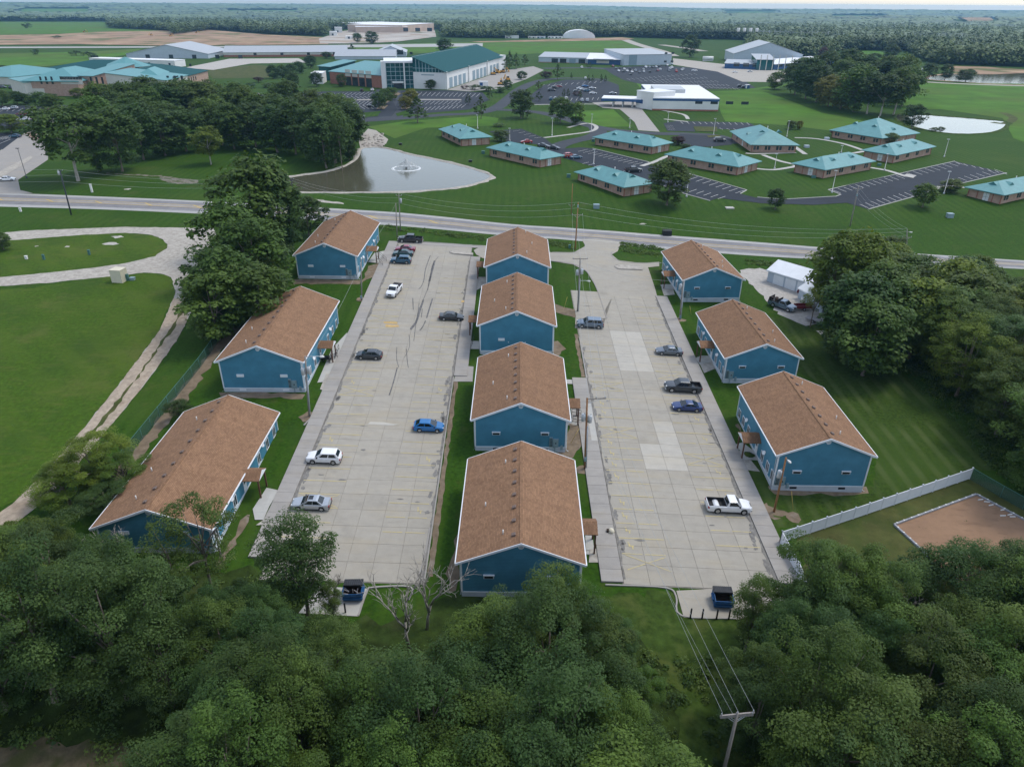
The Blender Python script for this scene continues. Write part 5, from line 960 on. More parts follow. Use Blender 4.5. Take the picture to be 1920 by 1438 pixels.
# ------------------------------------------------------------------ teal roofed brick houses
def teal_house(label, a, b, c, long='y', lab_win=True, hip=.5, big=False):
    B_, ang, La, Lc = frame3(a, b, c)
    if long == 'y': La = max(La, 22) if La > 18 else La
    h = 3.0; root = tag(empty('teal_roofed_house', B_, ang), label, 'house', 'teal roofed brick houses')
    w = MB().box(0, Lc, 0, La, -1, h).obj('wall', M['brick'], root)
    for x, y in ((0, 0), (Lc, 0), (0, La), (Lc, La)): MB().box(x-.12, x+.12, y-.12, y+.12, -.5, h-.05).obj('corner_pilaster', M['red_brick'], w)
    MB().box(-.06, Lc+.06, -.06, La+.06, h-.5, h-.25).obj('soffit_band', M['teal_dark'], w)
    o = 1.15; rise = min(Lc, La)*.24; rf = roof_mesh('hip', La, Lc, h, rise, o, .2, 'x', hip).obj('roof', M['teal_roof'], root)
    k = rise/(min(La, Lc)/2+o)
    def dormer(x, y, dx, dy):
        # small triangular vent dormer facing (dx, dy)
        mb = MB(); d = Vector((dx, dy, 0)); e = Vector((-dy, dx, 0)); p = Vector((x, y, 0)); wv, hh = 1.35, .85
        dist = (p.y+o) if dy < 0 else (p.x+o); z = h+k*dist
        f0, f1, f2 = p-e*wv, p+e*wv, p+Vector((0, 0, hh)); back = p-d*(hh/k)+Vector((0, 0, hh))
        vs = [v+Vector((0, 0, z)) for v in (f0, f1, f2, back)]; mb.add(vs, [(0, 1, 2), (1, 3, 2), (3, 0, 2)]); mb.m[0] = 1
        mb.obj('dormer', [M['teal_roof'], M['teal_dark']], rf)
    longlen = La if long == 'y' else Lc
    if long == 'y':
        for f in (.34, .74): dormer(Lc*.22 if not big else Lc*.2, La*f, -1, 0)
        dormer(Lc*.5, La*.12, 0, -1)
    else:
        for f in (.3, .7): dormer(Lc*f, La*.22, 0, -1)
        dormer(Lc*.10, La*.5, -1, 0)
    # windows in pairs along the long face, white double door on the short one
    def wn(face, s, z=.95, ww=.85, hh=1.35, mt='pane_dark', nm='window'):
        mb = MB()
        if face == 'x': mb.box(s-ww/2, s+ww/2, -.06, .01, z, z+hh)
        else: mb.box(-.06, .01, s-ww/2, s+ww/2, z, z+hh)
        o_ = mb.obj(nm, M[mt], w)
        mb = MB()
        if face == 'x': mb.box(s-.03, s+.03, -.08, -.05, z, z+hh); mb.box(s-ww/2, s+ww/2, -.08, -.05, z+hh*.5-.03, z+hh*.5+.03)
        else: mb.box(-.08, -.05, s-.03, s+.03, z, z+hh); mb.box(-.08, -.05, s-ww/2, s+ww/2, z+hh*.5-.03, z+hh*.5+.03)
        mb.obj('glazing_bar', M['teal_dark'], w)
    lf, sf, SL, SS = ('y', 'x', La, Lc) if long == 'y' else ('x', 'y', Lc, La)
    for f in (.10, .36, .62, .90): wn(lf, SL*f-.6); wn(lf, SL*f+.6)
    wn(sf, SS*.45, 0.1, 1.7, 2.3, 'door_white', 'door')
    if big: wn(sf, SS*.2); wn(sf, SS*.75)
    for f in (.25, .72): 
        mb = MB(); s = SS*f
        (mb.box(s-.12, s+.12, -.1, .01, 0, h-.5) if sf == 'x' else mb.box(-.1, .01, s-.12, s+.12, 0, h-.5)); mb.obj('pilaster', M['red_brick'], w)
    MB().tube([(Lc*.6, La*.55, h+rise*.6), (Lc*.6, La*.55, h+rise+.35)], .12, 8).obj('roof_pipe', M['pipe'], rf)
    return root
teal_house('teal roofed brick house nearest the fountain pond', (822, 257), (865.5, 274.5), (917.3, 271))
teal_house('teal roofed brick house between the pond lawn and two dark cars', (914.6, 293.5), (1012.5, 314.5), (1050.8, 307.8))
teal_house('frontmost teal roofed brick house, left of the big round tree', (1071.7, 340), (1169.7, 369), (1220, 360.7))
teal_house('teal roofed brick house behind the long narrow parking lot', (1122, 271), (1221.3, 289.5), (1253.5, 282.6))
teal_house('teal roofed brick house right behind the big round tree', (1273.6, 301), (1380.8, 329), (1417.6, 319.3))
teal_house('square teal roofed house with an entrance court, beside the black suv', (1379, 261), (1408.4, 286), (1490, 287), 'x', big=True)
teal_house('long teal roofed house farthest back, in front of the bright pond', (1575, 256), (1649.5, 273), (1714.7, 263.5))
teal_house('teal roofed brick house left of the big far lot, next to the curved path', (1494.3, 322.6), (1542.6, 334.8), (1630, 318.7), 'x')
teal_house('teal roofed brick house above the big far parking lot', (1620.8, 297), (1673, 306.4), (1743.4, 290), 'x')
teal_house('rightmost teal roofed brick house, cut off by the right edge', (1803.4, 370), (1873.8, 383.4), (1965, 362), 'x')

# ------------------------------------------------------------------ campus buildings
G0 = lambda u, v: G(u, v)
# main college building: brick wing, glass entrance, white wing with bay doors
root, La, Lc, h, w, r, ang = hall('main college building with a glass entrance, brick wing and white bay door wing', None, (620, 157), (717, 166), 134, 'red_brick', 'teal_light', 'shed', 5, .8, 'x', depth=34, name='college_building', specs=[('x', Ls, 0, 5.2, 5.2, 1, 1, 'pane_dark', 'window') for Ls in (18, 24.5, 31, 37.5)]+[('x', Ls, 5.6, 5.0, 4.2, 1, 1, 'cream', 'panel') for Ls in (18, 24.5, 31, 37.5)])
hall(None, None, (600, 150), (622, 152), 124, 'teal_glass', 'teal_light', 'shed', 3, 1, depth=24, root=root)
hall(None, None, (585, 158), (606, 158), 138, 'white_wall', 'white_roof', 'flat', 0, .2, depth=16, root=root)
_, La, Lc, h, gw, gr_, ang = hall(None, None, (726, 166.5), (778, 166), 118.5, 'teal_glass', 'white_roof', 'flat', 0, 1.2, depth=30, root=root, th=1.1)
grid = MB(); 
for k in range(7): grid.box(k*Lc/6-.1, k*Lc/6+.1, -.22, -.02, 0, h)
for k in range(1, 6): grid.box(0, Lc, -.2, -.03, k*h/6-.1, k*h/6+.1)
grid.obj('mullion_grid', M['grid'], gw)
MB().box(-3.2, -.2, -1, 8, -.5, h+.9).obj('white_fin', M['white_wall'], gw); MB().box(Lc*.62, Lc*.62+.8, -2.2, -1.5, 0, h+.2).obj('white_column', M['white_wall'], gw); MB().box(Lc*.2, Lc*.6, -1.6, 0, 3.3, 4.3).obj('entrance_canopy', M['white_wall'], gw); MB().box(Lc*.24, Lc*.56, -.35, -.05, 0, 3.2).obj('entrance_doors', M['pane_dark'], gw)
bays = []
_, La, Lc, h, ww, wr, ang = hall(None, (778, 166), (836, 168.5), (943, 132), 136, 'white_wall', 'teal_big', 'shed', 9, 1.0, 'x', root=root)
for k0 in (.045, .40, .72):
    n = 4 if k0 < .7 else 3
    wall_windows(root, La, Lc, [('x', Lc*(k0+.028)+i*Lc*.066, .2, Lc*.046, h*.60, 1, 1, 'door_grey', 'bay_door') for i in range(n)], ww)
for k0 in (.0, .33, .66): MB().box(Lc*k0+.3, Lc*k0+1.6, -.9, .0, 0, h+.3).obj('pier', M['white_wall'], ww)
mb = MB(); mb.add([(-.15, 1, h-.3), (-.15, La, h-.3), (-.15, La, h+8.2), (-.15, 1, h+.2)], [(3, 2, 1, 0)]); cg = mb.obj('clerestory', M['teal_glass'], ww); mb = MB()
for k in range(1, 10): mb.box(-.3, -.12, La*k/10-.12, La*k/10+.12, h-.3, h+8.2*k/10)
mb.box(-.3, -.12, La*.25, La, h+1.9, h+2.1); mb.obj('clerestory_mullions', M['grid'], ww)
MB().box(-.12, 0, La*.35, La*.75, h-2.2, h-1.6).obj('wall_sign', M['meter'], ww)
hall(None, None, (938, 133), (948, 132), 105, 'white_wall', 'white_roof', 'flat', 0, .1, depth=30, root=root)
# tan and cream college on the left
root, La, Lc, h, w, r, ang = hall('long tan brick college with pale teal roofs behind the oak grove', None, (50, 180), (152, 181), 152, 'brick', 'teal_light', 'hip', 6, 1, depth=46, name='college_building', specs=[('x', 11+3.3*k, 6.5, 1.2, 4, 1, 1, 'pane_dark', 'window') for k in (0, 1, 2, 9, 10, 11)]+[('x', 29, 6.5, 13, 3.6, 1, 1, 'cream', 'panel'), ('x', 29, 9, 13, 1.6, 1, 1, 'pane_dark', 'window'), ('x', 8, 0, 7, 4, 1, 1, 'cream', 'door')])
hall(None, None, (24, 172), (52, 181), 147, 'cream', 'teal_light', 'shed', 2, .5, depth=40, root=root); hall(None, None, (-70, 156), (26, 160), 141, 'cream', 'teal_light', 'hip', 5, 1, depth=50, root=root); hall(None, None, (150, 177), (182, 178), 142, 'brick', 'teal_light', 'shed', 4, .8, depth=40, root=root)
hall(None, None, (184, 172), (234, 172), 154, 'brick', 'teal_light', 'gable', 6.5, .6, 'y', depth=26, root=root, specs=[('x', 5+6*k, 3.5, 1.5, 2, 1, 1, 'pane_dark', 'window') for k in range(4)]+[('x', 12, 9.5, 4, 2.6, 1, 1, 'teal_glass', 'window')]); hall(None, None, (80, 148), (250, 152), 130, 'cream', 'teal_big', 'hip', 5, 1, depth=50, root=root)
hall(None, None, (238, 177), (317, 176), 156, 'brick', 'teal_light', 'hip', 7, 1, depth=40, root=root, specs=[('x', 16, 5, 8, 4.5, 1, 1, 'pane_dark', 'window')]+[('x', s, 5, 1.4, 5, 1, 1, 'pane_dark', 'window') for s in (7, 25, 29, 33)])
hall(None, None, (316, 180), (356, 168), 151, 'cream', 'teal_light', 'shed', 4, .6, depth=34, root=root, specs=[('x', 6, 3, 5, 5, 1, 1, 'pane_dark', 'window'), ('x', 16, 7, 9, 2.4, 1, 1, 'pane_dark', 'window')]); hall(None, None, (354, 168), (393, 156), 143, 'brick', 'teal_big', 'shed', 4, .6, depth=30, root=root, specs=[('x', 4+4*k, 4, 1.6, 2.4, 1, 1, 'pane_dark', 'window') for k in range(4)])
p = G(243, 146); hh = hpx(243, 146, 124); q = p-root.location; R8 = 15
mb = MB(); ring = [(R8*math.cos(k*PI/4+.39), R8*math.sin(k*PI/4+.39)) for k in range(8)]
mb.add([(x, y, 0) for x, y in ring]+[(x, y, hh) for x, y in ring], [(k, (k+1) % 8, 8+(k+1) % 8, 8+k) for k in range(8)]); tw = mb.obj('rotunda_wall', M['cream'], root, q)
mb = MB(); mb.add([(x*1.1, y*1.1, hh) for x, y in ring]+[(0, 0, hh+6)], [(k, (k+1) % 8, 8) for k in range(8)]+[tuple(range(7, -1, -1))]); mb.obj('rotunda_roof', M['teal_light'], root, q)
for k in range(8):
    a0, a1 = Vector((*ring[k], 0))*1.005, Vector((*ring[(k+1) % 8], 0))*1.005; mb = MB(); mb.bar(a0.lerp(a1, .2)+Vector((0, 0, hh-3)), a0.lerp(a1, .8)+Vector((0, 0, hh-3)), .2, 2.4); mb.obj('rotunda_window', M['teal_glass'], tw)
# sheds and halls further back
hall('blue grey gabled metal hall behind the long white wall', None, (238, 110), (391, 110.5), 101, 'grey_metal', 'grey_roof', 'gable', 8, .6, 'y', depth=70, name='metal_hall', specs=[('x', 20+22*k, 0, 4, 3.4, 1, 1, 'pane_dark', 'window') for k in range(5)])
hall('low white walled building left of the grey gabled hall', None, (170, 122), (329, 127), 110, 'white_wall', 'white_roof', 'flat', 0, .2, depth=14, specs=[('x', 6, 6, 8, 1.6, 1, 1, 'pane_dark', 'window')]+[('x', 60+20*k, 1, 2, 2.2, 1, 1, 'pane_dark', 'window') for k in range(3)])
hall('very long low cream shed with a grey roof behind the college', None, (420, 108), (652, 106.5), 99, 'cream', 'grey_roof', 'gable', 5, .6, 'x', depth=44, name='metal_hall', base=('red_brick', 2), specs=[('x', 30+26*k, 1.5, 3, 2.4, 1, 1, 'pane_dark', 'window') for k in range(8)])
hall('blue grey gabled shed behind the brick wing and glass entrance', None, (705, 107), (762, 107), 99, 'grey_metal', 'grey_roof', 'gable', 6, .6, 'y', depth=46, name='metal_hall', specs=[('x', 24, 2, 8, 4.4, 1, 1, 'pane_dark', 'window')])
hall('low brown roofed shed just behind the brick wing', None, (628, 112), (742, 112), 106, 'grey_metal', 'grey_roof', 'gable', 5, .6, 'x', depth=40, name='metal_hall')
root, La, Lc, h, w, r, ang = hall('long grey garage building with a blue entrance and taller grey hall', None, (1010, 117.5), (1102, 120), 107, 'grey_metal', 'grey_roof', 'shed', 3, .5, 'x', depth=26, name='garage_hall', base=('brick', .6))
for f, mt in ((.33, 'pane_dark'), (.50, 'pane_dark'), (.69, 'door_grey'), (.88, 'pane_dark')): wall_windows(root, La, Lc, [('x', Lc*f, .1, 6.2, h*.75, 1, 1, mt, 'bay_door')], w)
_, La, Lc, h, w2, r2, a2 = hall(None, None, (1102, 121), (1169, 122.5), 111, 'blue_panel', 'white_roof', 'shed', 3.5, 1.6, 'x', depth=28, root=root)
MB().box(Lc*.16, Lc*.72, -3.2, 0, 4.2, 4.9).obj('porch_canopy', M['grey_roof'], w2); wall_windows(root, La, Lc, [('x', Lc*.42, 1, Lc*.35, 2.4, 1, 1, 'cream', 'window')], w2)
_, La, Lc, h, w2, r2, a2 = hall(None, None, (1169, 123.5), (1258, 122), 103, 'grey_metal', 'grey_roof', 'shed', 2.5, .4, 'x', depth=46, root=root, specs=[('x', 9, 0, 8, 9, 1, 1, 'door_grey', 'bay_door')]+[('x', s, z, 2.8, 1.6, 1, 1, 'pane_dark', 'window') for s in (42, 49) for z in (2, 9)])
root, La, Lc, h, w, r, ang = hall('large grey gabled hall with a blue annex and glass entrance', (1336, 111), (1374, 119), (1502, 121), 101, 'grey_metal', 'grey_roof', 'gable', 10, .6, 'y', name='large_hall')
hall(None, None, (1358, 129), (1417, 131), 119, 'blue_panel', 'grey_roof', 'shed', 2, .6, depth=22, root=root, specs=[('x', 10+8*k, 2, 5, 3, 1, 1, 'pane_dark', 'window') for k in range(4)]); hall(None, None, (1450, 131.5), (1562, 121.5), 121, 'blue_panel', 'white_roof', 'shed', 1.5, .8, depth=24, root=root, specs=[('x', 10+12*k, 2, 8, 2.6, 1, 1, 'pane_dark', 'window') for k in range(3)])
_, La, Lc, h, w2, r2, a2 = hall(None, None, (1417, 132), (1449, 132.5), 112, 'teal_glass', 'grey_roof', 'shed', 3, 1, depth=26, root=root, specs=[('x', 3+5.2*k, 0, .7, 12, 1, 1, 'cream', 'column') for k in range(6)])
for k in range(4): p = G(1408+11*k, 119); MB().tube([(0, 0, 0), (0, 0, 3.2)], 1.4, 10).obj('roof_fan', M['white_wall'], root, G(1400+12*k, 119)-root.location+Vector((0, 44, 26)))
# white building with the blue band
h9 = hpx(1223, 207.5, 183); WD = G(1300, 160, h9).y-G(1300, 185, h9).y
root, La, Lc, h, w, r, ang = hall('white flat roofed building with a blue band and a canopy on posts', None, (1223, 207.5), (1346, 209.5), 185, 'white_wall', 'white_roof', 'flat', 0, .15, depth=WD, name='white_building', base=('red_brick', .8), specs=[('x', 24+8*k, 3.6, 3.8, 1.5, 1, 1, 'pane_dark', 'window') for k in range(4)], th=.4)
mb = MB(); mb.box(-.12, Lc+.12, -.12, La+.12, h-1.1, h-.1); mb.obj('blue_band', M['blue_panel'], w); MB().box(3, 20, La*.35, La*.65, h+.4, h+2.2).obj('roof_unit', M['steel'], r)
_, La2, Lc2, h2, w2, r2, a2 = hall(None, None, (1192, 202), (1223, 207), 171, 'white_wall', 'white_roof', 'flat', 0, .15, depth=16, root=root, th=.4); MB().box(-.12, Lc2*.4, -.12, 6, h2-6, h2-4).obj('blue_band', M['blue_panel'], w2)
B_, ang, La, Lc = frame3(G(1127, 201)+Vector((-1, 12, 0)), (1127, 201), (1203, 203.5)); hc = hpx(1127, 201, 185); rel = B_-root.location
MB().box(0, Lc, 0, 13, hc-.2, hc+.25).obj('canopy_roof', M['white_roof'], root, rel, ang); MB().box(-.15, Lc+.15, -.15, 13.15, hc-1.3, hc-.1).obj('canopy_fascia', M['blue_panel'], root, rel, ang)
for f in (.28, .52, .76): 
    for yy in (2.5, 10): MB().box(Lc*f-.35, Lc*f+.35, yy-.35, yy+.35, 0, hc-1).obj('canopy_post', M['white_wall'], root, rel, ang)
# white arched tent hall, trailers, building under construction
p0, p1 = G(1057, 72.5), G(1115, 72.5); W2 = (p1-p0).length/2; c = (p0+p1)/2; hh = hpx(1086, 72.5, 57); mb = MB(); arc = [(-W2*math.cos(t)*1, hh*math.sin(t)**.8) for t in [PI*k/14 for k in range(15)]]; n = len(arc)
mb.add([(x, y, z) for y in (0, 40) for x, z in arc], [(k, k+1, n+k+1, n+k) for k in range(n-1)]+[tuple(range(n)), tuple(range(2*n-1, n-1, -1))], 0, False)
tr_ = tag(empty('arched_tent', c), 'white arched tent hall at the far woods', 'tent hall'); mb.obj('canvas', M['white_roof'], tr_)
for u0, u1, lb, mt in ((947, 972, 'white trailer at the far wood edge left of the arched tent', 'white_wall'), (990, 1005, 'tan trailer in the far row before the woods', 'cream'), (1006, 1021, 'blue trailer in the far row before the woods', 'grey_metal'), (1027, 1038, 'white and teal trailer next to the arched tent', 'white_wall'), (1040, 1053, 'pale box trailer touching the arched tent', 'door_white')):
    hall(lb, None, (u0, 72.5), (u1, 72.8), 67.5 if u0 < 980 else 69, mt, 'white_roof', 'flat', 0, .1, depth=5, name='box_trailer', cat='trailer', specs=[('x', 3+6*k, .4, 2, 1.6, 1, 1, 'pane_dark', 'window') for k in range(2)])
root, *_ = hall('large tan building under construction in front of the far woods', None, (668, 62), (765, 62), 51, 'tan_wall', 'white_roof', 'flat', 0, .5, depth=120, name='construction_building', specs=[('x', 90+22*k, 2, 9, 6, 1, 1, 'pane_dark', 'window') for k in range(5)]); hall(None, None, (755, 62), (814, 58), 48, 'tan_wall', 'white_roof', 'flat', 0, .5, depth=110, root=root); hall(None, None, (690, 56), (770, 55), 45, 'tan_wall', 'white_roof', 'flat', 0, .5, depth=110, root=root)
for u, v, t, lb in ((635, 62, 52, 'white site cabin left of the building under construction'), (625, 68, 60, 'white pile of panels at the edge of the building site'), (655, 74, 69, 'white container in front of the building site')): hall(lb, None, (u-7, v), (u+7, v), t, 'white_wall', 'white_roof', 'flat', 0, .2, depth=16, name='site_cabin', cat='cabin', specs=[('x', 5, .5, 3, 3, 1, 1, 'pane_dark', 'window')])
hall('small grey shed by the far lake', None, (1704, 148), (1733, 148), 137, 'cream', 'grey_roof', 'gable', 3, .5, 'x', depth=14, name='lake_shed', cat='shed', specs=[('x', 8, 1, 3, 3, 1, 1, 'pane_dark', 'window')]); hall('tan hut left of the small grey shed by the far lake', None, (1694, 146), (1704, 147), 136, 'tan_wall', 'grey_roof', 'gable', 2, .4, 'y', depth=10, name='lake_shed', cat='shed')
hall('blue portable toilet cabin at the corner of the back lot', None, (1396, 166.5), (1403, 167), 160, 'blue_panel', 'white_roof', 'flat', 0, .1, depth=2.4, name='toilet_cabin', cat='cabin', specs=[('x', 1.1, .1, 1, 2, 1, 1, 'white_wall', 'door')])
for u, v, t, lb in ((1250, 108, 102, 'white tank vehicle left of the large grey hall'),): 
    p = G(1327, 115); tag(MB().tube([(-5, 0, 2.4), (5, 0, 2.4)], 2, 10).box(-5, 5, -1.2, 1.2, 0, 1).obj('storage_tank', M['white_wall'], None, p), lb, 'tank')
# white machines on the forecourt of the bay doors
M['digger'] = pmat('yellow_machine_paint', (.50, .26, .04), rough=.5, var=.15, scale=1, world_co=False)
def digger(u, v, ang, lb):
    root = tag(empty('excavator', G(u, v), ang), lb, 'excavator', 'yellow machines on the forecourt and earthworks'); mb = MB(); [mb.box(-1.8, 1.8, y-.3, y+.3, 0, .8) for y in (-1.1, 1.1)]; mb.obj('track', M['dark'], root); MB().box(-1.7, 1.2, -1.2, 1.2, .8, 1.9).obj('body', M['digger'], root); MB().box(-.1, 1.3, -1.1, .2, 1.9, 3.0).obj('cab', M['pane_dark'], root); mb = MB(); mb.bar((1, .6, 1.6), (3.2, .6, 4.2), .4); mb.bar((3.2, .6, 4.2), (5, .6, 1.8), .35); mb.box(4.6, 5.5, .1, 1.1, .9, 1.9); mb.obj('boom', M['digger'], root)
for u, v, a, lb in ((925, 141, .4, 'yellow digger nearest the white bay doors'), (934, 138, 2.4, 'second yellow digger, right of the first on the forecourt'), (943, 137, -.5, 'rightmost yellow digger in the row on the forecourt'), (938, 160, 1.2, 'yellow digger apart from the row, lower on the forecourt'), (952, 152, 2, 'yellow loader between the forecourt trees'), (158, 61.5, .2, 'yellow machine far left on the earthworks'), (284, 67.5, 2.6, 'yellow machine among tracks in the middle of the earthworks'), (368, 63, .5, 'yellow machine beside the wooded end of the earthworks'), (320, 69, 1, 'pale machine right of the middle of the earthworks')): digger(u, v, a, lb)
hall('white box trailer on the forecourt before the bay doors', None, (898, 163), (915, 163), 154, 'white_wall', 'white_roof', 'flat', 0, .05, depth=3, name='box_trailer', cat='trailer', specs=[('x', 1.6, .5, 2, 2, 1, 1, 'blue_panel', 'panel')])
# garage in the gravel yard
root, La, Lc, h, w, r, ang = hall('white metal garage with three roll doors in the gravel yard', (1472, 514.5), (1517, 556), (1552, 541), 540, 'grey_metal', 'white_metal', 'gable', 1.6, .35, 'y', name='metal_garage', cat='garage', h=3.0)
for k in range(3):
    d = MB().box(-.06, .02, La-1.7-2.9*k-2.3, La-1.7-2.9*k+.2, 0, 2.5).obj('roll_door', M['white_metal'], w)
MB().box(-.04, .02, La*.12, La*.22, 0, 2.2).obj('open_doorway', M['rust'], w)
hall('pale green shed half hidden by trees beside the white garage', None, (1540, 588), (1566, 585), 566, 'grey_metal', 'white_metal', 'gable', 1.2, .3, 'y', depth=8, name='yard_shed', cat='shed', specs=[('x', 1.6, .1, 1.2, 2, 1, 1, 'meter', 'door')])

# ------------------------------------------------------------------ asphalt lots and drives of the campus
def drive(pts, w, mat='drive', name='campus_drive', off=.05): return sheet(name, ribbon_pts(road_px(pts), w), mat, off, 12, px=False)
drive([(640, 229), (700, 226), (760, 222), (830, 216), (890, 213), (930, 203), (955, 185), (975, 168), (1000, 156), (1030, 149), (1080, 147), (1140, 150)], 8)
drive([(930, 206), (1000, 210), (1050, 220), (1093, 233), (1130, 241), (1165, 246), (1230, 251), (1290, 252), (1345, 256), (1375, 270)], 7.5)
drive([(1118, 239), (1122, 250), (1105, 258), (1070, 266), (1045, 275), (1040, 285)], 7.5)
drive([(722, 168), (735, 195), (715, 215), (690, 226)], 12); drive([(760, 170), (745, 195), (735, 224)], 10)
drive([(1020, 129), (1060, 128), (1110, 128), (1150, 131)], 12); drive([(440, 184), (480, 181), (560, 176), (610, 180)], 12, 'asphalt')
drive([(1163, 72), (1195, 84), (1240, 97), (1262, 106)], 14, 'gravel', 'gravel_road', .2); drive([(1240, 85), (1290, 92), (1320, 97)], 12, 'gravel', 'gravel_road', .25)
drive([(1700, 152), (1800, 158), (1930, 162), (2050, 163)], 7, 'gravel', 'gravel_road', .1); drive([(1860, 230), (1885, 232), (1900, 222), (1880, 212)], 4, 'dry_lawn', 'field_track', .06)
def asph(pts, nm='campus_parking_lot', mat='asphalt', off=.06): return sheet(nm, pts, mat, off, 10)
lots = [asph([(1040, 271), (1052, 280), (1088, 277), (1111, 279), (1214, 304), (1232, 311), (1290, 326), (1400, 357), (1388, 364), (1416, 371), (1442, 374.5), (1480, 383.6), (1430, 382), (1385, 376.5), (1347, 372), (1331, 377), (1283, 364), (1224, 342), (1160, 325), (1102, 310), (1054, 296), (1036, 288)]),
 asph([(1420, 371), (1467, 375), (1566, 369.5), (1576.5, 365.6), (1553, 356.5), (1790, 303), (1887, 325), (1761.7, 354), (1722.5, 367), (1628.6, 393), (1587, 381), (1524, 385), (1420, 381)]),
 asph([(917, 247), (977, 242), (1022, 260), (1040, 275), (1004, 271), (954, 267)]), asph([(1244, 232), (1270, 227.5), (1405, 231), (1416, 237), (1380, 244), (1300, 240), (1304, 248), (1251, 246)]),
 asph([(1275, 252), (1345, 256), (1375, 262), (1372, 272), (1330, 276), (1285, 276), (1268, 262)]),
 asph([(462, 190), (480, 180), (600, 172), (725, 172), (745, 205), (735, 218), (640, 226), (560, 208)]), asph([(752, 171), (836, 170), (905, 174), (917, 188), (880, 206), (760, 216), (742, 200)]),
 asph([(1130, 128), (1240, 123), (1300, 128), (1372, 135), (1417, 166), (1310, 168), (1290, 161), (1200, 158), (1170, 151), (1150, 141)]), asph([(1060, 150), (1133, 150), (1160, 160), (1162, 178), (1127, 193), (1000, 197), (993, 180), (1020, 160)]),
 asph([(-60, 204), (0, 199), (130, 198), (100, 224), (52, 236), (0, 243), (-60, 250)]), asph([(-60, 262), (0, 250), (42, 253), (5, 281), (-60, 286)])]
sheet('forecourt', [(838, 169), (944, 133), (1000, 125), (1020, 132), (985, 150), (955, 160), (930, 168), (880, 172)], 'walk', .05, None); sheet('concrete_drive', [(1155, 200), (1200, 201), (1237, 248), (1197, 245), (1190, 230), (1170, 212)], 'walk', .07, None); sheet('canopy_apron', [(1110, 193), (1200, 190), (1215, 205), (1180, 207), (1130, 203)], 'walk', .08, None)
sheet('concrete_yard', [(1262, 110), (1357, 121), (1477, 135), (1470, 155), (1392, 154), (1345, 135), (1262, 122)], 'gravel', .06, None); sheet('gravel_yard', [(345, 128), (430, 111), (560, 110), (575, 118), (470, 120), (400, 132)], 'white_gravel', .1, None); sheet('dry_lawn', [(380, 132), (480, 122), (505, 125), (505, 146), (400, 148)], 'dry_lawn', .06, None)
sheet('campus_entrance_road', [(105, 222), (90, 248), (90, 300), (34, 338), (38, 357), (62, 363), (0, 364), (-120, 360), (-120, 310), (0, 283), (42, 253), (62, 238)], 'walk', .05, None); sheet('road_median', [(0, 322), (58, 293), (62, 297), (40, 312), (5, 332), (-20, 335)], 'gravel', .12, None); sheet('brick_crossing', [(50, 250), (68, 248), (72, 262), (60, 262)], 'brick', .1, None)
M['stripe'] = M['paint_white']
def bays_px(parent, a, b, n, v):
    """n white bay lines between pixel points a and b, each running along pixel vector v; joined: far away"""
    mb = MB()
    for k in range(n):
        t = k/max(1, n-1); u0, v0 = a[0]+(b[0]-a[0])*t, a[1]+(b[1]-a[1])*t; p, q = G(u0, v0), G(u0+v[0], v0+v[1]); d = (q-p); d.z = 0; d.normalize(); e = Vector((-d.y, d.x, 0))*.085; z = Vector((0, 0, .12))
        mb.add([p-e+z, p+e+z, q+e+z, q-e+z], [(0, 3, 2, 1)])
    mb.obj('bay_lines', M['paint_white'], parent, kind='stuff')
L0 = lots
bays_px(L0[0], (1102, 281), (1205, 306), 12, (-18, 4)); bays_px(L0[0], (1104, 305), (1170, 322), 7, (-12, 3)); bays_px(L0[0], (1296, 329), (1395, 358), 9, (-16, 5)); bays_px(L0[0], (1292, 361), (1346, 374), 5, (14, -5))
bays_px(L0[1], (1560, 357), (1680, 330), 12, (16, 6)); bays_px(L0[1], (1700, 325), (1790, 304), 9, (18, 6)); bays_px(L0[1], (1628, 391), (1722, 366), 10, (-16, -7)); bays_px(L0[1], (1790, 345), (1880, 324), 9, (-16, -6)); bays_px(L0[1], (1792, 305), (1880, 324), 7, (8, 4))
bays_px(L0[2], (975, 245), (1015, 258), 5, (-13, 2)); bays_px(L0[3], (1276, 229), (1400, 231), 12, (5, 4)); bays_px(L0[3], (1310, 239), (1375, 242), 6, (6, 3)); bays_px(L0[3], (1248, 236), (1252, 244), 4, (14, 1))
for va, vb, vv in ((180, 173, (-10, 6)), (188, 186, (-10, -5)), (194, 190, (-12, 8)), (207, 205, (-12, -7))): bays_px(L0[5], (500, va), (700, vb), 26, vv)
bays_px(L0[6], (775, 173), (900, 176), 16, (-8, 7)); bays_px(L0[6], (775, 190), (865, 190), 12, (-10, 7)); bays_px(L0[6], (775, 210), (865, 203), 12, (9, -7)); sheet('lot_divider', [(765, 186.5), (865, 187), (865, 189), (765, 188.7)], 'walk', .14, None); sheet('lot_divider', [(480, 188.6), (702, 187), (702, 189), (480, 191)], 'walk', .14, None)
for k in range(5): bays_px(L0[7], (1175+24*k, 148+3*k), (1300+20*k, 138+7*k), 16, (7, 3))
bays_px(L0[9], (0, 205), (120, 202), 12, (-10, 5)); bays_px(L0[9], (0, 228), (80, 222), 9, (9, -6)); bays_px(L0[10], (0, 258), (30, 254), 6, (-14, 7)); bays_px(L0[10], (0, 270), (20, 262), 5, (-14, 6)); bays_px(L0[8], (1010, 160), (1130, 152), 12, (-5, 4)); bays_px(L0[8], (1060, 190), (1130, 188), 8, (3, -5))
def island_px(pts, mat='soil'): sheet('planted_island', pts, mat, .16, None)
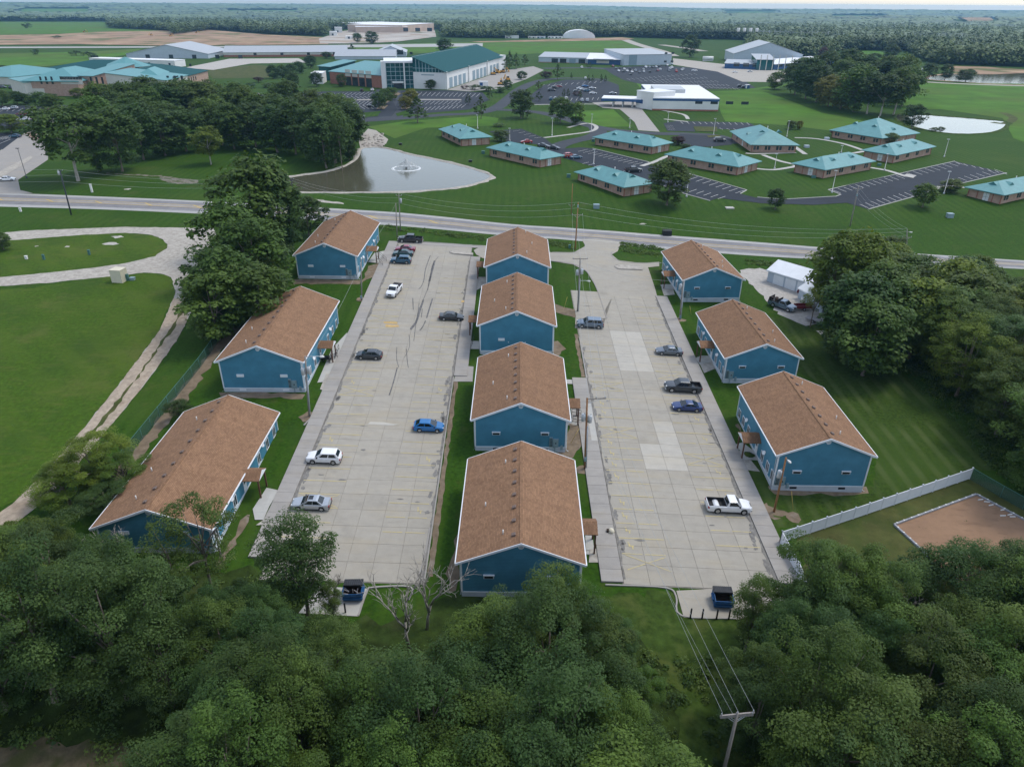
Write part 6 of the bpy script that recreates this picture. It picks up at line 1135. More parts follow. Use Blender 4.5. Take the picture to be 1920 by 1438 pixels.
island_px([(735, 172), (752, 176), (738, 186), (722, 183)]); island_px([(725, 186), (735, 188), (722, 196), (712, 194)]); island_px([(712, 199), (728, 198), (720, 206), (705, 206)]); island_px([(675, 213), (715, 209), (708, 219), (680, 221)], 'grass'); island_px([(742, 214), (762, 208), (770, 214), (745, 219)], 'grass'); island_px([(755, 199), (768, 198), (768, 206), (752, 205)])
island_px([(1700, 327), (1718, 330), (1712, 335), (1692, 331)], 'white_walk'); island_px([(1300, 238), (1345, 239), (1345, 248), (1306, 247)], 'dry_lawn'); island_px([(1325, 255), (1350, 254), (1350, 258), (1328, 259)], 'dry_lawn')
for pts in ([(1203, 312), (1230, 303), (1250, 294), (1272, 289)], [(1418, 317), (1450, 319), (1485, 314), (1493, 311)], [(1492, 287), (1420, 289), (1398, 288)], [(1430, 291), (1460, 302), (1490, 309)], [(1490, 259), (1530, 261), (1580, 270), (1625, 285)], [(1490, 276), (1510, 290)], [(1600, 288), (1640, 281)], [(1632, 315), (1665, 321), (1700, 332)], [(1752, 352), (1790, 350), (1810, 353)], [(1245, 224), (1290, 229)], [(1140, 197), (1100, 196), (1000, 197)], [(1065, 240), (1100, 232), (1118, 238), (1108, 247), (1060, 254), (1020, 259)], [(1237, 207), (1280, 215), (1290, 224)]):
    sheet('footpath', ribbon_pts(road_px(pts), 1.9), 'white_walk', .09, 10, px=False)
# kerbs round the campus lots
for pts in ([(1111, 279), (1214, 304), (1232, 311), (1290, 326), (1400, 357), (1388, 364)], [(1331, 377), (1283, 364), (1224, 342)], [(1566, 369.5), (1576.5, 365.6), (1553, 356.5), (1790, 303)], [(1628.6, 393), (1722.5, 367), (1761.7, 354), (1887, 325)], [(1420, 370.5), (1467, 374.6), (1566, 369)]): kerb(pts, .3, .16, 'campus_kerb', 'white_walk', 1)

# ------------------------------------------------------------------ ponds
wm = bpy.data.materials.new('pond_water'); wm.use_nodes = True; b = wm.node_tree.nodes['Principled BSDF']; b.inputs['Base Color'].default_value = (.078, .076, .048, 1); b.inputs['Roughness'].default_value = .06; b.inputs['IOR'].default_value = 1.333; b.inputs['Specular IOR Level'].default_value = .6
n = wm.node_tree.nodes.new('ShaderNodeTexNoise'); n.inputs['Scale'].default_value = .9; n.inputs['Detail'].default_value = 5; gm = wm.node_tree.nodes.new('ShaderNodeNewGeometry'); wm.node_tree.links.new(gm.outputs['Position'], n.inputs['Vector'])
bp = wm.node_tree.nodes.new('ShaderNodeBump'); bp.inputs['Strength'].default_value = .3; bp.inputs['Distance'].default_value = .12; wm.node_tree.links.new(n.outputs['Fac'], bp.inputs['Height']); wm.node_tree.links.new(bp.outputs[0], b.inputs['Normal']); M['water'] = wm
def pond(name, pts, bank, bw, far_side=True, z=.05):
    P = smooth_poly([tuple(G(u, v)[:2]) for u, v in pts], 2); zz = sum(T(*p) for p in P)/len(P)+z
    tris = tessellate_polygon([[Vector((x, y, 0)) for x, y in P]]); o = link(name, None, None) if False else None
    me = bpy.data.meshes.new(name); fs = []
    for t in tris:
        a, b_, c_ = [Vector((*P[i], 0)) for i in t]; fs.append(t if (b_-a).cross(c_-a).z > 0 else t[::-1])
    me.from_pydata([(x, y, zz) for x, y in P], [], fs); me.materials.append(M['water']); o = link(name, me, kind='structure')
    # low bank of stones or earth around it
    cx, cy = sum(p[0] for p in P)/len(P), sum(p[1] for p in P)/len(P); vs, qs = [], []
    for i, (x, y) in enumerate(P):
        a, c_ = P[i-1], P[(i+1) % len(P)]; d = Vector((c_[0]-a[0], c_[1]-a[1])).normalized(); nn = Vector((d.y, -d.x)); 
        if nn.dot(Vector((x-cx, y-cy))) < 0: nn = -nn
        k = bw*rnd.uniform(.6, 1.3)
        for f, hh in ((-.15, -.1), (.25, .22), (.6, .3), (1.0, -.02)): vs.append((x+nn.x*k*f, y+nn.y*k*f, zz+hh*rnd.uniform(.7, 1.2)))
    nP = len(P)
    for i in range(nP):
        j = (i+1) % nP
        for q in range(3): qs.append((i*4+q, i*4+q+1, j*4+q+1, j*4+q))
    m2 = bpy.data.meshes.new(name+'_bank'); m2.from_pydata(vs, [], qs); m2.materials.append(M[bank]); bm = bmesh.new(); bm.from_mesh(m2); bmesh.ops.recalc_face_normals(bm, faces=bm.faces); bm.to_mesh(m2); bm.free(); link('pond_bank', m2, kind='structure'); return P, zz
P_, zz = pond('fountain_pond', [(500, 338), (525, 336), (573, 329), (607, 325), (640, 317), (667, 303), (675, 292), (677, 280), (690, 277), (714, 277), (740, 283), (774, 293), (814, 300), (857, 310), (900, 322), (921, 330), (914, 337), (890, 345), (857, 352), (807, 357), (740, 359.5), (640, 361), (560, 360), (500, 360)], 'gravel', 1.9)
pond('meadow_pond', [(1681, 214), (1697, 217), (1728, 215.6), (1759, 218), (1811, 222), (1850, 225), (1884, 228), (1887, 233), (1879, 242), (1860, 248), (1836.5, 251.4), (1798, 252), (1767, 249.5), (1733, 243), (1707, 236.5), (1691, 228.7), (1681, 224)], 'rough_grass', 2.4)
pond('lake', [(1735, 146), (1775, 139), (1830, 140), (1885, 139), (1920, 137), (2100, 136), (2100, 163), (1920, 160), (1842, 157.5), (1790, 153), (1745, 151)], 'site_soil', 3)
# fountain
M['foam'] = pmat('water_foam', (.62, .64, .64), rough=.6, var=.15, scale=2, world_co=False)
c = G(762, 316.5); root = tag(empty('fountain', c+Vector((0, 0, .06))), 'round fountain spraying white jets in the pond', 'fountain'); mb = MB(); RR = 4.9; n = 40
mb.add([(math.cos(2*PI*k/n)*r_*rnd.uniform(.97, 1.03), math.sin(2*PI*k/n)*r_*rnd.uniform(.97, 1.03), z_) for r_, z_ in ((RR-.7, .0), (RR-.3, .16), (RR+.15, .0)) for k in range(n)], [(q*n+k, q*n+(k+1) % n, (q+1)*n+(k+1) % n, (q+1)*n+k) for q in range(2) for k in range(n)]); mb.obj('foam_ring', M['foam'], root)
mb = MB()
for k in range(64):
    t = 2*PI*k/64+rnd.uniform(-.05, .05); R_ = RR*rnd.uniform(.5, .96) if k % 3 else RR*.2; Hh = 2.1 if k % 3 else 3.0
    pts = [(math.cos(t)*R_*s, math.sin(t)*R_*s, Hh*4*s*(1-s)*(.5 if k % 3 else .6)+(Hh*.8*(1-s))) for s in (0, .25, .5, .75, 1)]; mb.tube(pts, [.02, .025, .03, .035, .02], 3, cap=False)
mb.obj('water_jets', M['foam'], root, kind='stuff'); MB().tube([(0, 0, -.2), (0, 0, .4)], .35, 10).obj('nozzle', M['dark'], root)
# riprap stones by the pond
def rock_mesh(sd):
    r_ = random.Random(sd); bm = bmesh.new(); bmesh.ops.create_icosphere(bm, subdivisions=1, radius=.5)
    for v in bm.verts: v.co *= r_.uniform(.7, 1.2); v.co.z *= .7
    me = bpy.data.meshes.new('boulder'); bm.to_mesh(me); bm.free(); me.materials.append(M['rock']); return me
rocks = [rock_mesh(i) for i in range(5)]
sheet('riprap_bed', [(672, 262), (690, 242), (705, 245), (728, 262), (724, 270), (712, 276), (690, 277), (676, 280)], 'gravel', .07, None)
for k in range(70):
    s, t = rnd.random(), rnd.random(); p = G(676+44*s, 250+24*t+4*math.sin(s*3)); o = link('boulder', rocks[k % 5], None, on(p.x, p.y, .12), rnd.uniform(0, 6)); sc = rnd.uniform(.9, 2.0); o.scale = (sc*rnd.uniform(.8, 1.3), sc, sc*.7); tag(o, 'grey boulder in the stone slope beside the fountain pond', 'boulder', 'riprap boulders beside the pond')

# ------------------------------------------------------------------ fences, dumpsters, small things
fence = tag(empty('vinyl_fence', G(1460, 1000)), 'white vinyl panel fence around the sand arena', 'fence'); fl = fence.location
def vinyl(pts, hgt=1.8, n=None):
    P = [G(*p) for p in pts]; cum = 0
    for A_, B_ in zip(P[:-1], P[1:]):
        L_ = (B_-A_).length; k = max(1, round(L_/2.4))
        for i in range(k):
            a, b_ = A_.lerp(B_, i/k), A_.lerp(B_, (i+1)/k); a.z, b_.z = T(a.x, a.y), T(b_.x, b_.y); d = b_-a; mb = MB(); dz = d.z; l = Vector((d.x, d.y)).length
            mb.add([(x, y, z+dz*x/l) for x in (.06, l-.06) for y in (-.03, .03) for z in (.06, hgt-.04)], [(0, 1, 3, 2), (4, 6, 7, 5), (0, 4, 5, 1), (2, 3, 7, 6), (1, 5, 7, 3), (0, 2, 6, 4)])
            for z in (.16, hgt-.14): mb.add([(x, y, z+q+dz*x/l) for x in (.06, l-.06) for y in (-.045, .045) for q in (-.08, .08)], [(0, 1, 3, 2), (4, 6, 7, 5), (0, 4, 5, 1), (2, 3, 7, 6), (1, 5, 7, 3), (0, 2, 6, 4)])
            mb.obj('fence_panel', M['white_vinyl'], fence, a-fl, math.atan2(d.y, d.x))
            post(a)
    post(Vector((P[-1].x, P[-1].y, T(P[-1].x, P[-1].y))))
pm_ = MB().box(-.07, .07, -.07, .07, -.2, 1.88); pm_.add([(-.1, -.1, 1.88), (.1, -.1, 1.88), (.1, .1, 1.88), (-.1, .1, 1.88), (0, 0, 2.0)], [(0, 1, 4), (1, 2, 4), (2, 3, 4), (3, 0, 4), (3, 2, 1, 0)]); pme = pm_.mesh('fence_post', M['white_vinyl'])
def post(a): link('fence_post', pme, fence, a-fl)
vinyl([(1817, 898), (1462, 1018)]); vinyl([(1462, 1018), (1494, 1078), (1503, 1102), (1515, 1130)])
mesh_m = bpy.data.materials.new('green_mesh_fence'); mesh_m.use_nodes = True; nt = mesh_m.node_tree; b = nt.nodes['Principled BSDF']; b.inputs['Base Color'].default_value = (.05, .13, .10, 1); b.inputs['Alpha'].default_value = .38; M['mesh'] = mesh_m
def chain_fence(label, pts, hgt=1.8):
    P = [G(*p) for p in pts]; root = tag(empty('chain_link_fence', P[0]), label, 'fence'); o = P[0]
    for A_, B_ in zip(P[:-1], P[1:]):
        k = max(1, round((B_-A_).length/3))
        for i in range(k):
            a, b_ = A_.lerp(B_, i/k), A_.lerp(B_, (i+1)/k); a, b_ = on(a.x, a.y)-o, on(b_.x, b_.y)-o; up = Vector((0, 0, hgt)); sd = Vector((-(b_-a).y, (b_-a).x, 0)).normalized()*.012
            mb = MB(); mb.add([a-sd, b_-sd, b_-sd+up, a-sd+up, a+sd, b_+sd, b_+sd+up, a+sd+up], [(0, 1, 2, 3), (7, 6, 5, 4), (2, 6, 7, 3)]); mb.obj('mesh_panel', M['mesh'], root)
            MB().tube([a-Vector((0, 0, .2)), a+up+Vector((0, 0, .05))], .035, 6).obj('fence_post', M['green_box'], root); MB().bar(a+up, b_+up, .05).obj('top_rail', M['green_box'], root)
chain_fence('green chain link fence along the bare strip behind the left houses', [(474, 552), (430, 612), (375, 690), (300, 783), (232, 868)]); chain_fence('green chain link fence running right from the end of the white fence', [(1817, 898), (1875, 932), (1960, 980), (2060, 1040)])
M['arena_curb'] = M['timber']
ar = [tuple(G(u, v)[:2]) for u, v in ((1676, 985), (1830, 928), (1960, 997), (2000, 1030), (1800, 1095), (1745, 1048))]
arena = sheet('sand_arena', ar, 'sand', .05, 4, px=False)
pts = [(1745, 1048), (1676, 985), (1830, 928), (1960, 997)]; seg = [G(*p) for p in pts]
tb = tag(empty('arena_edging', seg[1]), 'grey timber edging with white brackets round the sand arena', 'edging')
for A_, B_ in zip(seg[:-1], seg[1:]):
    k = max(2, round((B_-A_).length/2.4))
    for i in range(k):
        a, b_ = A_.lerp(B_, i/k), A_.lerp(B_, (i+.97)/k); a, b_ = on(a.x, a.y, .14)-tb.location, on(b_.x, b_.y, .14)-tb.location; MB().bar(a, b_, .22, .24).obj('timber', M['timber'], tb)
        for q in (.2, .7): c = a.lerp(b_, q); MB().box(c.x-.09, c.x+.09, c.y-.09, c.y+.09, c.z+.06, c.z+.17).obj('bracket', M['pipe'], tb)
for k, (u, v) in enumerate(((1838, 938), (1850, 942), (1858, 948), (1880, 957), (1893, 966), (1898, 970), (1880, 968))):
    p = G(u, v); tag(MB().box(-.35, .35, -.05, .05, 0, .12).obj('white_stake', M['pipe'], None, on(p.x, p.y, .06), rnd.uniform(-.3, .3)), 'short white stake lying inside the arena edge', 'stake', 'white stakes along the arena edge')
# dumpsters
def dumpster(u, v, ang, label, junk):
    root = tag(empty('dumpster', G(u, v)+Vector((0, .9, .08)), ang), label, 'dumpster', 'blue dumpsters at the lot ends'); w_, d_, hf, hb = .98, .85, 1.15, 1.5; mb = MB()
    def wallq(pts): mb.add(pts, [(0, 1, 2, 3), (3, 2, 1, 0)])
    o_ = [(-w_, -d_, .15), (w_, -d_, .15), (w_, d_, .15), (-w_, d_, .15)]; t_ = [(-w_, -d_-.12, hf), (w_, -d_-.12, hf), (w_, d_, hb), (-w_, d_, hb)]
    i_ = [(x*.94, y*.93, z) for x, y, z in t_]; ib = [(x*.94, y*.93, .25) for x, y, z in o_]
    mb.add(o_+t_+i_+ib, [(3, 2, 1, 0)]+[(k, (k+1) % 4, 4+(k+1) % 4, 4+k) for k in range(4)]+[(4+k, 4+(k+1) % 4, 8+(k+1) % 4, 8+k) for k in range(4)]); mb.obj('bin_body', M['dumpster'], root)
    mb = MB(); mb.add(i_+ib, [(k, (k+1) % 4, 4+(k+1) % 4, 4+k) for k in range(4)]+[(4, 5, 6, 7)]); mb.f = [f for f in mb.f]; mb.obj('bin_inside', M['rust'], root)
    for z in (.55, .95): MB().box(-w_-.04, w_+.04, -d_-.16, -d_-.02, z-.05, z+.05).obj('front_rib', M['dumpster'], root)
    for s in (-1, 1): MB().box(min(s*w_, s*(w_+.18)), max(s*w_, s*(w_+.18)), -.5, .5, .75, .95).obj('fork_pocket', M['dumpster'], root); MB().box(min(s*w_, s*(w_+.05)), max(s*w_, s*(w_+.05)), -d_+.1, -d_+.2, .2, hf).obj('side_rib', M['dumpster'], root)
    lid = MB(); lid.box(-w_-.02, w_+.02, .0, d_+.08, hb-.16, hb+.04); l = lid.obj('lid', M['lid'], root)
    for k in range(9): x = -w_+.12+k*.22; MB().box(x-.04, x+.04, .03, d_+.05, hb+.04, hb+.08).obj('lid_rib', M['lid'], l)
    for k in range(junk): a = Vector((rnd.uniform(-.7, .6), rnd.uniform(-.7, -.1), .8)); MB().bar(a, a+Vector((rnd.uniform(-.8, .8), rnd.uniform(-.3, .3), .4)), .07).obj('scrap', M['planks'], root)
dumpster(661, 1130, .04, 'blue dumpster with scrap inside at the end of the left lot', 7); dumpster(1357, 1143, -.06, 'blue dumpster with an open front at the end of the right lot', 0)
for u, v, lb in ((1294, 1159, 'leftmost of four dark bollards behind the right dumpster'), (1316, 1160, 'second from left of four dark bollards behind the right dumpster'), (1343, 1161, 'third from left of four dark bollards, just under the dumpster'), (1366, 1161, 'rightmost of four dark bollards behind the right dumpster'), (648, 1149, 'dark bollard under the left dumpster')):
    p = G(u, v); tag(MB().tube([(0, 0, -.1), (0, 0, 1.35), (0, 0, 1.42)], [.09, .09, .05], 10).obj('bollard', M['dark'], None, p), lb, 'bollard', 'dark bollards at the dumpster pads')
def handrail(label, a, b, h=1.0):
    A_, B_ = G(*a), G(*b); root = tag(empty('handrail', A_), label, 'handrail', 'black handrails at the house entrances'); d = B_-A_; mb = MB(); up = Vector((0, 0, 1))
    for f in (0, .5, 1): mb.bar(d*f-up*.1, d*f+up*h, .05)
    mb.obj('post', M['dark'], root); mb = MB()
    for z in (.45, h): mb.bar(up*z, d+up*z, .05)
    mb.obj('rail', M['dark'], root)
for a, b_, lb in (((624, 665), (618, 682), 'black handrail nearest the dark grill'), ((633, 672), (622, 676), 'short black handrail beside the dark grill, lower one'), ((636, 656), (629, 672), 'black handrail by the middle left house, upper one'), ((706, 487), (718, 500), 'left black handrail at the farthest left house'), ((712, 480), (725, 492), 'right black handrail at the farthest left house'), ((883, 655), (889, 638), 'black handrail left of the third middle house'), ((1072, 777), (1089, 780), 'upper black handrail beside the second middle house'), ((1074, 790), (1091, 793), 'lower black handrail beside the second middle house')): handrail(lb, a, b_)
def small_box(name, u, v, sx, sy, sz, mat, label, cat, ang=0, lid=None):
    o = tag(empty(name, G(u, v), ang), label, cat); mb = MB(); mb.box(-sx/2, sx/2, -sy/2, sy/2, -.1, sz); mb.obj('body', M[mat], o); MB().box(-sx/2-.04, sx/2+.04, -sy/2-.04, sy/2+.04, sz, sz+.08).obj('lid', M[lid or mat], o)
small_box('pump_house', 226, 527, 2.4, 2.2, 2.6, 'box_tan', 'tan pump box beside the gravel drive', 'utility box', -.15); small_box('utility_cabinet', 240, 526, .5, .5, 1.3, 'green_box', 'slim teal cabinet right of the tan pump box', 'utility box'); small_box('utility_cabinet', 249, 525, .9, .8, .5, 'meter', 'low grey lid right of the tan pump box', 'utility box')
for u, v, sx, sz, mt, lb in ((50, 486, .5, .7, 'pipe', 'white well cap on the gravel island lawn'), (83, 487, .45, 1.1, 'green_box', 'left teal post on the gravel island lawn'), (168, 478, .45, 1.1, 'green_box', 'right teal post on the gravel island lawn'), (39, 397, .5, .9, 'pipe', 'white post on the verge at the left edge'), (173, 361, .5, 2.4, 'pipe', 'white road sign post by the highway verge'), (906, 289, 1.2, 1.0, 'green_box', 'dark green transformer box left of the second teal house'), (1066, 333, 1.2, 1.0, 'green_box', 'dark green transformer box left of the front teal house'), (1112, 266, 1.2, 1.0, 'green_box', 'dark green box left of the teal house behind the narrow lot'), (1118, 391, 1.6, 1.1, 'meter', 'grey box on the lawn below the front teal house'), (1368, 391, 2.2, .2, 'white_walk', 'pale concrete lid on the lawn beside the small dark tree'), (1780, 408, 1.6, 1.1, 'meter', 'grey box on the lawn below the rightmost teal house'), (1068, 466, .5, .8, 'green_box', 'small teal box at the foot of the orange pole'), (1250, 441, 2.2, 1.2, 'dark', 'dark culvert mouth in the highway ditch'), (751, 272, 1.2, .6, 'dark', 'dark box on the pond lawn, left'), (882, 304, 1.2, .6, 'dark', 'dark box on the pond lawn near its right end'), (1525, 334, 1.2, .7, 'green_box', 'green box below the teal house left of the big lot'), (1648, 311, 1.2, .7, 'green_box', 'green box below the teal house above the big lot'), (1512, 277, 1.8, .8, 'grey_metal', 'grey picnic shelter on the lawn right of the square teal house'), (1550, 262, 1.8, .8, 'grey_metal', 'grey bench table on the lawn among the far teal houses')):
    small_box('utility_box', u, v, sx, sx*.8, sz, mt, lb, 'utility box')
g_ = tag(empty('barbecue_grill', G(612, 678)), 'dark barbecue grill beside the middle left house', 'grill'); MB().box(-.55, .55, -.3, .3, .5, 1.0).obj('firebox', M['dark'], g_); MB().box(-.9, .9, -.28, .28, .46, .52).obj('shelf', M['dark'], g_)
for x in (-.5, .5): MB().box(x-.04, x+.04, -.25, .25, 0, .5).obj('leg', M['dark'], g_)
t_ = tag(empty('bundle', G(1145, 999)), 'small tan and dark bundle on the right lot walkway', 'bundle'); MB().tube([(0, 0, 0), (.05, 0, .35), (.1, .1, .6)], [.35, .42, .2], 10).obj('sack', M['box_tan'], t_); MB().box(-.5, -.1, -.2, .2, 0, .5).obj('dark_box', M['rust'], t_)
b_ = tag(empty('flower_bed', G(1405, 854)), 'low grey shrub clump by the porch of the nearest right house', 'shrub'); MB().tube([(0, 0, 0), (0, 0, .3), (.1, .1, .5)], [.7, .8, .3], 9).obj('clump', M['rough_grass'], b_)
# ------------------------------------------------------------------ trees
rng = np.random.default_rng(11)
LM = {'oak': leaf_mat('oak_leaf', (.036, .076, .011), (.098, .164, .025)), 'olive': leaf_mat('olive_leaf', (.040, .074, .011), (.096, .146, .026)), 'blue': leaf_mat('blue_green_leaf', (.030, .066, .014), (.070, .130, .028)),
      'bright': leaf_mat('bright_leaf', (.064, .108, .010), (.155, .210, .024)), 'dark': leaf_mat('dark_leaf', (.024, .056, .011), (.060, .112, .022)), 'purple': leaf_mat('purple_leaf', (.05, .025, .025), (.09, .045, .04)), 'yellow': leaf_mat('yellow_green_leaf', (.10, .11, .012), (.19, .19, .02))}
TONE = {'oak': 'green', 'olive': 'olive green', 'blue': 'blue green', 'bright': 'bright green', 'dark': 'dark green', 'purple': 'purple brown', 'yellow': 'yellow green'}
M['bark'] = pmat('tree_bark', (.17, .14, .115), rough=.95, scale=2, var=.35, world_co=False, stretch=(3, 3, .6)); M['pale_bark'] = pmat('pale_bark', (.34, .31, .27), rough=.95, scale=2, var=.25, world_co=False, stretch=(3, 3, .6))
def leaf_quads(C, Nn, size, aspect=.62):
    n = len(C); Nn = Nn/np.linalg.norm(Nn, axis=1, keepdims=True); t = rng.normal(size=(n, 3)); a = np.cross(Nn, t); a /= np.linalg.norm(a, axis=1, keepdims=True); b = np.cross(Nn, a)
    s = size*rng.uniform(.5, 1.55, (n, 1)); V = np.stack([C-a*s*.5, C+b*s*aspect*.5-Nn*s*.08, C+a*s*.5, C-b*s*aspect*.5-Nn*s*.08], 1).reshape(-1, 3)
    return V, np.arange(4*n).reshape(-1, 4)
def crown_np(h, r, z0, ncl, nleaf, leaf, shape='round', sparse=0.0, rc_k=.27, upb=.95, low=1.02):
    """leaf cards gathered in clusters spread through the crown's volume"""
    cz, rz = (h+z0)/2, (h-z0)/2; Cs, Rs = [], []
    ph = rng.uniform(0, 6.28, 4)
    while len(Cs) < ncl:
        d = rng.normal(size=3); d /= np.linalg.norm(d); u = rng.uniform(.25, 1)**(1/3.2)
        if d[2] < -.35 and rng.random() < .35: continue
        th = math.atan2(d[1], d[0]); lob = 1+.18*math.sin(2*th+ph[0])+.13*math.sin(3*th+ph[1])+.10*math.sin(5*th+ph[2]+3*d[2])
        rr = r*(.86 if shape != 'cone' else .9)*lob
        p = np.array([d[0]*rr*u, d[1]*rr*u, cz+d[2]*rz*(.84 if d[2] > 0 or shape != 'round' else low)*u*(1+.12*math.sin(4*th+ph[3]))])
        if shape == 'cone': k = max(.08, 1-(p[2]-z0)/(h-z0)); p[0] *= k*1.5; p[1] *= k*1.5
        if shape == 'slim': k = .75+.25*math.sin(3.1*(p[2]-z0)/(h-z0)); p[0] *= k; p[1] *= k
        Cs.append(p); Rs.append(r*rc_k*rng.uniform(.65, 1.35)*(1 if shape != 'cone' else max(.35, k)))
    Cs, Rs = np.array(Cs), np.array(Rs); k = rng.integers(0, ncl, nleaf) if not sparse else rng.integers(0, max(3, int(ncl*(1-sparse))), nleaf)
    d = rng.normal(size=(nleaf, 3)); d[:, 2] = np.where(rng.random(nleaf) < .72, np.abs(d[:, 2]), d[:, 2]); d /= np.linalg.norm(d, axis=1, keepdims=True)
    rad = Rs[k]*rng.uniform(.5, 1.05, nleaf)**.8; P = Cs[k]+d*rad[:, None]*np.array([1.1, 1.1, .8]); P[:, 2] = np.maximum(P[:, 2], z0*.6)
    Nn = d*1.0+np.array([0, 0, upb])+rng.normal(size=(nleaf, 3))*.45
    V, Q = leaf_quads(P, Nn, leaf); return V, Q, Cs
def trunk_mb(h, r, z0, Cs, tr, nl, lean=.25):
    mb = MB(); top = Vector((rnd.uniform(-lean, lean)*2, rnd.uniform(-lean, lean)*2, h*.74)); mid = Vector((top.x*.3, top.y*.3, z0*.9+.4))
    mb.tube([(0, 0, -.6), (0, 0, .3), mid, mid.lerp(top, .5), top], [tr*1.35, tr, tr*.72, tr*.45, tr*.12], 8)
    for i in range(nl):
        c = Vector(Cs[rnd.randrange(len(Cs))]); f = rnd.uniform(.05, .6); s = mid.lerp(top, f); j = s.lerp(c, .5)+Vector((rnd.uniform(-.4, .4), rnd.uniform(-.4, .4), rnd.uniform(0, .6)))
        mb.tube([s, j, c], [tr*.42*(1-f*.5), tr*.24, tr*.06], 5)
    return mb
KINDS = {}
def make_kind(key, n, h, r, z0, ncl, nleaf, leaf, shape='round', sparse=0.0, tr=.3, nl=9, bark='bark', rc=.27):
    KINDS[key] = []
    for i in range(n):
        V, Q, Cs = crown_np(h, r, z0, ncl, nleaf, leaf, shape, sparse, rc)
        KINDS[key].append((np_mesh(key+'_crown', V, Q, LM['oak']), trunk_mb(h, r, z0, Cs, tr, nl).mesh(key+'_trunk', M[bark]), h, r))
make_kind('oak', 6, 14, 5, 1.4, 64, 33000, .17, tr=.28, nl=14, rc=.215); make_kind('elm', 3, 14, 5, 1.2, 125, 30000, .155, tr=.22, nl=12, rc=.17); make_kind('slim', 2, 14, 3, 2.0, 60, 20000, .165, 'slim', tr=.2, rc=.34)
make_kind('sparse', 2, 14, 5, 4.5, 34, 7000, .2, tr=.22, nl=14, rc=.22); make_kind('cedar', 2, 14, 3.2, .6, 90, 9000, .24, 'cone', tr=.2, nl=6, rc=.26)
make_kind('mid', 6, 14, 5, .9, 110, 6200, .55, tr=.26, nl=8, rc=.25); make_kind('midhigh', 2, 14, 5, 4.0, 70, 4600, .55, tr=.22, nl=12, bark='pale_bark', rc=.25); make_kind('midcone', 2, 14, 4, .8, 70, 3000, .5, 'cone', tr=.25, nl=4, rc=.24)
make_kind('far', 4, 14, 5, .6, 34, 620, 1.25, tr=.4, nl=3, rc=.32)
CNT = [0]
def plant(kind, tone, x, y, h, r, label, group=None, name='broadleaf_tree', dz=0.0, cat='tree', rz=None):
    cr, tk, h0, r0 = rnd.choice(KINDS[kind]); root = tag(empty(name, on(x, y, dz), rnd.uniform(0, 6.28) if rz is None else rz), label, cat, group); root.scale = (r/r0, r/r0*rnd.uniform(.92, 1.08), h/h0)
    t = link('trunk', tk, root); c = link('crown', cr, root)
    c.material_slots[0].link = 'OBJECT'; c.material_slots[0].material = LM[tone]; CNT[0] += 1; return root
def base(u, v, h, r, tone, label, kind='mid', group=None, name='broadleaf_tree'):
    p = G(u, v); return plant(kind, tone, p.x, p.y, h, r, label, group, name)
def crown_top(u, v, h, r, tone, label, kind='oak', group=None, name='broadleaf_tree'):
    p = G(u, v, h); return plant(kind, tone, p.x, p.y, h*1.03, r, label, group, name)
# the wood along the bottom of the picture
lim_u = (-400, 0, 60, 150, 190, 230, 300, 400, 470, 500, 600, 640, 700, 780, 830, 870, 930, 1000, 1040, 1110, 1160, 1205, 1240, 1268, 1316, 1342, 1380, 1450, 1480, 1510, 1560, 1620, 1700, 1760, 1800, 1850, 1920, 2300)
lim_v = (930, 948, 940, 962, 985, 1045, 1052, 1072, 1065, 1085, 1125, 1165, 1190, 1205, 1175, 1118, 1110, 1098, 1066, 1115, 1140, 1180, 1225, 1440, 1440, 1290, 1180, 1120, 1100, 1050, 1008, 1030, 1062, 1065, 1045, 1025, 1020, 980)
def crown_ok(x, y, h, r):
    z = T(x, y); 
    for dx, hh in ((-.85*r, h*.72), (0, h), (.85*r, h*.72), (-.5*r, h*.93), (.5*r, h*.93), (-r, h*.4), (r, h*.4)):
        u, v = project((x+dx, y, z+hh))
        if v < interp(u, lim_u, lim_v): return False
    return True
placed = []
def area_name(u):
    return 'bottom left wood' if u < 560 else ('bottom middle wood' if u < 1250 else 'bottom right wood')
def wood_tree(x, y, hs, tone=None, kind=None):
    for h in hs:
        r = h*rnd.uniform(.28, .38)
        pu, pv = project((x, y, T(x, y)+h*.6)); rp = r*F_PX/max(20, Vector((x, y, -ZC)).dot(FWD))
        if y < Pn_ground.y+1.5 and abs(pu-1383) < rp+10: continue
        if crown_ok(x, y, h, r):
            u, v = project((x, y, T(x, y)+h)); tone = tone or rnd.choice(['oak', 'oak', 'olive', 'dark', 'blue', 'oak', 'blue', 'oak', 'dark'] if 500 < u else ['oak', 'blue', 'blue', 'olive', 'oak', 'bright', 'dark']); kind = kind or rnd.choice(['oak', 'oak', 'oak', 'elm', 'elm'] if not 600 < u < 1000 else ['elm', 'elm', 'oak', 'slim'])
            plant(kind, tone, x, y, h, r, f'{TONE[tone]} {"feathery" if kind == "elm" else ("slender" if kind == "slim" else "round")} trees, {area_name(u)}', f'{TONE[tone]} trees in the bottom wood'); placed.append((x, y)); return True
    return False
yy = 27.5
row = 0
while yy < 60:
    xx = -64+(row % 2)*2.9
    while xx < 66:
        x, y = xx+rnd.uniform(-1.4, 1.4), yy+rnd.uniform(-1.2, 1.2); u, v = project((x, y, T(x, y)))
        if not (u < 360 and v > 1345 - max(0, u-150)*.1) and abs(x) < 62: wood_tree(x, y, (rnd.uniform(10.5, 17.5), 12, 10, 8, 6))
        xx += 4.8
    yy += 4.1; row += 1
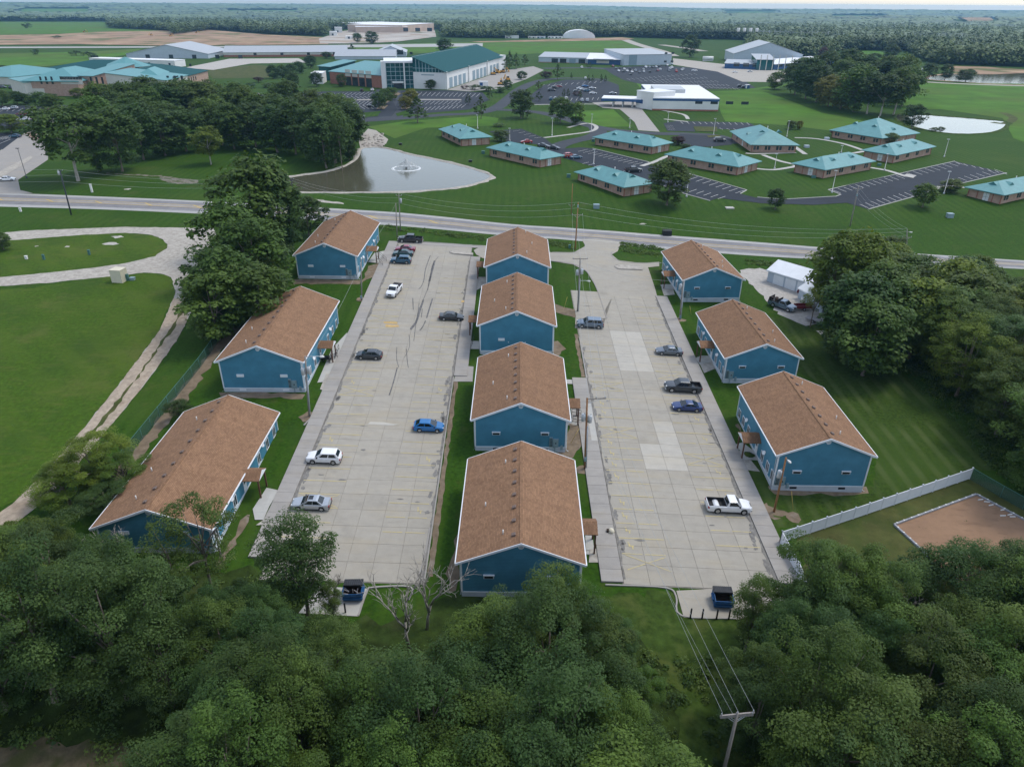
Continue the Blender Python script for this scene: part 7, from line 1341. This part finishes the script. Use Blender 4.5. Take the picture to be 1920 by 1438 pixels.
crown_top(545, 962, 13.5, 3.5, 'dark', 'tall slender dark tree overlapping the lower left corner of the left lot', 'slim'); crown_top(352, 930, 14, 4.6, 'olive', 'thin sparse tree in front of the lower left house gable', 'sparse'); crown_top(300, 985, 11, 3.6, 'olive', 'small loose tree before the lower left gable wall', 'sparse')
crown_top(1428, 1080, 10, 1.8, 'olive', 'vine covered slender tree beside the right dumpster', 'slim'); crown_top(1040, 1064, 11, 3.6, 'olive', 'loose tree covering the right half of the nearest middle gable', 'sparse'); crown_top(1075, 1078, 10.5, 3.2, 'oak', 'green tree at the right corner of the nearest middle house', 'elm'); crown_top(614, 1088, 6, 1.0, 'olive', 'narrow vine covered snag beside the left dumpster', 'slim')
crown_top(1560, 1008, 14, 4.6, 'oak', 'tallest green tree in front of the white fence corner', 'oak'); crown_top(1650, 1035, 14, 4.4, 'oak', 'green tree before the left corner of the sand arena', 'oak'); crown_top(1850, 1022, 14, 5.4, 'dark', 'dark spreading oak before the sand arena', 'oak')
# the wood on the right
lim2u = (1490, 1515, 1545, 1600, 1660, 1720, 1742, 1795, 1822, 1862, 1880, 1920, 2300); lim2v = (600, 470, 428, 415, 432, 455, 505, 508, 462, 470, 520, 515, 500)
edge_u = (545, 585, 600, 640, 690, 740, 810, 870, 930, 1000); 
def wood_left_edge(v): return (24 if v < 620 else 0)+interp(v, (440, 500, 545, 590, 620, 660, 700, 760, 820, 880, 940, 1000), (1530, 1545, 1560, 1570, 1590, 1640, 1690, 1755, 1810, 1865, 1930, 2010))
def right_tone(u, v): return rnd.choice(['bright', 'bright', 'oak', 'olive']) if v < 520 and u < 1760 else rnd.choice(['oak', 'oak', 'olive', 'bright', 'blue', 'bright'])
yy = 72; row = 0
while yy < 163:
    xx = 46+(row % 2)*3.5
    while xx < 150:
        x, y = xx+rnd.uniform(-1.8, 1.8), yy+rnd.uniform(-1.8, 1.8); u, v = project((x, y, T(x, y)))
        if u > wood_left_edge(v)+14 and u < 2060:
            for h in (rnd.uniform(12, 17), 12, 9.5, 7.5, 5.5):
                r = h*rnd.uniform(.38, .50); ut, vt = project((x, y, T(x, y)+h)); ul = project((x-r, y, T(x, y)+h*.5))
                if vt >= interp(ut, lim2u, lim2v) and ul[0] > wood_left_edge(ul[1]+25)-18:
                    tone = right_tone(ut, vt); kind = 'oak' if y < 115 and rnd.random() < .6 else ('elm' if y < 115 else 'mid'); where = 'near the highway' if vt < 540 else ('halfway down the right lawn' if vt < 700 else 'at the lower right lawn edge')
                    plant(kind, tone, x, y, h, r, f'{TONE[tone]} {"feathery" if kind == "elm" else "round"} trees, right wood {where}', f'{TONE[tone]} trees in the right wood'); break
        xx += 7.2
    yy += 6.4; row += 1
crown_top(1588, 432, 17, 5.5, 'bright', 'bright yellow green tree rising above the highway at right', 'mid'); crown_top(1640, 436, 17, 6, 'bright', 'broad bright tree beside the half hidden pole', 'mid'); crown_top(1625, 510, 16, 6.2, 'dark', 'dark round tree just right of the white garage', 'mid'); crown_top(1655, 560, 14, 6, 'oak', 'green tree leaning over the bare corner of the right lawn', 'mid'); crown_top(1622, 560, 12, 5, 'oak', 'green tree at the lower end of the gravel yard', 'mid'); crown_top(1705, 520, 15, 6, 'olive', 'olive tree right of the dark tree by the garage', 'mid'); crown_top(1535, 540, 8, 3, 'bright', 'small loose tree in front of the garage roof', 'sparse')
# big trees left of the left houses
for u, v, h, r, tone, lb in ((455, 290, 22, 9.5, 'oak', 'tallest tree of the clump by the highway, left of the farthest left house'), (508, 312, 19, 6.3, 'dark', 'right upper tree of the big clump beside the pond'), (405, 370, 18, 7, 'oak', 'left upper tree of the big clump by the highway'), (458, 398, 17, 6.8, 'oak', 'middle tree of the big clump left of the farthest left house'), (410, 462, 15, 7.0, 'oak', 'lower left tree of the big clump beside the gravel drive'), (385, 505, 13, 6.2, 'oak', 'lowest tree of the big clump overhanging the gravel drive'), (470, 490, 13, 6.4, 'oak', 'lower middle tree of the big clump beside the chain link fence'), (498, 428, 12, 4.4, 'dark', 'dark tree left of the farthest left house roof'), (570, 366, 10, 4.6, 'dark', 'dark bushy tree at the highway edge left of the farthest left house'), (494, 478, 9, 3.2, 'olive', 'small olive tree beside the farthest left gable'), (490, 535, 7, 3.2, 'oak', 'shrubby tree between the two upper left houses'), (508, 512, 6, 2.5, 'dark', 'dark shrubby tree next to the farthest left gable'), (455, 575, 4.5, 2.6, 'oak', 'low bush at the bare strip behind the middle left house'), (330, 748, 3.6, 2.0, 'dark', 'dark bush behind the lower left house roof'), (160, 818, 7.8, 4.8, 'bright', 'bright green shrubby tree left of the lower left house'), (105, 868, 6, 4.2, 'bright', 'olive shrub at the end of the gravel track'), (215, 850, 6, 3.2, 'oak', 'green shrub at the fence left of the lower left house'), (190, 905, 5, 3.2, 'dark', 'dark shrub below the fence at the lower left house'), (-4, 436, 4, 2.4, 'oak', 'small tree cut by the left edge beside the gravel loop')):
    crown_top(u, v, h, r, tone, lb, 'oak' if v > 560 else 'mid')
# oak grove beyond the highway
p = G(147, 340); plant('midhigh', 'oak', p.x, p.y, hpx(147, 340, 186)*.98, 11.5, 'largest oak with a pale forked trunk at the left end of the grove'); base(230, 322, 21, 8, 'dark', 'dark oak right of the pale trunked one, at the front of the grove')
base(396, 309, hpx(396, 309, 238), 5.2, 'bright', 'bright green tree with a pale trunk in front of the grove', 'midhigh'); base(185, 322, 15, 5, 'oak', 'low leafy tree behind the pale trunked oak')
front = ((270, 300), (310, 292), (350, 284), (440, 280), (480, 276), (520, 286), (555, 290), (590, 300), (612, 316), (630, 306), (655, 288), (640, 268))
for u, v in front: base(u, v, rnd.uniform(16, 20), rnd.uniform(7, 8.6), rnd.choice(['oak', 'dark', 'dark']), 'dark oak along the grove front by the pond' if u > 500 else 'dark oak along the grove front above the lawn', 'mid', 'oaks at the front of the grove')
for u, v, n in ((0, 0, 0),):
    for k in range(44):
        uu = rnd.uniform(185, 640); vv = rnd.uniform(216, 274)
        if uu > 560 and vv < 235: vv = rnd.uniform(240, 275)
        base(uu, vv, rnd.uniform(14, 19), rnd.uniform(7, 9.2), rnd.choice(['oak', 'dark', 'oak', 'olive']), 'oak inside the dark grove between the college and the highway', 'mid', 'oaks inside the grove')
base(628, 312, 13, 3.2, 'dark', 'thin ragged tree leaning at the grove end above the pond', 'sparse'); base(642, 318, 18, 3.6, 'dark', 'tall ragged tree at the pond edge of the grove', 'sparse'); base(655, 300, 8, 3, 'dark', 'small dark tree above the boulders', 'mid')
# single trees on the campus
for u, v, t, r, tone, kind, lb in ((783, 231, 177, 5.6, 'dark', 'midcone', 'large dark cone shaped tree in front of the college lot'), (902, 223, 177, 3.6, 'oak', 'midcone', 'slender cone shaped tree right of the small lot'), (977, 222, 166, 6.4, 'dark', 'mid', 'large dark round tree at the bend of the campus drive'), (1050, 231, 180, 5.6, 'oak', 'mid', 'left of the pair of green trees inside the curved drive'), (1080, 234, 190, 4.6, 'oak', 'mid', 'right of the pair of green trees inside the curved drive'),
    (878, 197, 175, 2.6, 'dark', 'midcone', 'small conical tree before the forecourt'), (918, 188, 162, 2.6, 'oak', 'midcone', 'small conical tree right of the forecourt hedge'), (770, 200, 166, 4.6, 'yellow', 'mid', 'yellow green tree on the island before the glass entrance'), (760, 206, 180, 3.5, 'yellow', 'mid', 'lower yellow green tree beside the big cone shaped one'), (808, 168, 149, 4.2, 'dark', 'mid', 'dark small tree before the blank white wall'), (733, 188, 163, 4.2, 'oak', 'mid', 'upper green tree on the islands left of the entrance drive'), (722, 196, 165, 4.2, 'oak', 'mid', 'middle green tree on the islands left of the entrance drive'), (711, 206, 172, 4.2, 'oak', 'mid', 'lower green tree on the islands left of the entrance drive'),
    (641, 163, 138, 4, 'dark', 'mid', 'dark round tree before the red brick wing'), (955, 129, 94, 6, 'dark', 'midcone', 'tall dark tree left of the grey garages'), (968, 130, 98, 5.6, 'oak', 'midcone', 'middle tree of the row left of the grey garages'), (950, 135, 104, 5, 'oak', 'midcone', 'front tree of the row left of the grey garages'), (984, 122, 101, 4.6, 'oak', 'midcone', 'right tree of the row left of the grey garages'), (1045, 150, 119, 4.8, 'oak', 'midcone', 'tall green tree before the grey garage doors'), (978, 150, 133, 4, 'dark', 'mid', 'small dark tree on the forecourt edge'), (1024, 147, 134, 4.2, 'purple', 'mid', 'brownish tree beside the white box truck'), (1010, 168, 151, 3.4, 'oak', 'midcone', 'small green tree on the lawn left of the middle lot'), (1010, 190, 171, 2.6, 'dark', 'midcone', 'small dark cone tree at the corner of the middle lot'), (951, 168, 150, 3.6, 'dark', 'mid', 'dark rounded tree below the forecourt'),
    (1106, 129, 117, 3.5, 'dark', 'midcone', 'dark fir before the blue entrance'), (1103, 156, 139, 1.6, 'dark', 'midcone', 'leftmost of four narrow conifers by the middle lot'), (1111, 156, 139, 1.6, 'dark', 'midcone', 'second of four narrow conifers by the middle lot'), (1127, 156, 138, 1.6, 'dark', 'midcone', 'third of four narrow conifers by the middle lot'), (1135, 156, 140, 1.6, 'dark', 'midcone', 'rightmost of four narrow conifers by the middle lot'), (1057, 184, 165, 1.6, 'dark', 'midcone', 'left narrow conifer inside the middle lot'), (1065, 184, 165, 1.6, 'dark', 'midcone', 'right narrow conifer inside the middle lot'), (1088, 186, 169, 1.5, 'dark', 'midcone', 'slim conifer among the cars of the middle lot'), (1071, 149, 135, 1.4, 'dark', 'midcone', 'thin conifer beside the concrete drive of the garages'),
    (660, 103, 81, 6, 'dark', 'midcone', 'dark cone tree before the brown roofed shed'), (834, 104, 70, 9.5, 'dark', 'mid', 'tall dark tree behind the deep teal roof'), (697, 83, 58, 10, 'dark', 'mid', 'dark tree clump before the building under construction'), (670, 81, 62, 8, 'dark', 'mid', 'dark tree left of the clump before the building under construction'), (613, 110, 97, 6, 'dark', 'mid', 'dark round tree at the right end of the long cream shed'), (82, 205, 172, 6, 'oak', 'mid', 'left of two rounded trees at the left campus lot'), (101, 205, 175, 5.6, 'oak', 'mid', 'right of two rounded trees at the left campus lot'), (22, 250, 213, 6.4, 'bright', 'mid', 'spreading light green tree in the left campus lot'), (33, 196, 170, 4.6, 'oak', 'mid', 'tree before the cream end of the college'), (50, 196, 175, 4.4, 'dark', 'mid', 'dark tree before the cream end of the college'), (5, 200, 165, 5, 'oak', 'mid', 'tree at the left edge before the college'), (175, 190, 152, 3.4, 'dark', 'midcone', 'dark cone tree before the tan brick tower'), (245, 175, 142, 3.2, 'dark', 'midcone', 'dark cone tree right of the brick gable'), (148, 184, 165, 4.4, 'bright', 'mid', 'bright small tree before the long brick wall'),
    (551, 163, 135, 4.6, 'dark', 'mid', 'left dark round tree before the white block of the brick wing'), (594, 163, 134, 4.6, 'dark', 'mid', 'right dark round tree before the white block of the brick wing'), (513, 148, 122, 5, 'dark', 'mid', 'leftmost tree of the dark row behind the round trees'), (530, 146, 122, 5, 'dark', 'mid', 'second tree of the dark row behind the round trees'), (546, 143, 120, 5, 'dark', 'mid', 'third tree of the dark row behind the round trees'), (562, 138, 115, 5.2, 'dark', 'mid', 'fourth tree of the dark row behind the round trees'), (583, 128, 104, 6, 'dark', 'mid', 'largest tree of the dark row behind the round trees'), (285, 136, 120, 6, 'oak', 'mid', 'green tree clump right of the round rotunda'), (437, 180, 158, 4, 'oak', 'mid', 'small tree at the path right of the oak grove'),
    (67, 103, 92, 5, 'dark', 'far', 'left dark bush on the meadow behind the college'), (143, 105, 95, 6, 'dark', 'far', 'right dark bush on the meadow behind the college'), (167, 110, 97, 6, 'dark', 'far', 'dark bush left of the grey gabled hall'), (4, 134, 122, 6, 'dark', 'far', 'dark bush on the meadow at the left edge'), (52, 54, 42, 9, 'dark', 'far', 'dark tree alone on the far hay field'), (108, 73, 67, 6, 'dark', 'far', 'dark bush at the edge of the earthworks'),
    (1293, 108, 64, 9.5, 'dark', 'mid', 'tall dark tree standing alone left of the large grey hall'), (1453, 168, 134, 6.4, 'oak', 'mid', 'green tree at the left end of the wood by the white building'), (1709, 242, 194, 5.2, 'dark', 'mid', 'dark tree at the near bank of the meadow pond'), (1583, 117, 93, 7.5, 'dark', 'mid', 'dark tree left of the hillside field'), (1637, 121, 99, 8, 'dark', 'mid', 'dark rounded tree before the hillside field'), (1668, 113, 82, 9, 'dark', 'mid', 'dark tall tree behind the hillside field'), (1700, 131, 106, 6.5, 'dark', 'mid', 'dark tree left of the small lake shed'), (1741, 148, 117, 6.4, 'dark', 'mid', 'left of three dark trees at the far lake'), (1771, 150, 119, 5.6, 'dark', 'mid', 'middle of three dark trees at the far lake'), (1810, 154, 129, 7.5, 'dark', 'mid', 'right of three dark trees at the far lake'), (1541, 114, 88, 6, 'purple', 'mid', 'purple brown tree behind the large grey hall'),
    (1250, 385, 298, 6.6, 'oak', 'mid', 'big round green tree right of the front teal house'), (1453, 392, 352, 2.5, 'dark', 'mid', 'small dark tree beside the drive to the big far lot'), (1729, 389, 342, 3.4, 'oak', 'mid', 'leaning green tree at the near edge of the big far lot'), (1780, 360, 336, 3.6, 'olive', 'mid', 'low rounded olive tree by the rightmost teal house'), (1666, 270, 249, 4.4, 'oak', 'mid', 'low rounded tree before the long far teal house'), (1566, 254, 243, 2.4, 'purple', 'mid', 'small purple tree left of the long far teal house'), (1270, 272, 255, 3, 'purple', 'mid', 'purple shrub at the end of the teal house behind the narrow lot'), (940, 265, 243, 3.6, 'olive', 'mid', 'olive tree right of the teal house by the pond'), (1483, 243, 226, 2.6, 'olive', 'mid', 'small tree behind the square teal house'), (1498, 243, 226, 1.8, 'yellow', 'mid', 'small yellowing tree behind the square teal house'), (1285, 280, 270, 2, 'dark', 'mid', 'dark shrub beside the black suv court'), (1752, 247, 239, 2, 'olive', 'mid', 'left of two small shrubs at the meadow pond'), (1764, 247, 238, 2, 'olive', 'mid', 'right of two small shrubs at the meadow pond')):
    base(u, v, hpx(u, v, t)*1.02, r, tone, lb, kind, None, 'conifer_tree' if kind == 'midcone' and r < 3 else 'broadleaf_tree')
# wood between the white building and the meadow pond
for u, v in ((1490, 178), (1510, 186), (1530, 192), (1552, 200), (1575, 205), (1600, 210), (1625, 214), (1650, 218), (1675, 216), (1690, 200), (1665, 190), (1635, 186), (1605, 180), (1575, 176), (1545, 168), (1515, 164), (1690, 175), (1655, 168), (1620, 164), (1585, 160)):
    light = (u, v) in ((1552, 200), (1575, 205)); base(u, v, (17 if light else rnd.uniform(20, 25)), rnd.uniform(8.5, 11), 'yellow' if light else rnd.choice(['dark', 'dark', 'oak']), 'yellow green tree on the lawn side of the wood by the meadow pond' if light else 'dark tree in the round wood by the meadow pond', 'midhigh' if v > 208 and u > 1610 else 'mid', 'yellow green trees at the round wood' if light else 'trees of the round wood')
for u, v, r, h, tone, lb in ((890, 169, 4, 3.5, 'dark', 'dark hedge clump before the forecourt'), (912, 172, 5, 3.5, 'dark', 'dark hedge clump right of the white trailer'), (872, 168, 2.5, 3, 'purple', 'reddish shrub by the bay doors'), (935, 174, 5, 3.5, 'dark', 'long dark hedge clump at the forecourt corner'), (1083, 180, 3, 2.5, 'purple', 'dark red shrub among the cars of the middle lot'), (470, 165, 4, 3, 'dark', 'dark shrub group at the college path'), (500, 165, 4, 3, 'oak', 'green shrub group at the college path'), (485, 155, 4, 4, 'purple', 'purple shrub at the college path'), (935, 238, 3, 1.6, 'olive', 'pale shrub behind the teal house by the pond')): base(u, v, h, r, tone, lb, 'far', None, 'shrub')
# bare dead trees before the left lot
def bare_tree(label, u, v, h, sd, lean=(0, 0), spread=.55):
    r_ = random.Random(sd); p = G(u, v); root = tag(empty('dead_tree', p), label, 'dead tree'); mb = MB(); tr = MB()
    def grow(a, d, l, r, dep):
        b = a+d*l; m_ = a.lerp(b, .5)+Vector((r_.uniform(-1, 1), r_.uniform(-1, 1), r_.uniform(-.5, .5)))*l*.06; (tr if dep == 0 else mb).tube([a, m_, b], [r, r*.82, r*.62], 6 if dep < 2 else 4)
        if dep >= 5 or r < .011: return
        for k in range(3 if dep < 3 else 2):
            e = (d+Vector((r_.uniform(-1, 1), r_.uniform(-1, 1), r_.uniform(-.35, .8)))*spread*(1.0+.2*dep)).normalized(); s = a.lerp(b, r_.uniform(.45, 1) if k else 1); grow(s, e, l*r_.uniform(.55, .82), r*(.6 if k else .68), dep+1)
    grow(Vector((0, 0, -.3)), Vector((lean[0], lean[1], 1)).normalized(), h*.36, .19, 0); tr.obj('trunk', M['pale_bark'], root); mb.obj('branches', M['pale_bark'], root)
bare_tree('left of two bare grey dead trees before the left lot, many branched', 768, 1215, 11, 3, (-.05, 0)); bare_tree('right of two bare grey dead trees, leaning towards the nearest middle house', 800, 1180, 10.5, 8, (.16, 0)); bare_tree('small bare twiggy tree behind the left dumpster', 625, 1130, 4.5, 5, (.1, .1)); bare_tree('dead grey tree standing among the bottom wood crowns', 1050, 1330, 11, 12); bare_tree('bare snag poking up before the lower left gable', 245, 1090, 8, 21, (-.1, 0)); bare_tree('bare dead branches in the wood near the bottom middle', 690, 1380, 11, 31); bare_tree('bare branch tree at the middle of the right bottom wood', 1660, 1240, 10, 41)
# undergrowth and ditch weeds: uncountable
def clump_field(name, pts, size, nleaf, leaf, tone, hh=.6):
    Vs, Qs, off = [], [], 0
    for x, y, s in pts:
        n = nleaf; d = rng.normal(size=(n, 3)); d[:, 2] = np.abs(d[:, 2]); d /= np.linalg.norm(d, axis=1, keepdims=True); P = d*(rng.uniform(.3, 1, (n, 1))*size*s)*np.array([1, 1, hh]); P += np.array([x, y, T(x, y)-.05])
        V, Q = leaf_quads(P, d+np.array([0, 0, .5])+rng.normal(size=(n, 3))*.4, leaf); Vs.append(V); Qs.append(Q+off); off += len(V)
    return link(name, np_mesh(name, np.concatenate(Vs), np.concatenate(Qs), LM[tone]), kind='stuff')
ug = {'oak': [], 'olive': [], 'dark': []}
for k in range(2100):
    x, y = rnd.uniform(-66, 66), rnd.uniform(24, 60); u, v = project((x, y, T(x, y)+1))
    if v > interp(u, (-400, 0, 200, 240, 500, 600, 640, 760, 830, 870, 1110, 1200, 1240, 1290, 1400, 1470, 1500, 1560, 1800, 2300), (960, 1010, 1050, 1075, 1085, 1165, 1190, 1225, 1200, 1128, 1125, 1190, 1215, 1225, 1190, 1140, 1100, 1110, 1120, 1050)) and not (u < 300 and v > 1400): ug[rnd.choice(['oak', 'olive', 'dark'])].append((x, y, rnd.uniform(.5, 1.5)*(.7 if 1230 < u < 1340 else 1)))
for k in range(420):
    v = rnd.uniform(560, 960); u = wood_left_edge(v)+rnd.uniform(4, 150); p = G(u, v); ug[rnd.choice(['oak', 'olive', 'dark'])].append((p.x, p.y, rnd.uniform(.8, 2.0)))
for t in ug: clump_field('undergrowth', ug[t], 1.15, 80, .27, t, .8)
wd = []
for a, b, n in (((1165, 458), (1245, 466), 60), ((820, 436), (910, 447), 50), ((1030, 455), (1072, 462), 50), ((1400, 490), (1500, 500), 70), ((700, 424), (820, 436), 40), ((1160, 466), (1235, 478), 50)):
    for k in range(n): t = rnd.random(); p = G(a[0]+(b[0]-a[0])*t, a[1]+(b[1]-a[1])*t+rnd.uniform(-3, 5)); wd.append((p.x, p.y, rnd.uniform(.5, 1.2)))
clump_field('ditch_weeds', wd, .9, 50, .3, 'oak', .7)
# weeds on the lawns: tufts and tall grass, also uncountable
tf = []
for k in range(900):
    u, v = rnd.uniform(0, 1920), rnd.uniform(390, 1040); p = G(u, v)
    if p.y < 60 or (-29.5 < p.x < 33 and p.y < 170): continue
    tf.append((p.x, p.y, rnd.uniform(.5, 1.3)))
clump_field('grass_tufts', tf, .32, 10, .16, 'olive', .5)
# ------------------------------------------------------------------ far woodland: a bumpy canopy plus crowns along its edges
wu = (-600, 0, 200, 206, 318, 325, 400, 500, 612, 620, 700, 820, 830, 945, 1060, 1170, 1240, 1400, 1410, 1510, 1560, 1575, 1700, 1735, 1760, 1920, 2500)
wv = (44, 41, 41, 54, 59, 66, 57, 65, 69, 60, 51, 56, 71, 73, 71, 70, 73, 76, 108, 110, 104, 95, 96, 116, 121, 126, 130)
def in_wood(u, v):
    if v > interp(u, wu, wv): return False
    if 40 < u < 165 and 17.5 < v < 27: return False
    if 1360 < u < 1450 and 21 < v < 29.5: return False
    if 430 < u < 560 and 20 < v < 25: return False
    if 1560 < u < 1660 and 30 < v < 35: return False
    if 1795 < u < 1865 and 36.5 < v < 46: return False
    if 700 < u < 830 and v > 58: return False
    return True
NA, rs = 640, [620*1.0135**k for k in range(196)]
az = np.linspace(math.radians(-47), math.radians(47), NA); ZZ = np.zeros((len(rs), NA)); XX = np.zeros_like(ZZ); YY = np.zeros_like(ZZ); OKm = np.zeros(ZZ.shape, bool)
nzr = rng.normal(size=ZZ.shape)
for i, r_ in enumerate(rs):
    for j in range(NA):
        x, y = r_*math.sin(az[j]), r_*math.cos(az[j]); z = T(x, y); XX[i, j], YY[i, j] = x, y; u, v = project((x, y, z)); OKm[i, j] = in_wood(u, v); ZZ[i, j] = z
big = np.sin(XX/37+1.1*np.sin(YY/53))*np.cos(YY/61+XX/90)
HT = 9.5+2.0*big+nzr*.8*np.clip((XX**2+YY**2)**.5/1500, .6, 2.2)
Zc = np.where(OKm, np.minimum(ZZ+HT, 49.0), ZZ-.6); jx = rng.uniform(-.35, .35, ZZ.shape); step = (XX**2+YY**2)**.5*.0135
CV = np.stack([XX+jx*step*.6, YY+rng.uniform(-.4, .4, ZZ.shape)*step, Zc], -1).reshape(-1, 3)
I, J = np.meshgrid(np.arange(len(rs)-1), np.arange(NA-1), indexing='ij'); q = np.stack([I*NA+J, I*NA+J+1, (I+1)*NA+J+1, (I+1)*NA+J], -1).reshape(-1, 4)
keep = OKm.reshape(-1)[q].all(1); q = q[keep]
M['canopy'] = leaf_mat('far_canopy_leaf', (.058, .098, .026), (.130, .180, .055), trans=0, rand=0, hue=0); M['canopy'].node_tree.nodes['Noise Texture'].inputs['Scale'].default_value = .05; layer(M['canopy'], (.024, .052, .024), .0028, .49, .60, .9, detail=5, stretch=(.6, 1.6, 1)); layer(M['canopy'], (.155, .195, .070), .0045, .55, .66, .8, detail=5, stretch=(.6, 1.5, 1), offset=37)
canopy = link('far_woodland', np_mesh('far_woodland', CV, q, M['canopy']), kind='stuff')
pts = []
while len(pts) < 7800:
    r_ = 640*math.exp(rnd.random()**1.3*1.5); a = rnd.uniform(-.8, .8); x, y = r_*math.sin(a), r_*math.cos(a); u, v = project((x, y, T(x, y)))
    if in_wood(u, v): pts.append((x, y))
for k in range(1700):
    u = rnd.uniform(-60, 1980); v = interp(u, wu, wv)-rnd.uniform(0, 2.5)
    if in_wood(u, v): p = G(u, v); pts.append((p.x, p.y))
V0, Q0, _ = crown_np(14.5, 5.2, 1.5, 20, 76, 2.3, 'round', 0, .34, 1.7)
Vs, Qs = [], []
for k, (x, y) in enumerate(pts):
    s = rnd.uniform(.8, 1.3); a = rnd.uniform(0, 6.28); c_, s_ = math.cos(a), math.sin(a); Vr = V0.copy(); X0 = Vr[:, 0]*c_-Vr[:, 1]*s_; Y0 = Vr[:, 0]*s_+Vr[:, 1]*c_; Vs.append(np.stack([X0*s+x, Y0*s+y, Vr[:, 2]*s*rnd.uniform(.85, 1.15)+T(x, y)], 1)); Qs.append(Q0+k*len(V0))
link('far_woodland_crowns', np_mesh('far_woodland_crowns', np.concatenate(Vs), np.concatenate(Qs), M['canopy']), kind='stuff')
# pale electric yard frames at the far woods
sub = tag(empty('substation', G(1500, 78)), 'pale lattice frames of the substation before the far woods', 'substation')
for k in range(16):
    p = G(1400+10*k, 76+.14*k*2)-sub.location; MB().box(p.x-.5, p.x+.5, p.y-.5, p.y+.5, 0, 15).obj('mast', M['steel'], sub)
    if k: MB().bar(pp+Vector((0, 0, 13)), p+Vector((0, 0, 13)), .7).obj('beam', M['steel'], sub)
    pp = p
# look-alikes are told apart by their order from left to right
ORD = 'first second third fourth fifth sixth seventh eighth ninth tenth eleventh twelfth thirteenth fourteenth fifteenth sixteenth seventeenth eighteenth nineteenth twentieth twenty-first twenty-second twenty-third twenty-fourth twenty-fifth'.split()
fam = {}
for o in bpy.data.objects:
    if o.parent is None and o.get('group') and any(w in o['label'] for w in ('trees, bottom', 'trees, right wood', 'crowded back lot', 'oak along', 'white stake', 'round wood by')): fam.setdefault(o['label'], []).append(o)
for lb, os_ in fam.items():
    os_.sort(key=lambda o: project(o.location)[0]); n = len(os_); plural = 'trees, ' in lb
    for i, o in enumerate(os_):
        if n == 1: o['label'] = ('the only '+lb.replace('trees,', 'tree,')) if plural else lb
        elif n <= 25: 
            nm = 'leftmost' if i == 0 else ('rightmost' if i == n-1 else ORD[i]+' from left'); body = lb if plural else lb.replace('small ', '').replace(' car ', ' cars ').replace('dark oak ', 'dark oaks ').replace('dark tree in', 'dark trees in').replace('stake lying', 'stakes lying').replace(' before the grey metal building', '')
            o['label'] = f'{nm} of the {body}'
# ------------------------------------------------------------------ haze: one closed box of even pale air round everything
hm = bpy.data.materials.new('haze'); hm.use_nodes = True; nt = hm.node_tree; nt.nodes.clear(); out = nt.nodes.new('ShaderNodeOutputMaterial'); pv = nt.nodes.new('ShaderNodeVolumePrincipled')
pv.inputs['Color'].default_value = (.34, .65, 1.0, 1); pv.inputs['Density'].default_value = HAZE_DENSITY; pv.inputs['Anisotropy'].default_value = .2; nt.links.new(pv.outputs[0], out.inputs['Volume'])
lowest = min(float(GV[:, 2].min()), -9)
hz = MB().box(-9300, 9300, -600, 9300, lowest-1, 53.5).obj('haze', hm, kind='stuff'); hm.volume_intersection_method if hasattr(hm, 'volume_intersection_method') else None
for o in (hz,): o.display_type = 'WIRE'
